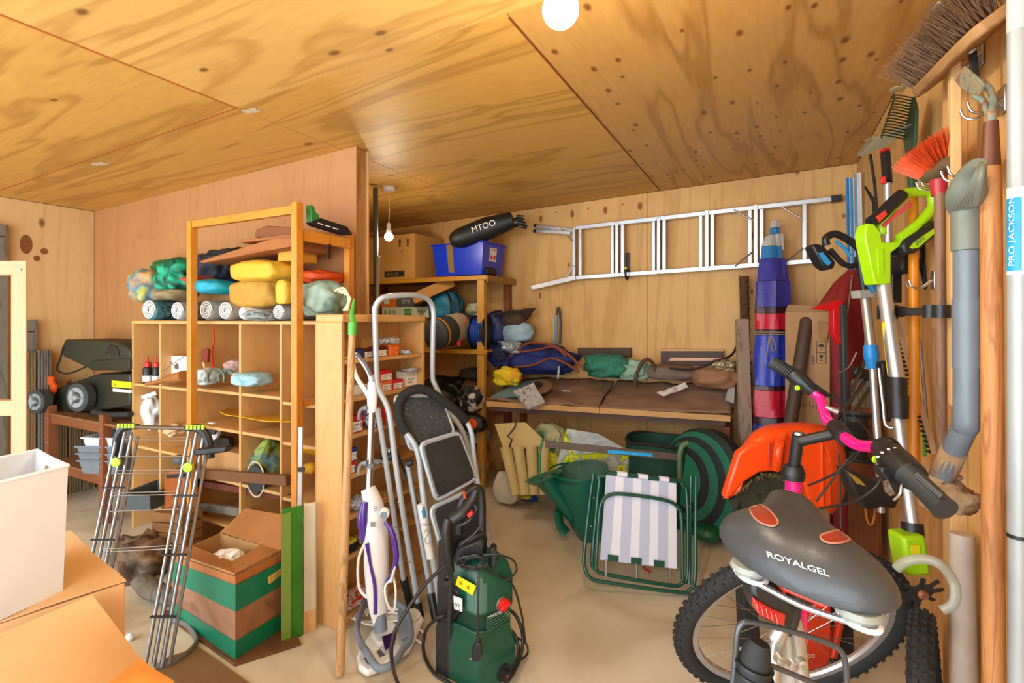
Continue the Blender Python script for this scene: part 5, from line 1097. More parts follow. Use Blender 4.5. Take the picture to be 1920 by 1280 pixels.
solo('hose_loop', 'dark brown hoop handle standing up from the right dust cover', 'hoop', MB().tube([PY(1190, 724, 4.05), PY(1194, 700, 4.07), PY(1205, 678, 4.1), PY(1216, 674, 4.12), PY(1226, 684, 4.14), PY(1230, 700, 4.15)], .014, 10, sm=5), mat('dark_brown_tube', '4a3422', .5), smooth=True)
solo('black_strap', 'black strap running over the tan leather bundle up the wall', 'strap', MB().tube([PY(1255, 690, 4.1), PY(1298, 692, 4.08), PY(1340, 678, 4.1), PY(1372, 665, 4.2), PY(1384, 640, 4.3)], .009, 8, sm=5), BLACK, smooth=True)
lump('green_holdall', 'dark green crumpled holdall on the workbench against the wall', 'bag', 1140, 686, 84, 46, mottled('green_holdall', ['1e6350', '2f7f68', '12402f'], 7), Y=4.2, dy=.14, seed=83, amp=.16)
lump('pale_green_cloth', 'pale green translucent cloth right of the dark green holdall', 'cloth', 1188, 694, 52, 40, mottled('pale_green', ['7da48c', '98b8a0', '5c8870'], 9), Y=4.2, dy=.1, seed=84, amp=.18)
solo('silver_pouch', 'silver-grey folded pouch hanging over the front edge of the workbench', 'pouch', MB().sheet(P(962, 736, 4.12), P(1000, 722, 4.2), P(1022, 758, 4.1), P(990, 769, 4.0), 8, 8, .012, 12, 3, .025), mottled('silver_film', ['9a9c9e', 'c6c8ca', '707274'], 20, .35), smooth=True)
solo('blue_mat', 'blue-grey mat under the silver pouch at the left end of the workbench', 'mat', MB().sheet(zz(FL, .838) + V((.04, .02, 0)), zz(FL, .86) + V((.42, .12, 0)), V((-1.85, 4.15, .965)), V((-2.1, 4.1, .93)), 14, 8, .012, 6, 5, .012), mat('blue_grey_mat', '6b8a96', .8), smooth=True)
t = thing('oval_ring', 'brown oval tool ring lying on the left dust cover', 'ring', PY(1012, 725, 3.95))
c_ = PY(1012, 727, 3.95); c_.z = max(c_.z, .87)
MB().lathe(c_, (0, -.5, 1), [(.10, 0), (.115, .01), (.10, .022), (.06, .024)], 26).build('brown_disc', mat('brown_disc', '7c5c3c', .7), t, smooth=True)
MB().lathe(c_ + V((-.02, -.02, .024)), (0, -.5, 1), [(.055, 0), (.05, .006)], 22).build('dark_centre', DARK, t, smooth=True)
c_ = PY(1062, 738, 3.95); solo('white_tag', 'small white tag on the left dust cover', 'tag', MB().box((c_.x, c_.y, .905), (.07, .03, .004), rotz(.2)), PAPER)
solo('clear_wrap', 'folded clear plastic wrap on the right dust cover', 'wrap', MB().sheet(PY(1232, 738, 4.04), PY(1285, 718, 4.12), PY(1290, 726, 4.1), PY(1245, 744, 4.02), 10, 5, .01, 15, 7, .012), mottled('clear_wrap', ['c2bcb4', 'e2deda', 'a2968a'], 26, .25), smooth=True)
solo('grey_offcut', 'pale grey offcut at the right end of the dust cover', 'offcut', MB().sheet(PY(1360, 748, 4.03), PY(1376, 756, 4.01), PY(1378, 726, 4.12), PY(1366, 722, 4.15), 5, 5, .01, 10, 8, .01), mat('pale_grey_sheet', 'a5a4a0', .6), smooth=True)
# jackets and straps pile at the left end
lump('navy_bundle', 'big navy blue bundle at the left end of the workbench', 'bundle', 1000, 674, 150, 56, mottled('navy_blue_cloth', ['101f5a', '1b2f78', '0a1030'], 6), Y=4.2, dy=.17, seed=86, amp=.16)
lump('navy_sleeve', 'smaller navy bundle tucked behind the rack post', 'bundle', 938, 665, 40, 44, mottled('navy_blue_cloth', [], 1), Y=4.05, dy=.1, seed=87, amp=.15)
lump('shiny_pack', 'pale blue and silver packet on top of the navy bundle', 'packet', 955, 650, 44, 24, mottled('silver_blue', ['8fb2c8', '5a6a72', 'd0d6da', '2b2f33'], 18, .3), Y=4.05, dy=.07, seed=88, amp=.2)
lsb = mat('red_brown_strap', '8f4f3c', .45, var=.15)
for k, (pp, l_) in enumerate([([(930, 690), (960, 665), (990, 644), (1030, 646), (1060, 660), (1094, 692)], 'longest red-brown leather strap arching over the navy bundle'),
          ([(965, 688), (1000, 684), (1030, 672), (1055, 678), (1085, 696)], 'lower red-brown strap across the navy bundle'),
          ([(975, 660), (1010, 655), (1040, 650), (1062, 668)], 'short red-brown strap at the top of the navy bundle')]):
    solo('leather_strap', l_, 'strap', MB().tube([PY(x, y, 4.03 - .01 * k) for x, y in pp], .018, 8, sm=6, flat=.6), lsb, smooth=True)
lump('yellow_cloth', 'bright yellow crumpled cloth at the left end of the workbench', 'cloth', 952, 706, 48, 34, mottled('yellow_cloth', ['e3bf12', 'e8cc20', 'd8781a'], 9), Y=3.98, dy=.08, seed=89, amp=.25)
t = thing('hand_saw', 'slim saw with black handle standing against the back wall', 'saw', PY(1042, 660, 4.34))
MB().beam(PY(1041, 665, 4.36), PY(1043, 590, 4.37), .028, .006, side=(1, 0, 0)).build('blade', mat('blue_steel', '7d9db0', .35, .6), t)
MB().tube([PY(1050, 645, 4.35), PY(1051, 600, 4.36), PY(1047, 576, 4.36), PY(1043, 590, 4.36)], .010, 8, sm=5).build('handle', BLACK, t, smooth=True)
solo('metal_clip', 'thin metal spanner standing in front of the leather straps', 'tool', MB().beam(PY(1046, 710, 3.93), PY(1048, 686, 3.95), .018, .006, side=(1, 0, 0)), STEEL, bevel=.002)
for a, b, c_, d, l_ in [(1083, 652, 1183, 669, 'dark brown board fixed to the back wall above the green holdall'), (1239, 655, 1357, 685, 'dark brown board with pale top edge fixed above the grey cushion')]:
    t = thing('wall_board', l_, 'board', PY(a, d, 4.38))
    MB().prism([PY(a, b, 4.36), PY(c_, b + (0 if a < 1100 else 1), 4.36), PY(c_, d, 4.36), PY(a, d, 4.36)], (0, .04, 0)).build('board', mat('dark_brown_paint', '4c382c', .6), t, bevel=.002)
    if a > 1100: 
        MB().prism([PY(a, b - 1, 4.355), PY(c_, b, 4.355), PY(c_, b + 3, 4.355), PY(a, b + 3, 4.355)], (0, .045, 0)).build('pale_edge', pine_x, t)
        MB().prism([PY(a + 20, 670, 4.35), PY(c_, 671, 4.35), PY(c_, 676, 4.35), PY(a + 14, 676, 4.35)], (0, .01, 0)).build('orange_strip', orange_x, t)

# ================================================================ aluminium ladder on the back wall
YL = 4.33
t = thing('wall_ladder', 'aluminium folding ladder hung sideways on the back wall', 'ladder', PY(1080, 522, YL))
def bar(a, b, w_, d, n_='rail', Y=YL, m_=ALU): return MB().beam(PY(a[0], a[1], Y), PY(b[0], b[1], Y), d, w_, side=(0, 1, 0)).build(n_, m_, t, bevel=.003)
bar((1080, 428), (1565, 373), .036, .05); bar((1080, 521), (1532, 489), .036, .05)
bar((1005, 425), (1076, 433), .04, .03, 'flared_foot', 4.36); bar((1006, 433), (1070, 437), .03, .03, 'flared_foot', 4.28); bar((997, 540), (1080, 520), .045, .035, 'flared_foot', 4.3)
for x, yt, yb in [(1078, 427, 523), (1089, 428, 521), (1149, 420, 516), (1158, 418, 518), (1168, 420, 515), (1226, 410, 510), (1236, 408, 513), (1246, 410, 508), (1314, 398, 504), (1326, 395, 506), (1336, 396, 503), (1406, 388, 498), (1417, 384, 499), (1428, 386, 497), (1508, 378, 492)]:
    bar((x, yt), (x, yb), .030, .062 if x in (1078, 1158, 1236, 1326, 1417) else .04, 'rung')
for a, b in [((1052, 428), (1074, 452)), ((1055, 527), (1076, 497)), ((1376, 393), (1413, 413)), ((1378, 499), (1413, 470)), ((1466, 388), (1504, 410)), ((1474, 491), (1506, 465))]:
    MB().tube([PY(*a, 4.29), PY(*b, 4.29)], .006, 8).build('brace', STEEL, t, smooth=True)
bar((1558, 374), (1578, 371), .045, .056, 'black_end_cap', m_=BLACK)
MB().lathe(PY(1005, 423, 4.36), (-1, 0, 0), [(.016, -.01), (.016, .02)], 10).lathe(PY(1004, 433, 4.28), (-1, 0, 0), [(.014, -.01), (.014, .02)], 10).build('black_end_cap', BLACK, t)
t = thing('ladder_hook', 'black and yellow hook on the back wall holding the ladder', 'hook', PY(1177, 490, 4.39))
MB().prism([PY(x, y, 4.39) for x, y in [(1174, 474), (1181, 474), (1181, 512), (1174, 512)]], (0, -.01, 0)).build('plate', BLACK, t, bevel=.002)
MB().tube([PY(1178, 505, 4.38), PY(1177, 522, 4.33), PY(1174, 521, 4.25), PY(1172, 503, 4.24)], .010, 8, sm=5).build('hook', BLACK, t, smooth=True)
MB().box(PY(1173, 503, 4.24), (.02, .02, .02)).build('yellow_tip', mat('yellow_tip', 'd8e030', .5), t, bevel=.004)
# knots along the top of the back wall
for x, y, a, b in [(1014, 410, .016, .03), (1073, 401, .018, .034), (1135, 394, .018, .036), (1200, 386, .02, .036), (1042, 398, .008, .01), (1103, 391, .008, .012), (1167, 383, .008, .012), (1013, 554, .012, .03)]:
    c_ = PY(x, y, 4.3995); o = MB().lathe(c_, (0, -1, 0), [(.02, 0), (.02, .0012)], 16).build('knot', mat('knot_orange', '96551c', .7, var=.25, scale=40), bpy.data.objects['wall_back'])
    for v in o.data.vertices: v.co.x = c_.x + (v.co.x - c_.x) * a / .02; v.co.z = c_.z + (v.co.z - c_.z) * b / .02

# ================================================================ under the workbench
foam = mat('cream_foam', 'cdbb82', .85, var=.06, scale=6)
t = thing('foam_cushion', 'cream foam pad standing on edge under the workbench', 'foam', P(985, 925, 3.85))
for k in range(4): MB().tube([P(948 + k * 24, 838, 3.95), P(968 + k * 17, 928, 3.82)], [.055, .045], 12, flat=.8).build('foam_roll', foam, t, smooth=True)
MB().sheet(P(928, 798, 4.1), P(985, 795, 4.1), P(1030, 838, 4.0), P(945, 845, 4.0), 10, 8, .01, 6, 4, .05).build('folded_pad', foam, t, smooth=True)
solo('bungee_strap', 'kinked black cord hanging over the cream foam', 'cord', MB().tube([P(968, 785, 3.86), P(966, 800, 3.85), P(952, 818, 3.84), P(960, 824, 3.84), P(955, 838, 3.84)], .007, 6), BLACK)
lump('white_sack', 'white cloth sack slumped on the floor in front of the cream foam', 'sack', 950, 914, 50, 60, mat('white_cloth', 'cfc8bb', .9), Y=3.58, dy=.06, seed=90, amp=.1, fr=1.5)
t = thing('sponge', 'blue and yellow flipper-shaped sponge on the floor beside the white sack', 'sponge', PZ(990, 930, 0))
MB().blob(PZ(992, 932, .025), .085, .05, .025, .08, 1, flatz=-.9).build('blue_base', mat('blue_foam', '1c4f9c', .7), t, smooth=2)
MB().blob(PZ(985, 931, .055), .055, .04, .018, .08, 2, flatz=-.9).build('yellow_top', mat('yellow_foam', 'e0c818', .7), t, smooth=2)
fl = mottled('lemon_print', ['b9c0bf', 'c9d0cf', '8f9ca0', 'dfe21c', 'e6e81e', '7f9a34'], 11, .4, 2, 0)
t = thing('shopping_bag', 'lemon printed shopping bag under the middle of the workbench', 'bag', P(1120, 900, 3.75))
ringloft([[P(1035, 900, 3.7), P(1178, 905, 3.75), P(1185, 905, 3.95), P(1040, 900, 3.95)], [P(1062, 802, 3.72), P(1182, 842, 3.72), P(1180, 842, 3.9), P(1065, 802, 3.9)]]).build('body', fl, t, bevel=.02)
MB().sheet(P(1062, 803, 3.69), P(1120, 812, 3.69), P(1180, 845, 3.69), P(1075, 850, 3.69), 12, 6, .012, 8, 4, .008).build('folded_top', mottled('silver_blue_film', ['aab4b8', 'c6ccd0', '8a969c'], 8, .35), t, smooth=True)
lump('green_handbag', 'green and cream bag left of the lemon printed bag', 'bag', 1030, 830, 68, 74, mottled('green_cream', ['2f6a56', '6f9c86', 'd8cf9c', '1b4a3a'], 6), Y=3.98, dy=.1, seed=92, amp=.1)
lump('lemon_packet', 'second lemon printed packet below the green and cream bag', 'bag', 1030, 868, 44, 40, fl, Y=3.80, dy=.05, seed=93, amp=.1)
# watering can
grc = mat('can_green', '0f5c48', .3, var=.08, scale=5)
c0, c1 = PZ(1113, 1008, 0.0), P(1086, 884, 3.42)
t = thing('watering_can', 'dark green plastic watering can with wide spout under the workbench', 'watering can', c0)
MB().tube([c0 + V((0, 0, .005)), c0.lerp(c1, .05), c0.lerp(c1, .3), c0.lerp(c1, .8), c0.lerp(c1, .9), c1], [.075, .10, .145, .18, .195, .20], 28).build('body', grc, t, smooth=True)
MB().tube([c1 - zv * .005, c1 + zv * .008], .206, 28, caps=False).build('rim', grc, t, smooth=True)
MB().tube([P(1085, 985, 3.42), P(1058, 945, 3.42), P(1022, 895, 3.44)], [.05, .09, .125], 18, sm=4, flat=.6).build('spout', grc, t, smooth=True)
MB().lathe(P(1020, 893, 3.42), V((-.35, 0, 1)), [(.09, -.03), (.13, .0), (.134, .006), (.122, .004), (.09, -.025)], 26).build('spout_lip', mat('can_green_light', '2d7460', .3), t, smooth=True)
MB().tube([P(1045, 955, 3.4), P(1050, 985, 3.4), P(1062, 1000, 3.38)], [.05, .045, .05], 10, flat=.5).build('foot_flap', grc, t, smooth=True)
# bow saw
t = thing('bow_saw', 'bow saw with brown bar and blue sticker in front of the green bin', 'saw', P(1150, 848, 3.3))
MB().beam(P(1022, 832, 3.35), P(1276, 857, 3.2), .012, .045, side=fv).build('bar', mat('brown_bar', '5c4a3c', .5, .3), t, bevel=.002)
MB().beam(P(1140, 846, 3.263), P(1224, 853, 3.215), .003, .022, side=fv).build('blue_sticker', mat('sticker_blue', '1d9fd8', .4), t)
text('bahco', P(1186, 851.5, 3.21), (P(1224, 853, 3.2) - P(1186, 850, 3.2)), zv, .012, PAPER, t)
MB().tube([P(1018, 824, 3.36), P(1012, 850, 3.36), P(1012, 885, 3.36)], .010, 8, sm=4).build('end_bracket', mat('saw_green', '3a7a54', .5), t, smooth=True)
MB().tube([P(1290, 830, 3.2), P(1278, 838, 3.2), P(1274, 862, 3.2), P(1275, 900, 3.2)], .018, 10, sm=4).build('handle', mat('olive_handle', '4f6a44', .5), t, smooth=True)
for x in (1128, 1232, 1262, 1270): MB().lathe(P(x, 600 + (832 - 600) + (x - 1022) * .1 , 3.2 + (1276 - x) * .0006 - .008), -fv, [(.006, 0), (.005, .003)], 8).build('rivet', STEEL, t)
# bins and bags
t = thing('garden_bin', 'dark green collapsible garden bin with black lining behind the bow saw', 'bin', P(1232, 960, 3.75))
pos = P(1234, 600, 3.78); pos.z = 0
pr = [(.21, 0), (.225, .1), (.22, .3), (.24, .50), (.235, .6), (.22, .598), (.2, .3), (.19, .02)]
MB().lathe(pos, zv, pr, 32).build('body', mat('bin_green', '14463a', .7, bump=.5), t, smooth=True)
MB().tube([pos + V((.235 * math.cos(a), .235 * math.sin(a), .6 + .012 * math.sin(3 * a))) for a in [i * PI / 12 for i in range(24)]], .012, 8, closed=True).build('black_rim', DARK, t, smooth=True)
c_ = P(1322, 905, 3.55); ax = (rv * -.84 - fv * .5 + zv * .12).normalized()
t = thing('round_tent_bag', 'round green and black pop-up bag standing under the right end of the workbench', 'bag', P(1340, 1000, 3.5))
w1 = frame(ax.cross(zv), None, zv)
hx = ax.cross(zv).normalized(); hx = hx if hx.dot(fv) > 0 else -hx
def disc(n_, off, r, th, m_, sh=0):
    m = MB(); m.lathe(c_ + ax * off + hx * sh, ax, [(r * .9, -th), (r, -th * .6), (r, th * .6), (r * .9, th)], 36)
    for i in range(len(m.v)): m.v[i] = V((m.v[i].x, m.v[i].y, c_.z + (m.v[i].z - c_.z) * 1.12))
    return m.build(n_, m_, t, smooth=True)
disc('bag', 0, .34, .075, mat('tent_black', '1a2420', .7, bump=.4)); 
for k, (o_, r, c2) in enumerate([(.08, .315, '1f6a50'), (.085, .28, '20262a'), (.09, .245, '1f6a50'), (.095, .205, '20262a'), (.10, .165, '1f7a58')]): disc('panel_ring', o_, r, .008, mat('tent_' + c2, c2, .6), .012 + .028 * k)
# folding chair
t = thing('folding_chair', 'folded green tubular garden chair with white and grey striped fabric', 'chair', PZ(1200, 1100, 0))
gt = mat('chair_green', '0d4a3a', .3, var=.04, coat=.3)
def loop(pts, t0, t1, r=.0105, closed=True, name='frame_loop'):
    ys = [p[1] for p in pts]; lo_, hi_ = min(ys), max(ys)
    return MB().tube([P(x, y, t0 + (t1 - t0) * (y - lo_) / (hi_ - lo_)) for x, y in pts], r, 10, sm=4, closed=closed).build(name, gt, t, smooth=True)
loop([(1113, 888), (1107, 930), (1096, 1030), (1096, 1062), (1108, 1084), (1140, 1092), (1270, 1110), (1293, 1106), (1303, 1085), (1304, 1000), (1305, 893)], 2.92, 2.71, closed=False)
loop([(1134, 892), (1124, 905), (1118, 960), (1110, 1050), (1118, 1068), (1140, 1077), (1255, 1097), (1280, 1092), (1289, 1070), (1288, 930), (1280, 910), (1262, 899)], 2.90, 2.75)
loop([(1117, 1068), (1122, 980), (1128, 942), (1145, 927), (1180, 927), (1245, 937), (1270, 950), (1278, 975), (1280, 1086)], 2.84, 2.74, closed=False)
loop([(1296, 893), (1294, 960), (1292, 1095)], 2.92, 2.75, closed=False)
fa, fb, fc, fd = P(1137, 887, 2.88), P(1268, 903, 2.88), P(1269, 1066, 2.77), P(1125, 1049, 2.77)
fab = MB().prism([fa, fb, fc, fd], fv * .006).build('fabric', mat('fabric_white', 'd9d7e0', .7, var=.02), t)
for k in range(4): 
    u0, u1 = k / 4 + .0 , k / 4 + .135
    MB().prism([fa.lerp(fb, u0) - fv * .001, fa.lerp(fb, u1) - fv * .001, fd.lerp(fc, u1) - fv * .001, fd.lerp(fc, u0) - fv * .001], fv * .0008).build('grey_stripe', mat('fabric_grey', 'b2b6cc', .7, var=.02), fab)
for k in range(3):
    u0 = .15 + k * .3
    MB().tube([fa.lerp(fb, u0) + zv * .006, fa.lerp(fb, u0 + .14) + zv * .006], .016, 10).build('white_sleeve', mat('fabric_white', '', 1), fab, smooth=True)
    MB().prism([fd.lerp(fc, u0 - .05) - fv * .002, fd.lerp(fc, u0 + .09) - fv * .002, fd.lerp(fc, u0 + .09) - fv * .002 + zv * .035, fd.lerp(fc, u0 - .05) - fv * .002 + zv * .035], fv * .001).build('green_band', gt, fab)
MB().tube([fa + zv * .004, fb + zv * .004], .0125, 10).build('top_bar', gt, t, smooth=True)
for x in (1136, 1193, 1256): MB().tube([P(x, 1048 + (x - 1136) * 0.14, 2.77), P(x, 1080 + (x - 1136) * .14, 2.76)], .008, 8).build('spring', STEEL, t, smooth=True)
for x, y in [(1108, 985), (1113, 932), (1283, 948), (1291, 948), (1283, 1040)]: MB().lathe(P(x, y, 2.8), -fv, [(.005, 0), (.004, .01)], 8).build('rivet', STEEL, t)
a, b = PZ(1205, 1063, .01), PZ(1219, 1072, .01)
solo('red_stick', 'short red stick on the floor under the folded chair', 'stick', MB().tube([a, b], .006, 8), RED)
lump('green_pot', 'low bright green tub on the floor below the round tent bag', 'tub', 1325, 998, 46, 28, mat('deep_green_plastic', '0a5a2a', .4), Y=3.56, dy=.08, seed=95, amp=.04)
# ================================================================ back right corner
t = thing('timber_post', 'rough grey-brown sawn timber leaning at the right end of the workbench', 'timber', PZ(1400, 975, 0))
MB().beam(P(1403, 985, 3.62), P(1391, 598, 3.8), .085, .05, side=rv).build('timber', wood('rough_timber', 'b09880', '7c6450', 'z', 1, wscale=4, rough=.9), t, bevel=.004)
MB().beam(P(1411, 985, 3.66), P(1402, 800, 3.72), .03, .03, side=rv).build('strip', greyw, t)
coir = mat('coir', '5e4020', .95, var=.35, scale=60, bump=1.0)
t = thing('moss_pole', 'brown coir moss pole standing beside the rough timber', 'pole', P(1402, 960, 3.9))
MB().tube([P(1408, 975, 3.76), P(1399, 700, 3.84), P(1395, 518, 3.86)], .034, 14, sm=6).build('coir', coir, t, smooth=True)
m_ = MB(); rr = random.Random(4); pa, pb2 = P(1402, 800, 3.82), P(1395, 518, 3.86)
for k in range(70):
    p = pa.lerp(pb2, rr.random()); a = rr.uniform(0, 6.28); d = rv * math.cos(a) + fv * math.sin(a) + zv * rr.uniform(-.4, .6)
    m_.tube([p + d * .03, p + d * .045], .0012, 3)
tag(m_.build('loose_fibres', coir, t), kind='stuff')
for k in range(14): MB().tube([pa.lerp(pb2, k / 14) - rv * .036 - fv * .01, pa.lerp(pb2, (k + .5) / 14) - fv * .037, pa.lerp(pb2, (k + 1) / 14) + rv * .036 - fv * .01], .003, 5).build('wrapping_twine', mat('twine_brown', '3c2812', .9), t)
# striped tarpaulin roll
t = thing('striped_tarpaulin', 'rolled blue tarpaulin with red and black bands, tied with string', 'tarpaulin', PZ(1442, 985, 0))
def tp(y): return P(1439 + (795 - y) * .022 + 3, y, 3.5 + (985 - y) * .0004)
tb = mat('tarp_blue', '2a3cae', .35, var=.12, scale=14, bump=.5); tv = mat('tarp_violet', '3a3690', .35, var=.12, scale=14, bump=.5)
tr_ = mat('tarp_red', 'c41838', .35, var=.1, scale=14, bump=.5); tk = mat('tarp_dark', '361426', .4); tw = mat('tarp_pale', 'b9b4ac', .5, bump=.5); tc_ = mat('tarp_azure', '2a78b0', .4, bump=.5)
def folded(y0, y1, r0, r1, m_, name='band', off=0, lob=.12):
    a, b = tp(y0) + rv * off, tp(y1) + rv * off; n = 28; m = MB()
    rows = 5
    for i in range(rows + 1):
        p = a.lerp(b, i / rows); r = r0 + (r1 - r0) * i / rows
        for j in range(n):
            th = 2 * PI * j / n; q = r * (1 + lob * math.sin(5 * th + 2.0 + p.z * 1.5) + .05 * math.sin(11 * th + p.z * 9))
            m.v.append(p + rv * math.cos(th) * q + fv * math.sin(th) * q * .9)
    for i in range(rows):
        for j in range(n): m.f.append((i * n + j, i * n + (j + 1) % n, (i + 1) * n + (j + 1) % n, (i + 1) * n + j))
    m.f.append(tuple(range(n))[::-1]); m.f.append(tuple(rows * n + j for j in range(n)))
    return m.build(name, m_, t, smooth=True)
for y0, y1, r0, r1, m_, n_ in [(1000, 795, .095, .10, tb, 'blue_band'), (795, 780, .1, .102, tk, 'dark_band'), (779, 730, .103, .106, tr_, 'red_band'), (729, 722, .106, .106, tk, 'dark_band'), (721, 628, .106, .105, tb, 'blue_band'), (627, 618, .106, .107, tk, 'dark_band'), (617, 588, .107, .11, tr_, 'red_band'), (587, 576, .11, .11, tk, 'dark_band'), (575, 528, .11, .106, tv, 'violet_band'), (527, 486, .098, .085, tv, 'violet_band')]:
    folded(y0, y1, r0, r1, m_, n_)
folded(485, 463, .07, .064, tc_, 'azure_band', -.01); folded(462, 443, .064, .04, tw, 'pale_band', -.012)
folded(470, 440, .046, .044, tw, 'pale_tip', .03); folded(439, 428, .032, .032, tc_, 'azure_tip', .015); folded(427, 414, .032, .026, tw, 'pale_tip', .015)
st = mat('string', '9a8468', .8)
for y in (622, 626): MB().tube([tp(y) + rv * (.122 * math.cos(a)) + fv * (.112 * math.sin(a)) for a in [i * PI / 10 for i in range(20)]], .004, 6, closed=True).build('string', st, t)
MB().tube([P(1442, 622, 3.5), P(1452, 640, 3.5), P(1455, 652, 3.5), P(1448, 656, 3.5), P(1443, 630, 3.5), P(1438, 662, 3.5), P(1434, 668, 3.5)], .004, 6, sm=5).build('string_bow', st, t, smooth=True)
# tall cardboard box and brown pipe
bxm = mat('kraft_board', 'a87f58', .85, var=.06, scale=5)
t = thing('tall_carton', 'tall brown carton with fragile symbols standing behind the brown pipe', 'box', P(1520, 940, 3.5))
q = [V((p.x, p.y, 0)) for p in (P(1472, 600, 3.5), P(1556, 600, 3.3), P(1568, 600, 3.52), P(1480, 600, 3.7))]
zt_ = P(1500, 585, 3.55).z
ringloft([q, up(q, zt_)]).build('body', bxm, t, bevel=.003)
MB().sheet(up(q, zt_)[0], up(q, zt_)[1], up(q, zt_ + .03)[1] - fv * .05, up(q, zt_ + .05)[0] - fv * .04, 8, 3, .01, 8, 2, .005).build('flap', bxm, t)
ex = (q[1] - q[0]).normalized(); ey = V((ex.y, -ex.x, 0)); ey = ey if ey.dot(fv) < 0 else -ey
def cq(px, py):
    d = fv + rv * ((px - CX) / FP) + zv * ((HY - py) / FP); return cp + d * ((q[0] - cp).dot(ey) / d.dot(ey)) + ey * .002
for px, py in ((1540, 650), (1540, 671)):
    c_ = cq(px, py); 
    MB().tube([c_ + ex * a + zv * b for a, b in ((-.028, -.035), (.028, -.035), (.028, .035), (-.028, .035))], .002, 4, closed=True).build('symbol_frame', PRINT, t)
    if py == 650: MB().prism([c_ + ex * a + zv * b for a, b in ((-.02, 0), (-.012, .014), (0, .02), (.012, .014), (.02, 0))], ey * .001).boxf(c_ - zv * .022, ex * .003, ey * .001, zv * .022).build('umbrella_symbol', PRINT, t)
    else: MB().prism([c_ + ex * a + zv * b for a, b in ((-.014, .02), (.014, .02), (.004, 0), (-.004, 0))], ey * .001).boxf(c_ - zv * .02 - ex * .012, ex * .024, ey * .001, zv * .004).boxf(c_ - zv * .02, ex * .003, ey * .001, zv * .022).build('fragile_symbol', PRINT, t)
c_ = cq(1522, 664); text('16009', c_, -zv, ex, .026, PRINT, t)
for k in range(8): MB().boxf(cq(1506 + k * 6, 762 + k), ex * .003, ey * .001, zv * (.02 + .012 * (k % 3))).build('printed_tick', PRINT, t)
solo('torn_paper', 'torn brown paper stuck to the top right of the tall carton', 'paper', MB().sheet(cq(1536, 602) + ey * .02, cq(1557, 606) + ey * .02, cq(1553, 642) + ey * .02, cq(1538, 640) + ey * .02, 8, 8, .02, 20, 3, .004), mat('torn_kraft', '9a7048', .9), smooth=True)
t = thing('brown_pipe', 'dark brown tube leaning in front of the tall carton', 'pipe', P(1476, 900, 3.2))
MB().tube([P(1468, 880, 3.25), P(1513, 600, 3.42)], .042, 18).build('tube', mat('brown_tube', '4a362a', .6, var=.15, scale=30), t, smooth=True)
MB().tube([P(1512.6, 603, 3.418), P(1513.6, 597, 3.422)], .034, 18).build('dark_mouth', gap, t)
# red parasol cover, red shovel, rails
t = thing('red_parasol', 'dark red folded parasol cover leaning in the back right corner', 'parasol', P(1590, 950, 3.8))
rows = [(505, 1600, .03), (530, 1588, .08), (570, 1578, .14), (610, 1574, .17), (660, 1582, .15), (720, 1585, .11), (780, 1575, .09), (1018, 1580, .07)]
m = MB(); n = 24
for (y, x, r) in rows:
    c_ = P(x, y, 3.36); r *= .9
    for j in range(n):
        th = 2 * PI * j / n; q_ = r * (1 + .16 * math.sin(4 * th + c_.z * 2)); p_ = c_ + rv * q_ * math.cos(th) + fv * q_ * math.sin(th) * .7; m.v.append(V((min(p_.x, .535), min(p_.y, 4.38), p_.z)))
for i in range(len(rows) - 1):
    for j in range(n): m.f.append((i * n + j, i * n + (j + 1) % n, (i + 1) * n + (j + 1) % n, (i + 1) * n + j))
m.f.append(tuple(range(n)))
m.build('cover', mat('dark_red_cloth', '8e2020', .7, var=.12, scale=5, bump=.3), t, smooth=True)
MB().tube([P(1598, 515, 3.3), P(1590, 580, 3.24), P(1578, 640, 3.22)], .004, 6).build('piping', mat('grey_piping', '8a8078', .7), t)
t = thing('snow_shovel', 'bright red plastic shovel with dark grey handle in front of the red cover', 'shovel', P(1583, 800, 3.1))
MB().prism([P(x, y, 3.14) for x, y in [(1524, 579), (1540, 571), (1575, 561), (1581, 566), (1570, 577), (1563, 583)]], fv * .03).build('blade_top', mat('bright_red', 'd8151a', .35), t, bevel=.003)
MB().prism([P(x, y, 3.12) for x, y in [(1563, 580), (1580, 564), (1582, 640), (1575, 646), (1562, 622)]], fv * .05).build('blade', mat('bright_red', '', 1), t, bevel=.004)
MB().prism([P(x, y, 3.10) for x, y in [(1578, 570), (1589, 571), (1592, 700), (1596, 950), (1588, 950), (1582, 700)]], fv * .04).build('handle', mat('dark_grey_tube', '3a3c3e', .5), t, bevel=.006)
for k, (xa, ya, xb, yb, c_, l_) in enumerate([(1590, 333, 1592, 470, '3b86c4', 'leftmost blue rail of the bunch in the back right corner'), (1597, 334, 1602, 480, '5a9ad0', 'second blue rail from the left in the back right corner'), (1607, 326, 1610, 500, '6fa2cc', 'third rail from the left, blue edged, in the back right corner'), (1615, 323, 1618, 505, 'd8dde2', 'white rail nearest the right wall in the back corner')]):
    t_ = 3.5 - .05 * k
    a = P(xa, ya, t_); a = V((min(a.x, .51), a.y, a.z)); b = P(xb + 8, 930, t_ - .05)
    t = thing('curtain_rail', l_, 'rail', b, 'rails standing in the back right corner')
    MB().beam(b, a, .025, .012, side=rv).build('rail', mat('rail_' + c_, c_, .35), t, bevel=.002); MB().beam(b - fv * .007 + rv * .006, a - fv * .007 + rv * .006, .006, .003, side=rv).build('white_lip', WHITE, t)
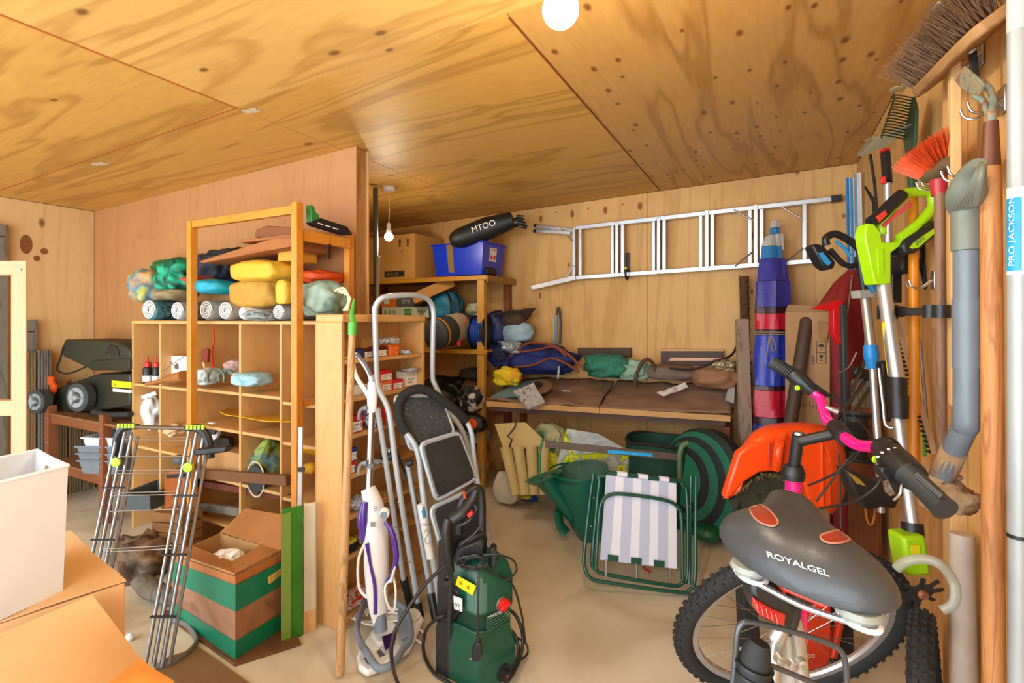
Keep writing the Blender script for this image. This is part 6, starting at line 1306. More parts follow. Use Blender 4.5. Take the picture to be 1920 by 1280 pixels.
# stack of brown slats on the floor behind the bicycle
for k, (x, yt, l_) in enumerate([(1598, 770, 'first slat from the left of the brown slats behind the bicycle'), (1608, 762, 'second slat from the left of the brown slats behind the bicycle'), (1618, 772, 'third slat from the left of the brown slats behind the bicycle'), (1628, 766, 'fourth slat from the left of the brown slats behind the bicycle'), (1638, 780, 'rightmost slat of the brown slats behind the bicycle')]):
    t = thing('timber_batten', l_, 'slat', P(x, 1040, 2.9 - .05 * k), 'brown slats behind the bicycle')
    MB().beam(P(x + 4, 1060, 2.86 - .05 * k), P(x, yt, 2.9 - .05 * k), .026, .06, side=rv).build('slat', redw, t, bevel=.002)
board_r = wood('grey_slab', '8a7866', '5c4c3c', 'z', 1, wscale=4, rough=.9)
solo('grey_slab', 'thick grey weathered timber behind the telescopic pole, above the brown slats', 'timber', MB().beam(P(1625, 1000, 3.0), P(1622, 712, 3.1), .14, .06, side=rv), board_r, bevel=.004)
# ================================================================ tools on the right wall
XW = .50
# big yard broom, head up
t = thing('yard_broom', 'large bristle yard broom hung head-up high on the right wall', 'broom', PX(1800, 120, XW))
na_, fa_ = PX(1862, 36, .475), PX(1736, 160, .44)
ax = (fa_ - na_).normalized(); nn = V((-.56, .1, .80)); nn = (nn - ax * nn.dot(ax)).normalized(); sd = ax.cross(nn)
m = MB(); L = (fa_ - na_).length; prof = [(-.02, -.035), (0, -.052), (.06, -.06), (L * .8, -.06), (L + .0, -.040), (L + .02, -.01), (L + .02, .01), (L, .040), (L * .8, .06), (.06, .06), (0, .052), (-.02, .035)]
m.prism([na_ + ax * u + sd * v - nn * .018 for u, v in prof], nn * .03).build('wooden_block', wood('broom_wood', 'a87c4c', '7c5428', 'y', .8, wscale=5, rough=.7), t, bevel=.006)
rr = random.Random(11); m_ = MB(); cnt = 0
for i in range(22):
    for j in range(6):
        o_ = na_ + ax * (L * (i + .5) / 22 * 1.02 - .005) + sd * ((j - 2.5) * .013) + nn * .012
        for k in range(7):
            d = nn + ax * rr.uniform(-.22, .22) + sd * rr.uniform(-.2, .2) + sd * (j - 2.5) * .05 + ax * ((i - 11) * .02); l_ = rr.uniform(.095, .125)
            m_.tube([o_, o_ + d * l_ * .55, o_ + d * l_ + ax * rr.uniform(-.01, .01)], [.0016, .0013, .0007], 3, caps=False)
tag(m_.build('bristles', mat('brown_bristle', '6e5038', .8, var=.4, scale=40), t), kind='stuff')
br = mat('dark_bracket', '26282a', .4, .4)
c_ = na_.lerp(fa_, .32) - nn * .02; MB().beam(c_, c_ - zv * .13 + V((.01, 0, 0)), .012, .016, side=(0, 1, 0)).build('steel_stay', br, t, bevel=.002)
MB().lathe(c_, -nn, [(.014, 0), (.012, .006)], 10).build('stay_bolt', STEEL, t)
MB().beam(PX(1790, 118, .47), PX(1790, 760, .49), .034, .026, side=(0, 1, 0)).build('handle', pine, t, bevel=.004)
def hook(px, py, label, X=.52, r=.03, two=True):
    c_ = PX(px, py, X); t = thing('tool_hook', label, 'hook', c_)
    MB().box(c_ + V((.018, 0, .02)), (.006, .05, .07)).build('plate', STEEL, t, bevel=.002)
    for s in ((-1, 1) if two else (1,)): MB().tube([c_ + V((.015, s * .02, .02)), c_ + V((-.02, s * .022, -.01)), c_ + V((-.05, s * .025, -.005)), c_ + V((-.06, s * .027, .02))], .0035, 8, sm=5).build('prong', STEEL, t, smooth=True)
hook(1862, 205, 'bright double hook under the rusty hoe head'); hook(1822, 120, 'dark steel hook beside the yard broom handle'); hook(1825, 325, 'bright double hook behind the ribbed grey funnel', X=.47)
hook(1762, 345, 'bright hook behind the orange broom'); hook(1738, 535, 'bright double hook below the black battery tool')
for x, y, l_ in [(1682, 167, 'pale scallop-shaped metal plate above the green rake'), (1768, 10, 'pale metal plate at the top beside the big broom'), (1632, 262, 'pale metal plate behind the silver rake')]:
    solo('metal_plate', l_, 'plate', MB().blob(PX(x, y, .515), .03, .035, .008, .12, x, 3), mat('pale_metal_plate', 'b5ac92', .4, .5), smooth=2)
# green spring rake
t = thing('garden_rake', 'green spring-tine rake hung head-up on the right wall', 'rake', PX(1712, 250, XW))
gr = mat('rake_green', '2f4a34', .45, .2)
MB().prism([PX(x, y, .49) for x, y in [(1717, 180), (1723, 205), (1722, 242), (1718, 290), (1706, 300), (1700, 262), (1709, 215)]], (-.012, 0, 0)).build('rake_plate', gr, t, bevel=.002)
for k in range(15):
    f = k / 14; b = V((.485, 0, 0)); p0 = PX(1716 - 14 * f, 182 + 78 * f, .485)
    tip = PX(1680 - 24 * f, 178 + 75 * f, .36)
    MB().tube([p0 + V((0, 0, -.10 - .0 * f)), p0 + V((-.004, 0, -.01)), p0 + V((-.016, 0, .002)), tip, tip + V((-.004, 0, -.012))], .0026, 6, sm=3).build('tine', gr, t, smooth=True)
MB().tube([PX(1712, 290, .49), PX(1722, 1000, .5)], .014, 12).build('handle', orange_w, t, smooth=True) if 0 else MB().tube([PX(1708, 285, .49), PX(1712, 370, .49)], .016, 12).build('socket', gr, t, smooth=True)
MB().tube([PX(1712, 362, .49), PX(1716, 940, .47)], .0165, 14).build('handle', mat('amber_fibreglass', 'd98510', .35, var=.06), t, smooth=True)
# silver rake on a thin stick
t = thing('soil_rake', 'silver toothed rake head on a thin dark stick in the right corner', 'rake', PX(1640, 300, XW))
hm = mat('galvanised', 'a9a890', .4, .6)
MB().beam(PX(1610, 290, .40), PX(1638, 258, .44), .012, .02).build('rake_bar', hm, t)
for k in range(13):
    p = PX(1610, 292, .36).lerp(PX(1640, 258, .36), k / 12); MB().tube([p + V((.12, 0, .035)), p + V((.05, 0, .012)), p], .0022, 6).build('tooth', hm, t, smooth=True)
MB().tube([PX(1632, 290, .46), PX(1640, 345, .47), PX(1646, 420, .48)], .007, 8).build('stick', DARK, t, smooth=True)
# telescopic pole
t = thing('telescopic_pole', 'silver telescopic pole with red and black grip left of the orange broom', 'pole', PX(1666, 400, XW))
MB().tube([PX(1660, 287, .45), PX(1664, 343, .45)], .019, 14).build('black_grip', BLACK, t, smooth=True)
MB().tube([PX(1659, 283, .45), PX(1660, 294, .45)], .020, 14).build('red_cap', RED, t, smooth=True)
MB().box(PX(1656, 338, .43), (.02, .02, .03)).build('red_button', RED, t, bevel=.003)
MB().tube([PX(1664, 343, .45), PX(1668, 600, .46)], .015, 14).build('silver_tube', ALU, t, smooth=True)
# orange broom
t = thing('orange_broom', 'orange bristle broom with red socket hung head-up on the right wall', 'broom', PX(1755, 320, XW))
a, b = PX(1775, 308, .46), PX(1708, 338, .40)
a.x, b.x = .46, .44; ax = (b - a).normalized(); nn = V((-.55, .1, .8)); nn = (nn - ax * nn.dot(ax)).normalized(); sd = ax.cross(nn)
MB().tube([a - ax * .02, a.lerp(b, .5) + nn * .0, b], [.022, .03, .018], 12, sm=4, flat=.8).build('wooden_head', wood('grey_broom_wood', '6e5a40', '48382a', 'y', .8, wscale=5), t, smooth=True)
rr = random.Random(12); m_ = MB(); L = (b - a).length
for i in range(18):
    for j in range(5):
        o_ = a + ax * (L * (i + .3) / 18) + sd * ((j - 2) * .011) + nn * .012
        for k in range(6):
            d = nn + ax * ((i - 9) * .055 + rr.uniform(-.12, .12)) + sd * ((j - 2) * .1 + rr.uniform(-.08, .08)); l_ = rr.uniform(.07, .085)
            m_.tube([o_, o_ + d * l_], [.0015, .0008], 3, caps=False)
tag(m_.build('bristles', mat('orange_bristle', 'cf4a16', .6, var=.2, scale=30), t), kind='stuff')
MB().tube([PX(1760, 326, .46), PX(1761, 366, .46)], [.026, .02], 14).build('red_socket', mat('socket_red', 'a82430', .4), t, smooth=True)
MB().tube([PX(1762, 362, .46), PX(1766, 900, .47)], .0145, 12).build('handle', wood('grey_brown_handle', '8d6a50', '5c4030', 'z', .8, wscale=5), t, smooth=True)
# hoe
t = thing('draw_hoe', 'old hoe with rusty flat blade and brown wooden handle nearest the white pole', 'hoe', PX(1858, 600, XW))
rust = mottled('rusty_green', ['7a5a44', '6f8272', '9a7a5c', '55483c'], 30, .6)
MB().prism([PX(x, y, .43) for x, y in [(1795, 150), (1812, 123), (1838, 145), (1850, 158), (1838, 180), (1830, 177), (1806, 165)]], (-.006, .0, .0)).build('blade', rust, t, bevel=.002)
MB().tube([PX(1840, 152, .44), PX(1856, 168, .455), PX(1862, 190, .465), PX(1860, 212, .47)], .0075, 10, sm=5).build('fork_arm', rust, t, smooth=True)
MB().tube([PX(1826, 178, .44), PX(1842, 188, .455), PX(1850, 205, .465), PX(1858, 222, .47)], .0075, 10, sm=5).build('fork_arm', rust, t, smooth=True)
MB().tube([PX(1860, 205, .47), PX(1859, 228, .47)], .010, 10).build('neck', rust, t, smooth=True)
MB().tube([PX(1858, 228, .47), PX(1857, 318, .47)], [.014, .020], 14).build('socket', mat('rusty_socket', '6b3f2a', .5, .3), t, smooth=True)
MB().tube([PX(1857, 314, .47), PX(1860, 700, .47), PX(1864, 1500, .48)], [.021, .021, .023], 14, sm=8).build('handle', wood('waxed_handle', 'c98a50', '8e5426', 'z', .9, wscale=5, knots=.04), t, smooth=True)
# white pole with blue sticker
t = thing('steel_pole', 'tall pale metal pole with blue and white sticker at the right edge', 'pole', PX(1903, 1200, XW))
MB().tube([PX(1910, -60, .49), PX(1910, 1004, .49)], .0195, 18).build('tube', mat('painted_steel', 'a2a6a6', .45, .2, var=.05), t, smooth=True)
MB().tube([PX(1910, 1006, .49), PX(1911, 1700, .49)], .0185, 18).build('lower_tube', mat('painted_steel', '', 1), t, smooth=True)
MB().tube([PX(1910, 1001, .49), PX(1910, 1008, .49)], .0205, 18).build('joint_ring', BLACK, t, smooth=True)
MB().tube([PX(1910, -60, .49), PX(1910, 60, .49)], .0205, 18).build('upper_sleeve', mat('pole_sleeve', 'b4b6b2', .5), t, smooth=True)
a, b = PX(1897, 355, .462), PX(1897, 512, .462)
# sticker wraps the side of the pole that faces the camera
def wrap(y0, y1, a0, a1, r, n_, m_):
    c0_, c1_ = PX(1910, y0, .49), PX(1910, y1, .49); m = MB(); k = 10
    tocam = (cp - c0_); tocam.z = 0; tocam.normalize(); lt = V((tocam.y, -tocam.x, 0)); 
    for c_ in (c0_, c1_):
        for i in range(k + 1): th = a0 + (a1 - a0) * i / k; m.v.append(c_ + (tocam * math.cos(th) + lt * math.sin(th)) * r)
    for i in range(k): m.f.append((i, i + 1, i + k + 2, i + k + 1))
    return m.build(n_, m_, t, smooth=True), tocam, lt
wrap(352, 515, -1.3, 1.3, .0199, 'white_sticker', PAPER); s_, tc2, lt = wrap(372, 508, *((-.25, 1.3) if (lambda d: V((d.y, -d.x, 0)).dot(rv) < 0)(cp - PX(1910, 400, .49)) else (-1.3, .25)), .0202, 'blue_sticker', mat('sticker_azure', '1791c4', .4))
sg = 1 if (-lt).dot(rv) < 0 else -1
for sgn in (1,):
    lf = lt if lt.dot(rv) < 0 else -lt
    th = .45; c_ = PX(1910, 500, .49) + (tc2 * math.cos(th) + lf * math.sin(th)) * .0208
    text('PRO JACKSON', c_ - lf * .002, zv, lf, .0125, PAPER, t, width=.155)
# grey bent pipe with ribbed funnel
gp = mat('pipe_grey', '66707a', .4, var=.05); gp2 = mat('funnel_grey', '6c7268', .45)
t = thing('grey_pipe', 'grey plastic pipe with ribbed flared top and bent muddy foot', 'pipe', PX(1805, 700, XW))
MB().tube([PX(1812, 470, .43), PX(1812, 790 - 20, .43), PX(1808, 800, .43), PX(1790, 842, .42), PX(1768, 890, .41)], .0265, 18, sm=6).build('pipe', gp, t, smooth=True)
MB().tube([PX(1812, 470, .43), PX(1811, 396, .43)], .030, 18).build('collar', gp2, t, smooth=True)
MB().tube([PX(1812, 690, .43), PX(1812, 560, .43)], .0285, 18).build('sleeve', gp, t, smooth=True)
MB().tube([PX(1811, 398, .43), PX(1810, 385, .43), PX(1812, 360, .42), PX(1822, 325, .42), PX(1834, 305, .42)], [.030, .038, .040, .028, .015], 18, sm=4, flat=.8).build('funnel', gp2, t, smooth=True)
for k in range(6): MB().tube([PX(1794 + k * 7, 388 - 1 * k, .385), PX(1812 + k * 5, 366 - k * 5, .375), PX(1830 + k * 2.5, 328 - k * 3, .38), PX(1840, 306, .40)], .0048, 8, sm=5).build('rib', gp2, t, smooth=True)
mud = mat('dry_mud', '9c7e5e', .95, var=.2, scale=20, bump=1)
MB().tube([PX(1790, 842, .42), PX(1766, 893, .41)], [.028, .030], 14).blob(PX(1765, 900, .41), .05, .04, .03, .3, 5).build('mud_crust', mud, t, smooth=2)
MB().blob(PX(1772, 935, .41), .06, .05, .04, .3, 8, 3).build('mud_lump', mud, t, smooth=2)
MB().tube([PX(1803, 1000, .50), PX(1815, 1560, .50)], .030, 14).build('lower_sleeve', mat('dusty_sleeve', 'b5a79a', .6, var=.1), t, smooth=True)
# tool clamp rail
t = thing('tool_clamp', 'black tool clamp arm gripping the lime green trimmer shaft', 'clamp', PX(1760, 583, XW))
MB().beam(PX(1780, 583, .50), P(1665, 585, 2.0), .03, .028).build('arm', BLACK, t, bevel=.006)
for x in (1745, 1765): MB().tube([PX(x, 572, .45), PX(x, 596, .45)], .022, 12).build('grip_roller', BLACK, t, smooth=True)
MB().tube([P(1664, 572, 1.96), P(1664, 598, 1.96)], .034, 18).build('clamp_ring', BLACK, t, smooth=True)
MB().lathe(P(1690, 584, 1.92), -fv, [(.022, 0), (.02, .01), (.008, .012)], 16).build('clamp_knob', BLACK, t, smooth=True)
# lime green trimmer
lg_ = mat('trimmer_lime', 'a3d60e', .35, var=.04, coat=.3)
t = thing('lime_trimmer', 'lime green and black battery strimmer held in the wall clamp', 'strimmer', P(1660, 700, 1.9))
TT = 1.90
def lf(pts, T=TT, th=.055): return MB().prism([P(x, y, T) for x, y in pts], fv * th)
lf([(1622, 436), (1627, 418), (1640, 420), (1652, 436), (1654, 454), (1685, 454), (1714, 428), (1730, 420), (1731, 424), (1700, 452), (1671, 474), (1671, 532), (1641, 533), (1624, 455)], TT, .06).build('body', lg_, t, bevel=.010)
loop_ = [(1652, 440), (1652, 424), (1662, 402), (1694, 366), (1712, 360), (1740, 360), (1749, 372), (1746, 392), (1722, 420), (1686, 447)]
MB().tube([P(x, y, TT + .03) for x, y in loop_], .019, 12, sm=5).build('handle_loop', lg_, t, smooth=True)
MB().tube([P(x, y, TT + .012) for x, y in [(1632, 418), (1650, 404), (1672, 382), (1692, 364)]], .023, 10, sm=4).build('black_grip', BLACK, t, smooth=True)
lf([(1644, 406), (1660, 394), (1664, 402), (1650, 416)], TT - .014, .008).build('red_window', mat('orange_rim', 'd2402c', .4), t, bevel=.001)
MB().tube([P(1655, 424, TT + .01), P(1680, 402, TT + .01), P(1708, 382, TT + .01)], .007, 8).build('trigger', mat('pink_red', 'd84450', .4), t, smooth=True)
lf([(1693, 460), (1700, 448), (1758, 412), (1770, 410), (1778, 416), (1776, 424), (1718, 474), (1698, 476)], TT - .02, .075).build('battery', BLACK, t, bevel=.008)
lf([(1706, 464), (1716, 452), (1764, 420), (1768, 424), (1722, 464), (1712, 466)], TT - .024, .004).build('lime_panel', lg_, t)
text('20V', P(1718, 461, TT - .026), rv - zv * -.75, zv + rv * -.2, .028, INK, t)
lf([(1646, 468), (1656, 464), (1657, 515), (1648, 515)], TT - .004, .006).build('ridge', lg_, t)
MB().tube([P(1656, 530, TT + .03), P(1682, 712, 1.84)], .0235, 18).build('shaft', ALU, t, smooth=True)
lf([(1654, 604), (1660, 604), (1671, 704), (1665, 704)], TT - .018, .003).build('yellow_label', mat('yellow_label', '', .4), t)
MB().tube([P(1682, 708, 1.84), P(1683, 740, 1.83), P(1684, 742, 1.83), P(1685, 784, 1.82)], [.030, .030, .033, .030], 18).build('coupling', BLACK, t, smooth=True)
MB().tube([P(1684, 780, 1.83), P(1711, 985, 1.72)], .0205, 18).build('lower_shaft', ALU, t, smooth=True)
MB().tube([P(1710, 980, 1.72), P(1712, 1006, 1.71)], .032, 16).build('black_joint', BLACK, t, smooth=True)
lf([(1694, 1008), (1737, 1004), (1742, 1036), (1748, 1080), (1706, 1082), (1698, 1040)], 1.66, .08).build('motor_head', lg_, t, bevel=.012)
lf([(1708, 1022), (1724, 1022), (1726, 1042), (1710, 1042)], 1.655, .003).build('head_label', mat('yellow_label', '', .4), t)
c_ = P(1727, 1112, 1.36); pts = []
for k in range(8):
    a = k * PI / 4 + .2; 
    for da, r_ in ((-.16, .034), (-.09, .056), (.10, .060), (.2, .034)): pts.append(c_ + rv * math.cos(a + da) * r_ + (zv * .9 - fv * .45) * math.sin(a + da) * r_)
MB().prism(pts, fv * .006).build('star_blade', mat('blade_black', '222426', .5, .3), t)
MB().lathe(c_ - fv * .006, -fv, [(.014, 0), (.010, .008)], 12).build('hub_bolt', mat('rust_bolt', '8a5a40', .5, .5), t)
guard = mat('clear_guard', 'a8a494', .2, var=.05, alpha=.6)
MB().tube([P(1680, 1066, 1.42), P(1700, 1052, 1.40), P(1735, 1048, 1.38), P(1765, 1060, 1.36), P(1788, 1090, 1.35), P(1792, 1118, 1.34), P(1784, 1136, 1.34), P(1766, 1144, 1.35)], .007, 8, sm=5, flat=1.8).build('clear_guard', guard, t, smooth=True)
# blue and black trimmer
t = thing('blue_trimmer', 'black strimmer with blue trigger, lever and collar left of the lime one', 'strimmer', P(1635, 700, 2.35))
T2 = 2.38
MB().tube([P(x, y, T2) for x, y in [(1550, 460), (1548, 448), (1558, 440), (1572, 440), (1600, 456), (1612, 470), (1616, 490), (1618, 520)]], .017, 12, sm=5).build('handle', BLACK, t, smooth=True)
MB().tube([P(x, y, T2) for x, y in [(1556, 468), (1572, 486), (1584, 496), (1602, 498), (1612, 480)]], .013, 12, sm=4).build('lower_handle', BLACK, t, smooth=True)
MB().prism([P(x, y, T2 - .03) for x, y in [(1523, 461), (1530, 456), (1546, 460), (1568, 492), (1564, 503), (1554, 506), (1542, 498)]], fv * .07).build('battery', BLACK, t, bevel=.008)
MB().prism([P(x, y, T2 - .034) for x, y in [(1535, 474), (1543, 473), (1559, 492), (1553, 498), (1545, 492)]], fv * .003).build('blue_panel', mat('cyan_blue', '2f8fc4', .4), t)
MB().tube([P(1568, 452, T2 - .005), P(1584, 466, T2 - .005), P(1594, 480, T2 - .005)], .008, 8, sm=4).build('blue_trigger', mat('cyan_blue', '', 1), t, smooth=True)
MB().tube([P(1612, 480, T2), P(1620, 542, T2)], [.024, .018], 14).build('neck', BLACK, t, smooth=True)
MB().prism([P(x, y, T2 - .03) for x, y in [(1610, 544), (1640, 543), (1642, 558), (1612, 559)]], fv * .06).build('grey_clamp', mat('clamp_grey', 'a8a69c', .5), t, bevel=.004)
MB().tube([P(1629, 528, T2 - .03), P(1640, 546, T2 - .03)], [.014, .020], 10).build('blue_lever', mat('blue_plastic', '1a6ea0', .4), t, smooth=True)
MB().tube([P(1622, 556, T2), P(1633, 650, 2.35)], .0205, 14).build('shaft', mat('warm_tube', 'b0a898', .35, .6), t, smooth=True)
MB().tube([P(1632, 648, 2.35), P(1634, 668, 2.34), P(1634, 670, 2.34), P(1636, 690, 2.34)], [.029, .032, .030, .024], 16).build('blue_collar', mat('bright_blue', '1f8ad8', .4), t, smooth=True)
MB().tube([P(1636, 688, 2.34), P(1646, 830, 2.3), P(1652, 960, 2.28)], .0155, 14).build('lower_shaft', ALU, t, smooth=True)
# black battery tool and plate, hedge-trimmer blade, small silver parts
t = thing('battery_tool', 'black battery tool with beige badge behind the lime strimmer', 'power tool', PX(1722, 500, XW))
MB().prism([P(x, y, 2.02) for x, y in [(1694, 480), (1740, 452), (1748, 462), (1746, 500), (1700, 514), (1690, 505)]], fv * .08).build('body', BLACK, t, bevel=.008)
MB().prism([P(x, y, 2.015) for x, y in [(1710, 474), (1724, 464), (1726, 482), (1714, 492), (1708, 488)]], fv * .003).build('badge', mat('badge_beige', 'b8a870', .5), t)
text('MAC', P(1712, 484, 2.012), zv + rv * .15, -rv, .02, PRINT, t)
MB().tube([P(1735, 500, 2.03), P(1744, 540, 2.0)], .02, 10).build('grip', BLACK, t, smooth=True)
t = thing('chain_trimmer', 'black tool plate and long toothed cutting bar hanging behind the lime shaft', 'hedge trimmer', P(1685, 560, 2.15))
MB().prism([P(x, y, 2.12) for x, y in [(1674, 478), (1692, 470), (1692, 568), (1686, 566), (1672, 560)]], fv * .05).build('housing', BLACK, t, bevel=.005)
a, b = P(1680, 596, 2.06), P(1752, 852, 1.82); dd = (b - a).normalized(); s_ = (rv - dd * rv.dot(dd)).normalized()
MB().beam(a, b, .022, .006, side=s_).build('guide_bar', mat('pale_wood_edge', 'b09070', .6), t)
for k in range(30):
    p = a.lerp(b, (k + .5) / 30) - s_ * .014 - fv * .004; MB().prism([p - dd * .007, p + dd * .006, p + dd * .003 - s_ * .011, p - dd * .004 - s_ * .009], fv * .008).build('tooth', mat('chain_brown', '2e2018', .6, .3), t)
MB().prism([P(x, y, 2.0) for x, y in [(1733, 776), (1742, 772), (1752, 852), (1733, 856)]], fv * .01).build('green_guard', mat('leaf_green', '5d8a2c', .5), t)
t = thing('silver_bracket', 'silver and black hanging frame between the two strimmer shafts', 'bracket', P(1665, 760, 2.1))
MB().tube([P(1648, 690, 2.2), P(1656, 760, 2.18), P(1662, 798, 2.16), P(1688, 798, 2.12), P(1694, 780, 2.12)], .007, 8, sm=5).build('frame', STEEL, t, smooth=True)
MB().prism([P(x, y, 2.2) for x, y in [(1654, 680), (1668, 676), (1672, 790), (1662, 792)]], fv * .04).build('black_body', BLACK, t, bevel=.005)
solo('thin_tube', 'thin silver tube between the black plate and the amber handle', 'tube', MB().tube([P(1725, 640, 2.0), P(1738, 790, 1.92)], .006, 8), STEEL, smooth=True)
solo('black_handle_rod', 'black rod with pale tip hanging right of the red cover', 'rod', MB().tube([P(1622, 330 + 20, 3.0), P(1640, 380, 2.95), P(1644, 470, 2.9)], [.006, .012, .018], 8), BLACK, smooth=True)
# ================================================================ bicycle tyre on edge against the right wall
tyr = mat('tyre_rubber', '232425', .8, var=.15, scale=40)
def wheelset(c_, ax, r, parent, rimc, tread=60, w_=.026, spk=28, hub=True, knobs=True):
    ax = V(ax).normalized(); u = (zv - ax * zv.dot(ax)).normalized(); v = ax.cross(u)
    ring = lambda rr, off=0, n=72: [c_ + (u * math.cos(a) + v * math.sin(a)) * rr + ax * off for a in [i * 2 * PI / n for i in range(n)]]
    ty = MB().tube(ring(r - w_), w_, 12, closed=True).build('tyre', tyr, parent, smooth=True)
    if knobs:
        m = MB()
        for i in range(tread):
            for j, (th, ln) in enumerate(((-.85, .8), (-.28, 1), (.28, 1), (.85, .8))):
                a = 2 * PI * (i + (.5 if j % 2 else 0)) / tread; e = u * math.cos(a) + v * math.sin(a); tg = ax.cross(e)
                n_ = e * math.cos(th) + ax * math.sin(th); p = c_ + e * (r - w_) + n_ * (w_ + .002); sdd = n_.cross(tg)
                m.box(p, (.014 * ln, .011, .008), Matrix((tg, sdd, n_)).transposed())
        tag(m.build('tread_knobs', tyr, ty), kind='stuff')
    rim = MB(); n = 72; prof = [(r - 2 * w_ + .004, -.013), (r - 2 * w_ + .006, .013), (r - 2 * w_ - .016, .010), (r - 2 * w_ - .020, 0), (r - 2 * w_ - .016, -.010)]
    for i in range(n):
        a = 2 * PI * i / n; e = u * math.cos(a) + v * math.sin(a)
        for q_, o_ in prof: rim.v.append(c_ + e * q_ + ax * o_)
    k = len(prof)
    for i in range(n):
        for j in range(k): rim.f.append((i * k + j, i * k + (j + 1) % k, ((i + 1) % n) * k + (j + 1) % k, ((i + 1) % n) * k + j))
    rim.build('rim', rimc, parent, smooth=True)
    if hub:
        MB().lathe(c_ - ax * .04, ax, [(.012, 0), (.024, .004), (.024, .012), (.012, .02), (.012, .06), (.024, .068), (.024, .076), (.012, .08)], 18).build('hub', ALU, parent, smooth=True)
        for i in range(spk):
            a = 2 * PI * i / spk; b_ = a + (.9 if i % 4 < 2 else -.9); o_ = .03 if i % 2 else -.03
            p = c_ + (u * math.cos(b_) + v * math.sin(b_)) * .022 + ax * o_; q_ = c_ + (u * math.cos(a) + v * math.sin(a)) * (r - 2 * w_ - .014)
            MB().tube([p, q_], .0013, 5).build('spoke', STEEL, parent)
    return ty
c_ = V((.385, 1.77, .33)); t = thing('spare_wheel', 'knobbly bicycle wheel standing edge-on against the right wall below the star blade', 'wheel', V((c_.x, c_.y, 0)))
c_.z = .335 + .0; ww = wheelset(V((.385, 1.77, .33)), (.97, -.22, .06), .33, t, ALU, 54, .030, 20)
# ================================================================ orange hover mower standing on end
om = mat('mower_orange', 'ef4a10', .35, var=.08, scale=7, coat=.2)
t = thing('orange_mower', 'bright orange plastic mower hood standing on end behind the bicycle', 'lawn mower', P(1470, 1150, 2.45))
T0 = 2.35
out = [(1355, 935), (1362, 895), (1385, 845), (1405, 812), (1430, 796), (1480, 790), (1540, 792), (1575, 812), (1588, 850), (1590, 900), (1580, 945), (1560, 965)]
inn = [(1530, 958), (1515, 920), (1500, 890), (1440, 885), (1405, 898), (1385, 925)]
def P3(l, T): return [P(x, y, T) for x, y in l]
m = MB(); cen = P(1480, 900, T0 - .10)
# domed hood: rings from the outer rim to a raised crown, the mouth cut at lower left
ang = [R(d) for d in range(-28, 209, 12)]
def rim(k, T, s): # k scales the outline about (1478,905)
    res = []
    for x, y in out: res.append(P(1478 + (x - 1478) * k, 898 + (y - 898) * k, T))
    return res
rows = [rim(1.0, T0 + .12, 1), rim(1.0, T0 + .02, 1), rim(.95, T0 - .04, 1), rim(.86, T0 - .07, 1), rim(.72, T0 - .085, 1)]
n = len(out)
for r_ in rows: m.v += r_
for i in range(len(rows) - 1):
    for j in range(n - 1): m.f.append((i * n + j, i * n + j + 1, (i + 1) * n + j + 1, (i + 1) * n + j))
o = m.build('hood', om, t, smooth=2, sub=2); so = o.modifiers.new('solid', 'SOLIDIFY'); so.thickness = .006
MB().prism(P3([(1385, 850), (1405, 835), (1440, 822), (1475, 820), (1512, 822), (1545, 832), (1562, 870), (1562, 955), (1520, 955), (1508, 905), (1470, 882), (1425, 886), (1395, 905), (1366, 938), (1358, 934)], T0 - .085), fv * .05).build('front_panel', om, t, bevel=.012)
MB().prism(P3([(1440, 832), (1460, 826), (1475, 828), (1470, 878), (1440, 876)], T0 - .092), fv * .01).build('recess', mat('deep_orange', 'b83408', .5), t, bevel=.003)
hd = MB().tube([P(1470, 812, T0 - .1), P(1462, 830, T0 - .13), P(1458, 855, T0 - .14), P(1456, 878, T0 - .10)], .019, 12, sm=5).build('handle', om, t, smooth=True)
for k in range(7): MB().box(P(1463 - k, 822 + k * 7, T0 - .15), (.032, .006, .008), frame(rv)).build('grip_ridge', om, hd)
MB().prism(P3([(1540, 830), (1544, 830), (1546, 950), (1541, 950)], T0 - .095), fv * .012).build('seam_ridge', om, t, bevel=.003)
MB().prism(P3([(1372, 940), (1395, 905), (1425, 889), (1470, 886), (1508, 908), (1520, 960), (1500, 1000), (1400, 985)], T0 - .0), fv * .08).build('dark_grass_box', mottled('grass_dirt', ['20241c', '3a3c28', '16180f'], 14, .9), t)
m_ = MB(); rr = random.Random(8)
for k in range(90):
    f = rr.random(); x = 1380 + f * 125; y = 925 - 38 * math.sin(f * PI) + rr.uniform(-2, 4); p = P(x, y, T0 - .09); m_.tube([p, p + V((rr.uniform(-.012, .012), 0, rr.uniform(-.02, .004)))], .0015, 3)
tag(m_.build('dry_grass', mat('dry_grass', '7a6a38', .9), t), kind='stuff')
t = thing('orange_deck', 'red-orange plastic deck with black ends seen through the wheel spokes', 'mower deck', P(1500, 1200, 2.1))
MB().prism(P3([(1420, 1080), (1500, 1070), (1560, 1090), (1562, 1230), (1545, 1262), (1500, 1258), (1480, 1225), (1425, 1130)], 2.08), fv * .12).build('deck', mat('red_orange', 'd63a18', .4, var=.1), t, bevel=.014)
MB().tube([P(1600, 1090, 2.1), P(1575, 1160, 2.12), P(1560, 1230, 2.1)], .03, 10, sm=4, flat=.6).build('side_arm', mat('red_orange', '', 1), t, smooth=True)
MB().prism(P3([(1560, 1130), (1598, 1120), (1604, 1240), (1570, 1255)], 2.14), fv * .08).build('black_end', DARK, t, bevel=.006)
MB().prism(P3([(1392, 1080), (1418, 1080), (1428, 1225), (1398, 1230)], 2.14), fv * .08).build('black_end', DARK, t, bevel=.006)
text('Ooo', P(1502, 1232, 2.072), rv, zv, .03, PAPER, t)
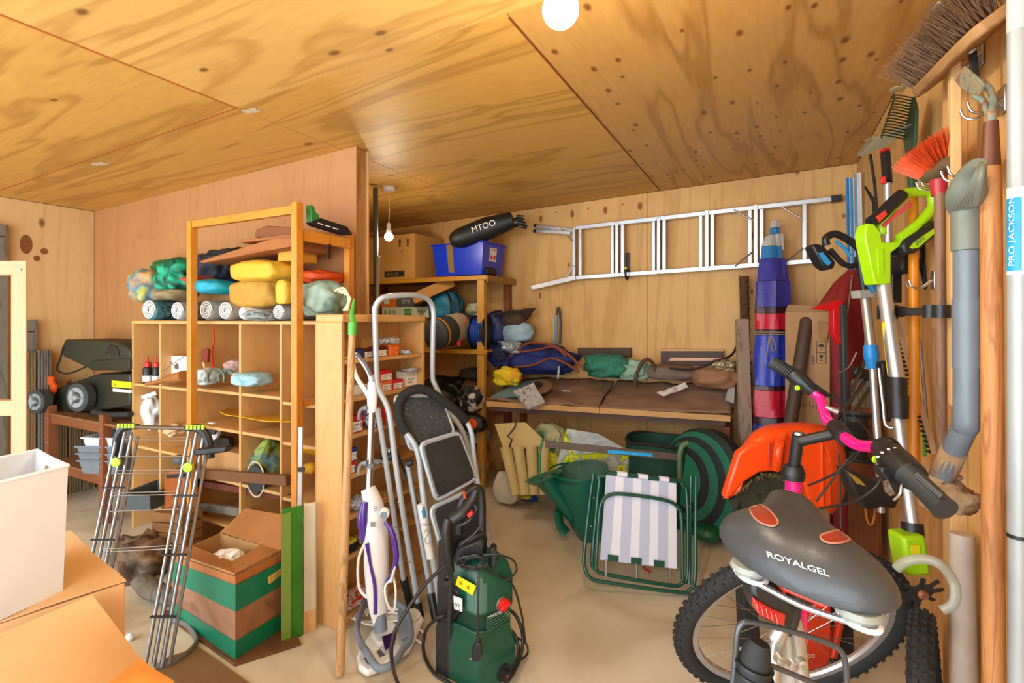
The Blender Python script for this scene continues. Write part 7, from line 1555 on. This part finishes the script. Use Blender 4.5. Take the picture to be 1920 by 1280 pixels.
# things hanging behind the handlebars
t = thing('bellows_tube', 'black ribbed rubber tube standing behind the handlebars', 'tube', P(1603, 820, 2.6))
MB().tube([P(1603, 866, 2.55).lerp(P(1604, 775, 2.6), k / 20) for k in range(21)], [(.062 if k % 2 else .052) if 3 < k < 17 else (.075 if k > 18 or k < 2 else .055) for k in range(21)], 16).build('bellows', mat('bellows_black', '222120', .6, var=.2), t, smooth=True)
t = thing('folded_stand', 'black and chrome folded stand legs leaning behind the handlebars', 'stand', P(1590, 780, 2.7))
for a, b in [((1640, 688), (1560, 800)), ((1650, 700), (1575, 812)), ((1626, 668), (1596, 735))]: MB().tube([P(*a, 2.75), P(*b, 2.65)], .010, 10).build('leg', mat('chrome_dark', '6d7276', .25, .9), t, smooth=True)
MB().box(P(1618, 700, 2.72), (.11, .04, .05), frame(rv - zv * .4)).build('joint_block', BLACK, t, bevel=.008)
MB().tube([P(1566, 688 + 12, 2.7), P(1590, 690, 2.7), P(1606, 660, 2.7)], .004, 6, sm=4).build('wire', STEEL, t, smooth=True)
solo('coiled_rope', 'coil of yellow-orange cord hanging low beside the slats', 'cord', MB().tube([P(1632 + 9 * math.cos(a) , 950 + 34 * math.sin(a), 2.66) for a in [i * PI / 8 for i in range(32)]], .006, 6), mat('amber_cord', 'd98a1c', .5), smooth=True)
t = thing('black_pannier', 'black leather-like tool pouch hanging under the right handlebar grip', 'pouch', P(1640, 930, 2.0))
MB().prism(P3([(1585, 880), (1600, 882), (1650, 905), (1686, 900), (1690, 930), (1680, 955), (1655, 952), (1628, 958), (1605, 930)], 1.95), fv * .07).build('pouch', mat('black_leather', '242424', .45, bump=.3), t, bevel=.01)
MB().prism(P3([(1590, 884), (1612, 898), (1625, 912), (1606, 906)], 1.945), fv * .004).build('yellow_edge', mat('ochre_trim', 'a8842c', .5), t)

# ================================================================ the bicycle
PINK = mat('frame_pink', 'e2147c', .25, var=.03, coat=.5)
rub = mat('grip_rubber', '2b2d2f', .6, var=.06); sad = mat('saddle_vinyl', '3b3d40', .42, var=.08, scale=6, bump=.25)
t = thing('bicycle', 'pink-framed bicycle with wide black sprung saddle, front wheel turned sideways', 'bicycle', V((.12, 1.5, 0)))
# front wheel, steered to the right, leaning with the fork
wc_ = P(1482, 1175, 1.75)
ay = (-fv * .893 - zv * .45).normalized()
wheelset(wc_, ay, .40, t, mat('rim_alloy', 'b4b0ac', .4, .6), 62, .031, 32)
# saddle: lofted sections from the tail to the nose
sc = P(1508, 1040, .87); fwd_ = (P(1490, 905, 1.20) - P(1520, 1085, .80)).normalized(); lft = (P(1345, 985, .98) - P(1680, 1105, .76)).normalized()
nrm_ = fwd_.cross(lft); nrm_ = nrm_ if nrm_.z > 0 else -nrm_
O_ = P(1500, 1052, .835)
sec = [(-.055, .045, -.028, .010), (-.045, .100, -.014, .028), (-.015, .142, 0, .042), (.02, .148, .004, .048), (.055, .138, .006, .048), (.09, .122, .004, .044), (.115, .094, .002, .040), (.14, .078, 0, .038), (.18, .062, -.002, .034), (.24, .054, -.004, .032), (.29, .046, -.010, .028), (.318, .028, -.02, .018)]
m = MB(); ns = 28
for (u, w_, h, th) in sec:
    for j in range(ns):
        a = 2 * PI * j / ns; ca, sa = math.cos(a), math.sin(a)
        x = math.copysign(abs(ca) ** .8, ca) * w_; z = math.copysign(abs(sa) ** .9, sa) * th * (1 if sa > 0 else .65)
        z -= .22 * (abs(x) / .15) ** 2 * .10 if u < .1 else 0
        z -= .012 * math.exp(-(x / .018) ** 2) * (1 if sa > 0 and u < .2 else 0)
        m.v.append(O_ + fwd_ * (u - .025 * (abs(x) / .15) ** 2 * (1 if u < .08 else 0) * -1) + lft * x + nrm_ * (h + z))
k = len(sec)
for i in range(k - 1):
    for j in range(ns): m.f.append((i * ns + j, i * ns + (j + 1) % ns, (i + 1) * ns + (j + 1) % ns, (i + 1) * ns + j))
m.f.append(tuple(range(ns))[::-1]); m.f.append(tuple((k - 1) * ns + j for j in range(ns)))
so = m.build('saddle', sad, t, smooth=2, sub=1)
def on_saddle(px, py, lift=.0):   # point on the saddle surface under a photo pixel
    d = (fv + rv * ((px - CX) / FP) + zv * ((HY - py) / FP)).normalized()
    dg = bpy.context.evaluated_depsgraph_get(); off = V(t['_o'])
    ok, loc, n_, i = so.evaluated_get(dg).ray_cast(cp - off, d)
    return (loc + off - d * lift, n_) if ok else (None, None)
bpy.context.view_layer.update()
gelc = mat('gel_insert', '8e3220', .35, var=.1)
for pts in ([(1407, 950), (1412, 946), (1424, 946), (1440, 955), (1452, 968), (1457, 978), (1450, 984), (1438, 983), (1424, 977), (1412, 965)], [(1541, 1004), (1556, 998), (1580, 992), (1598, 994), (1599, 1004), (1588, 1013), (1568, 1017), (1548, 1014)]):
    sp_ = spline([V((x, y, 0)) for x, y in pts], 3, True); pts = [(p.x, p.y) for p in sp_]
    cx2 = sum(p[0] for p in pts) / len(pts); cy2 = sum(p[1] for p in pts) / len(pts)
    m = MB(); ok = True; lay = []
    for s_ in (1.08, 1.0, .66, .33):
        row = []
        for x, y in pts:
            p = None; f = s_
            while p is None and f > .05: p = on_saddle(cx2 + (x - cx2) * f, cy2 + (y - cy2) * f, .0035)[0]; f -= .06
            row.append(p)
        lay.append(row)
    cpt = on_saddle(cx2, cy2, .0035)[0]
    if cpt is None or any(p is None for l_ in lay for p in l_): continue
    m.v = [p for l_ in lay[1:] for p in l_] + [cpt]; n_ = len(pts)
    for i in range(2):
        for j in range(n_): m.f.append((i * n_ + j, i * n_ + (j + 1) % n_, (i + 1) * n_ + (j + 1) % n_, (i + 1) * n_ + j))
    for j in range(n_): m.f.append((2 * n_ + j, 2 * n_ + (j + 1) % n_, 3 * n_))
    m.build('gel_patch', gelc, so, smooth=True)
    MB().tube(lay[0], .0016, 6, closed=True).build('gel_piping', mat('gel_piping', 'b07868', .5), so)
# lettering projected onto the tail of the saddle
cu = bpy.data.curves.new('t', 'FONT'); cu.body = 'ROYALGEL'; cu.size = 1; cu.offset = .012; ob = bpy.data.objects.new('t', cu); C.objects.link(ob)
me = bpy.data.meshes.new_from_object(ob.evaluated_get(bpy.context.evaluated_depsgraph_get())); bpy.data.objects.remove(ob)
wd = max(v.co.x for v in me.vertices); bmm = bmesh.new(); bmm.from_mesh(me); bmesh.ops.subdivide_edges(bmm, edges=[e for e in bmm.edges if e.calc_length() > .15], cuts=3); bmm.to_mesh(me); bmm.free()
good = True; cs_ = []
for v in me.vertices:
    f = v.co.x / wd; px = 1438 + 118 * f - 4 * v.co.y; py = 1043 + 38 * f - 16 * v.co.y
    p, n_ = on_saddle(px, py, .0022)
    if p is None: good = False; break
    cs_.append(p - V(t['_o']))
if good:
    for v, c2 in zip(me.vertices, cs_): v.co = c2
    me.materials.clear(); me.materials.append(PAPER); o = bpy.data.objects.new('lettering', me); C.objects.link(o); o.parent = so; o['_o'] = t['_o']
for s in (1, -1):   # tail end caps, elastomers, rails
    c_ = O_ + lft * .082 * s - nrm_ * .032 - fwd_ * .012
    e = MB().lathe(c_, -nrm_, [(.030, 0), (.034, .008), (.026, .014), (.026, .020), (.022, .026), (.018, .030)], 20).build('elastomer', mat('pale_elastomer', '8c8f88', .35), t, smooth=True)
    MB().tube([c_ - nrm_ * .022 + (lft * math.cos(a) * .028 - fwd_ * math.sin(a) * .028) for a in [R(d) for d in range(-10, 200, 15)]], .004, 8).build('white_clip', WHITE, e, smooth=True)
    MB().tube([c_ - nrm_ * .022, O_ + lft * .03 * s - nrm_ * .05 + fwd_ * .04, O_ + lft * .022 * s - nrm_ * .045 + fwd_ * .16, O_ + lft * .01 * s - nrm_ * .03 + fwd_ * .27], .0042, 8, sm=5).build('rail', mat('rail_grey', 'a2a5a8', .3, .7), t, smooth=True)
MB().tube([O_ + lft * .075 - nrm_ * .056 - fwd_ * .03, O_ - nrm_ * .058 - fwd_ * .04, O_ - lft * .075 - nrm_ * .056 - fwd_ * .03], .005, 8, sm=5).build('cross_rail', mat('rail_grey', '', 1), t, smooth=True)
MB().prism([O_ - nrm_ * .040 + lft * a - fwd_ * .035 - nrm_ * b for a, b in ((.035, 0), (-.045, 0), (-.03, .010), (.025, .010))], fwd_ * .05).build('red_plate', mat('saddle_red', 'd8382a', .4), t, bevel=.004)
# seat post, clamp, frame tubes
sp0 = O_ - nrm_ * .07 + fwd_ * .05; sp1 = P(1498, 1300, 1.12)
MB().tube([sp0, sp0.lerp(P(1478, 1180, 1.02), 1)], .0155, 14).build('seat_post', BLACK, t, smooth=True)
MB().tube([P(1474, 1160, 1.02), P(1486, 1300, 1.05)], .02, 14).build('seat_tube', ALU, t, smooth=True)
MB().tube([P(1452, 1200, 1.0), P(1470, 1172, 1.0), P(1492, 1172, 1.0), P(1505, 1290, 1.02)], .014, 12, sm=5).build('seat_stay', ALU, t, smooth=True)
MB().tube([P(1448, 1290, 1.0), P(1455, 1215, 1.0), P(1466, 1180, 1.0)], .014, 12, sm=5).build('seat_stay', ALU, t, smooth=True)
for x, y in ((1460, 1232), (1484, 1242), (1500, 1240)): MB().lathe(P(x, y, .97), -fv, [(.011, 0), (.009, .012), (.004, .014)], 10).build('bolt', ALU, t, smooth=True)
MB().prism(P3([(1485, 1128), (1536, 1112), (1540, 1128), (1508, 1142), (1490, 1142)], .98), fv * .03).build('light_bracket', BLACK, t, bevel=.004)
MB().tube([P(1501, 1145, 1.03), P(1505, 1200, 1.05)], .011, 12).build('pink_sticker_tube', PINK, t, smooth=True)
# rear light
lp_ = [(1409, 1098), (1420, 1093), (1440, 1090), (1455, 1093), (1486, 1132), (1492, 1146), (1490, 1172), (1472, 1180), (1425, 1158), (1412, 1130)]
rl = MB().prism(P3(lp_, .90), fv * .045).build('rear_light', BLACK, t, bevel=.008)
MB().prism(P3([(1412, 1120), (1448, 1142), (1474, 1152), (1472, 1176), (1426, 1155), (1414, 1138)], .894), fv * .01).build('red_lens', mat('red_lens', 'b0141c', .12, coat=.8), rl, bevel=.003)
for k in range(5): MB().beam(P(1418 + k * 9, 1130 + k * 5, .892), P(1422 + k * 9, 1148 + k * 5, .892), .0015, .002).build('lens_rib', mat('lens_rib', 'e06a60', .2), rl)
# rack and mudguard
MB().tube(P3([(1372, 1300), (1378, 1240), (1382, 1190), (1390, 1170), (1405, 1166), (1440, 1172), (1500, 1188), (1555, 1206), (1578, 1222), (1586, 1250), (1588, 1300)], .93), .0052, 10, sm=5).build('rack_loop', mat('rack_grey', '55585c', .35, .5), t, smooth=True)
MB().tube(P3([(1382, 1236), (1440, 1246), (1520, 1278), (1545, 1290)], .93), .0048, 10, sm=5).build('rack_cross_bar', mat('rack_grey', '', 1), t, smooth=True)
MB().tube([P(1424, 1203, .92), P(1416, 1235, .92), P(1408, 1300, .92)], [.018, .026, .034], 16, sm=4).build('black_pump', DARK, t, smooth=True)
for y in (1243, 1262): MB().tube([P(1414, y, .92), P(1413, y + 5, .92)], .034, 16).build('pump_ring', BLACK, t, smooth=True)
# head tube, stem, handlebar
hb = P(1480, 905, 1.62); ht = P(1488, 885, 1.6)
MB().tube([P(1486, 1010, 1.62), P(1488, 885, 1.6)], .024, 16).build('head_tube', PINK, t, smooth=True)
MB().tube([P(1487, 898, 1.58), P(1487, 890, 1.58), P(1488, 884, 1.58), P(1488, 872, 1.58)], [.032, .034, .034, .026], 18).build('headset', BLACK, t, smooth=True)
MB().tube([P(1488, 880, 1.58), P(1497, 815, 1.56)], .0175, 16).build('quill', BLACK, t, smooth=True)
MB().lathe(P(1497.5, 812, 1.558), zv, [(.017, -.004), (.0155, .004), (.01, .005)], 16).build('quill_cap', STEEL, t, smooth=True)
MB().tube([P(1499, 827, 1.55), P(1572, 811, 1.5)], .0165, 16).build('stem', BLACK, t, smooth=True)
MB().tube([P(1566, 800, 1.52), P(1584, 820, 1.44)], .024, 16).build('stem_clamp', BLACK, t, smooth=True)
MB().tube([P(1525, 734, 1.66), P(1538, 748, 1.64), P(1550, 785, 1.58), P(1567, 800, 1.53), P(1578, 812, 1.47), P(1592, 825, 1.42), P(1612, 835, 1.38), P(1650, 838, 1.30)], .0158, 16, sm=5).build('handlebar', PINK, t, smooth=True)
MB().tube([P(1525, 734, 1.66), P(1500, 712, 1.68), P(1488, 703, 1.7)], [.020, .028, .026], 16).build('shifter', BLACK, t, smooth=True)
gl = MB().tube([P(1492, 706, 1.7), P(1447, 679, 1.76)], .0215, 16).build('left_grip', rub, t, smooth=True)
for k in range(9): MB().tube([P(1484 - k * 4, 701 - k * 2.4, 1.705 + k * .006), P(1482 - k * 4, 699.8 - k * 2.4, 1.708 + k * .006)], .0232, 14).build('grip_ridge', rub, gl, smooth=True)
MB().tube([P(1648, 838, 1.30), P(1665, 850, 1.26), P(1682, 868, 1.2), P(1712, 895, 1.14)], [.022, .034, .037, .032], 18, sm=3).build('twist_shifter', BLACK, t, smooth=True)
gr_ = MB().tube([P(1700, 886, 1.15), P(1715, 898, 1.13), P(1765, 948, 1.05), P(1772, 955, 1.04)], [.0285, .023, .024, .0255], 18).build('right_grip', rub, t, smooth=True)
for k in range(12):
    a = P(1716, 893, 1.105).lerp(P(1764, 936, 1.03), k / 12); MB().beam(a, a + (P(1722, 893, 1.105) - P(1716, 893, 1.105)) * .9 + zv * .008, .004, .003).build('chevron_ridge', mat('ridge_grey', '55585a', .5), gr_)
for x, y, T_ in ((1495, 727, 1.64), (1641, 861, 1.24)): MB().lathe(P(x, y, T_), -fv, [(.009, 0), (.007, .004)], 14).build('lime_indicator', lime, t, smooth=True)
for k, (x, y) in enumerate([(1642, 850), (1650, 842), (1662, 836), (1674, 834)]): MB().box(P(x + 4, y + 6, 1.2), (.006, .002, .004), frame(rv)).build('gear_mark', PAPER, t)
MB().prism(P3([(1505, 706), (1520, 712), (1560, 740), (1556, 746), (1524, 728)], 1.63), fv * .02).build('brake_lever_clamp', BLACK, t, bevel=.004)
MB().prism(P3([(1655, 876), (1680, 880), (1690, 905), (1696, 930), (1684, 934), (1668, 905), (1652, 885)], 1.17), fv * .03).build('brake_lever_body', BLACK, t, bevel=.004)
MB().prism(P3([(1656, 902), (1664, 898), (1678, 926), (1670, 930), (1660, 922)], 1.165), fv * .003).build('silver_badge', STEEL, t)
text('FORCE', P(1659, 905, 1.16), -zv * .88 + rv * .45, rv + zv * .4, .011, PRINT, t)
MB().tube(P3([(1690, 905), (1688, 925), (1675, 938)], 1.15), .003, 8, sm=4).build('brake_lever', STEEL, t, smooth=True)
for pts, T_ in (([(1558, 744), (1590, 770), (1620, 800), (1640, 825), (1655, 835)], 1.5), ([(1640, 826), (1665, 820), (1685, 832), (1696, 850)], 1.25), ([(1515, 910), (1560, 890), (1600, 860), (1612, 840)], 1.5), ([(1530, 940), (1575, 880), (1600, 850)], 1.48), ([(1537, 953), (1600, 940), (1640, 915), (1658, 885)], 1.3), ([(1577, 990), (1575, 900), (1573, 850)], 1.5), ([(1560, 735), (1580, 760), (1585, 800)], 1.55)):
    MB().tube(P3(pts, T_), .0032, 8, sm=8).build('brake_cable', BLACK, t, smooth=True)
MB().tube([P(1548, 762, 1.58), P(1570, 772, 1.57)], [.006, .010], 10).build('cable_adjuster', ALU, t, smooth=True)
# fork from the head tube down to the hub
MB().tube([P(1486, 1005, 1.62), P(1484, 1060, 1.7), wc_ - ay * -.06], .018, 12, sm=4).build('fork', BLACK, t, smooth=True)
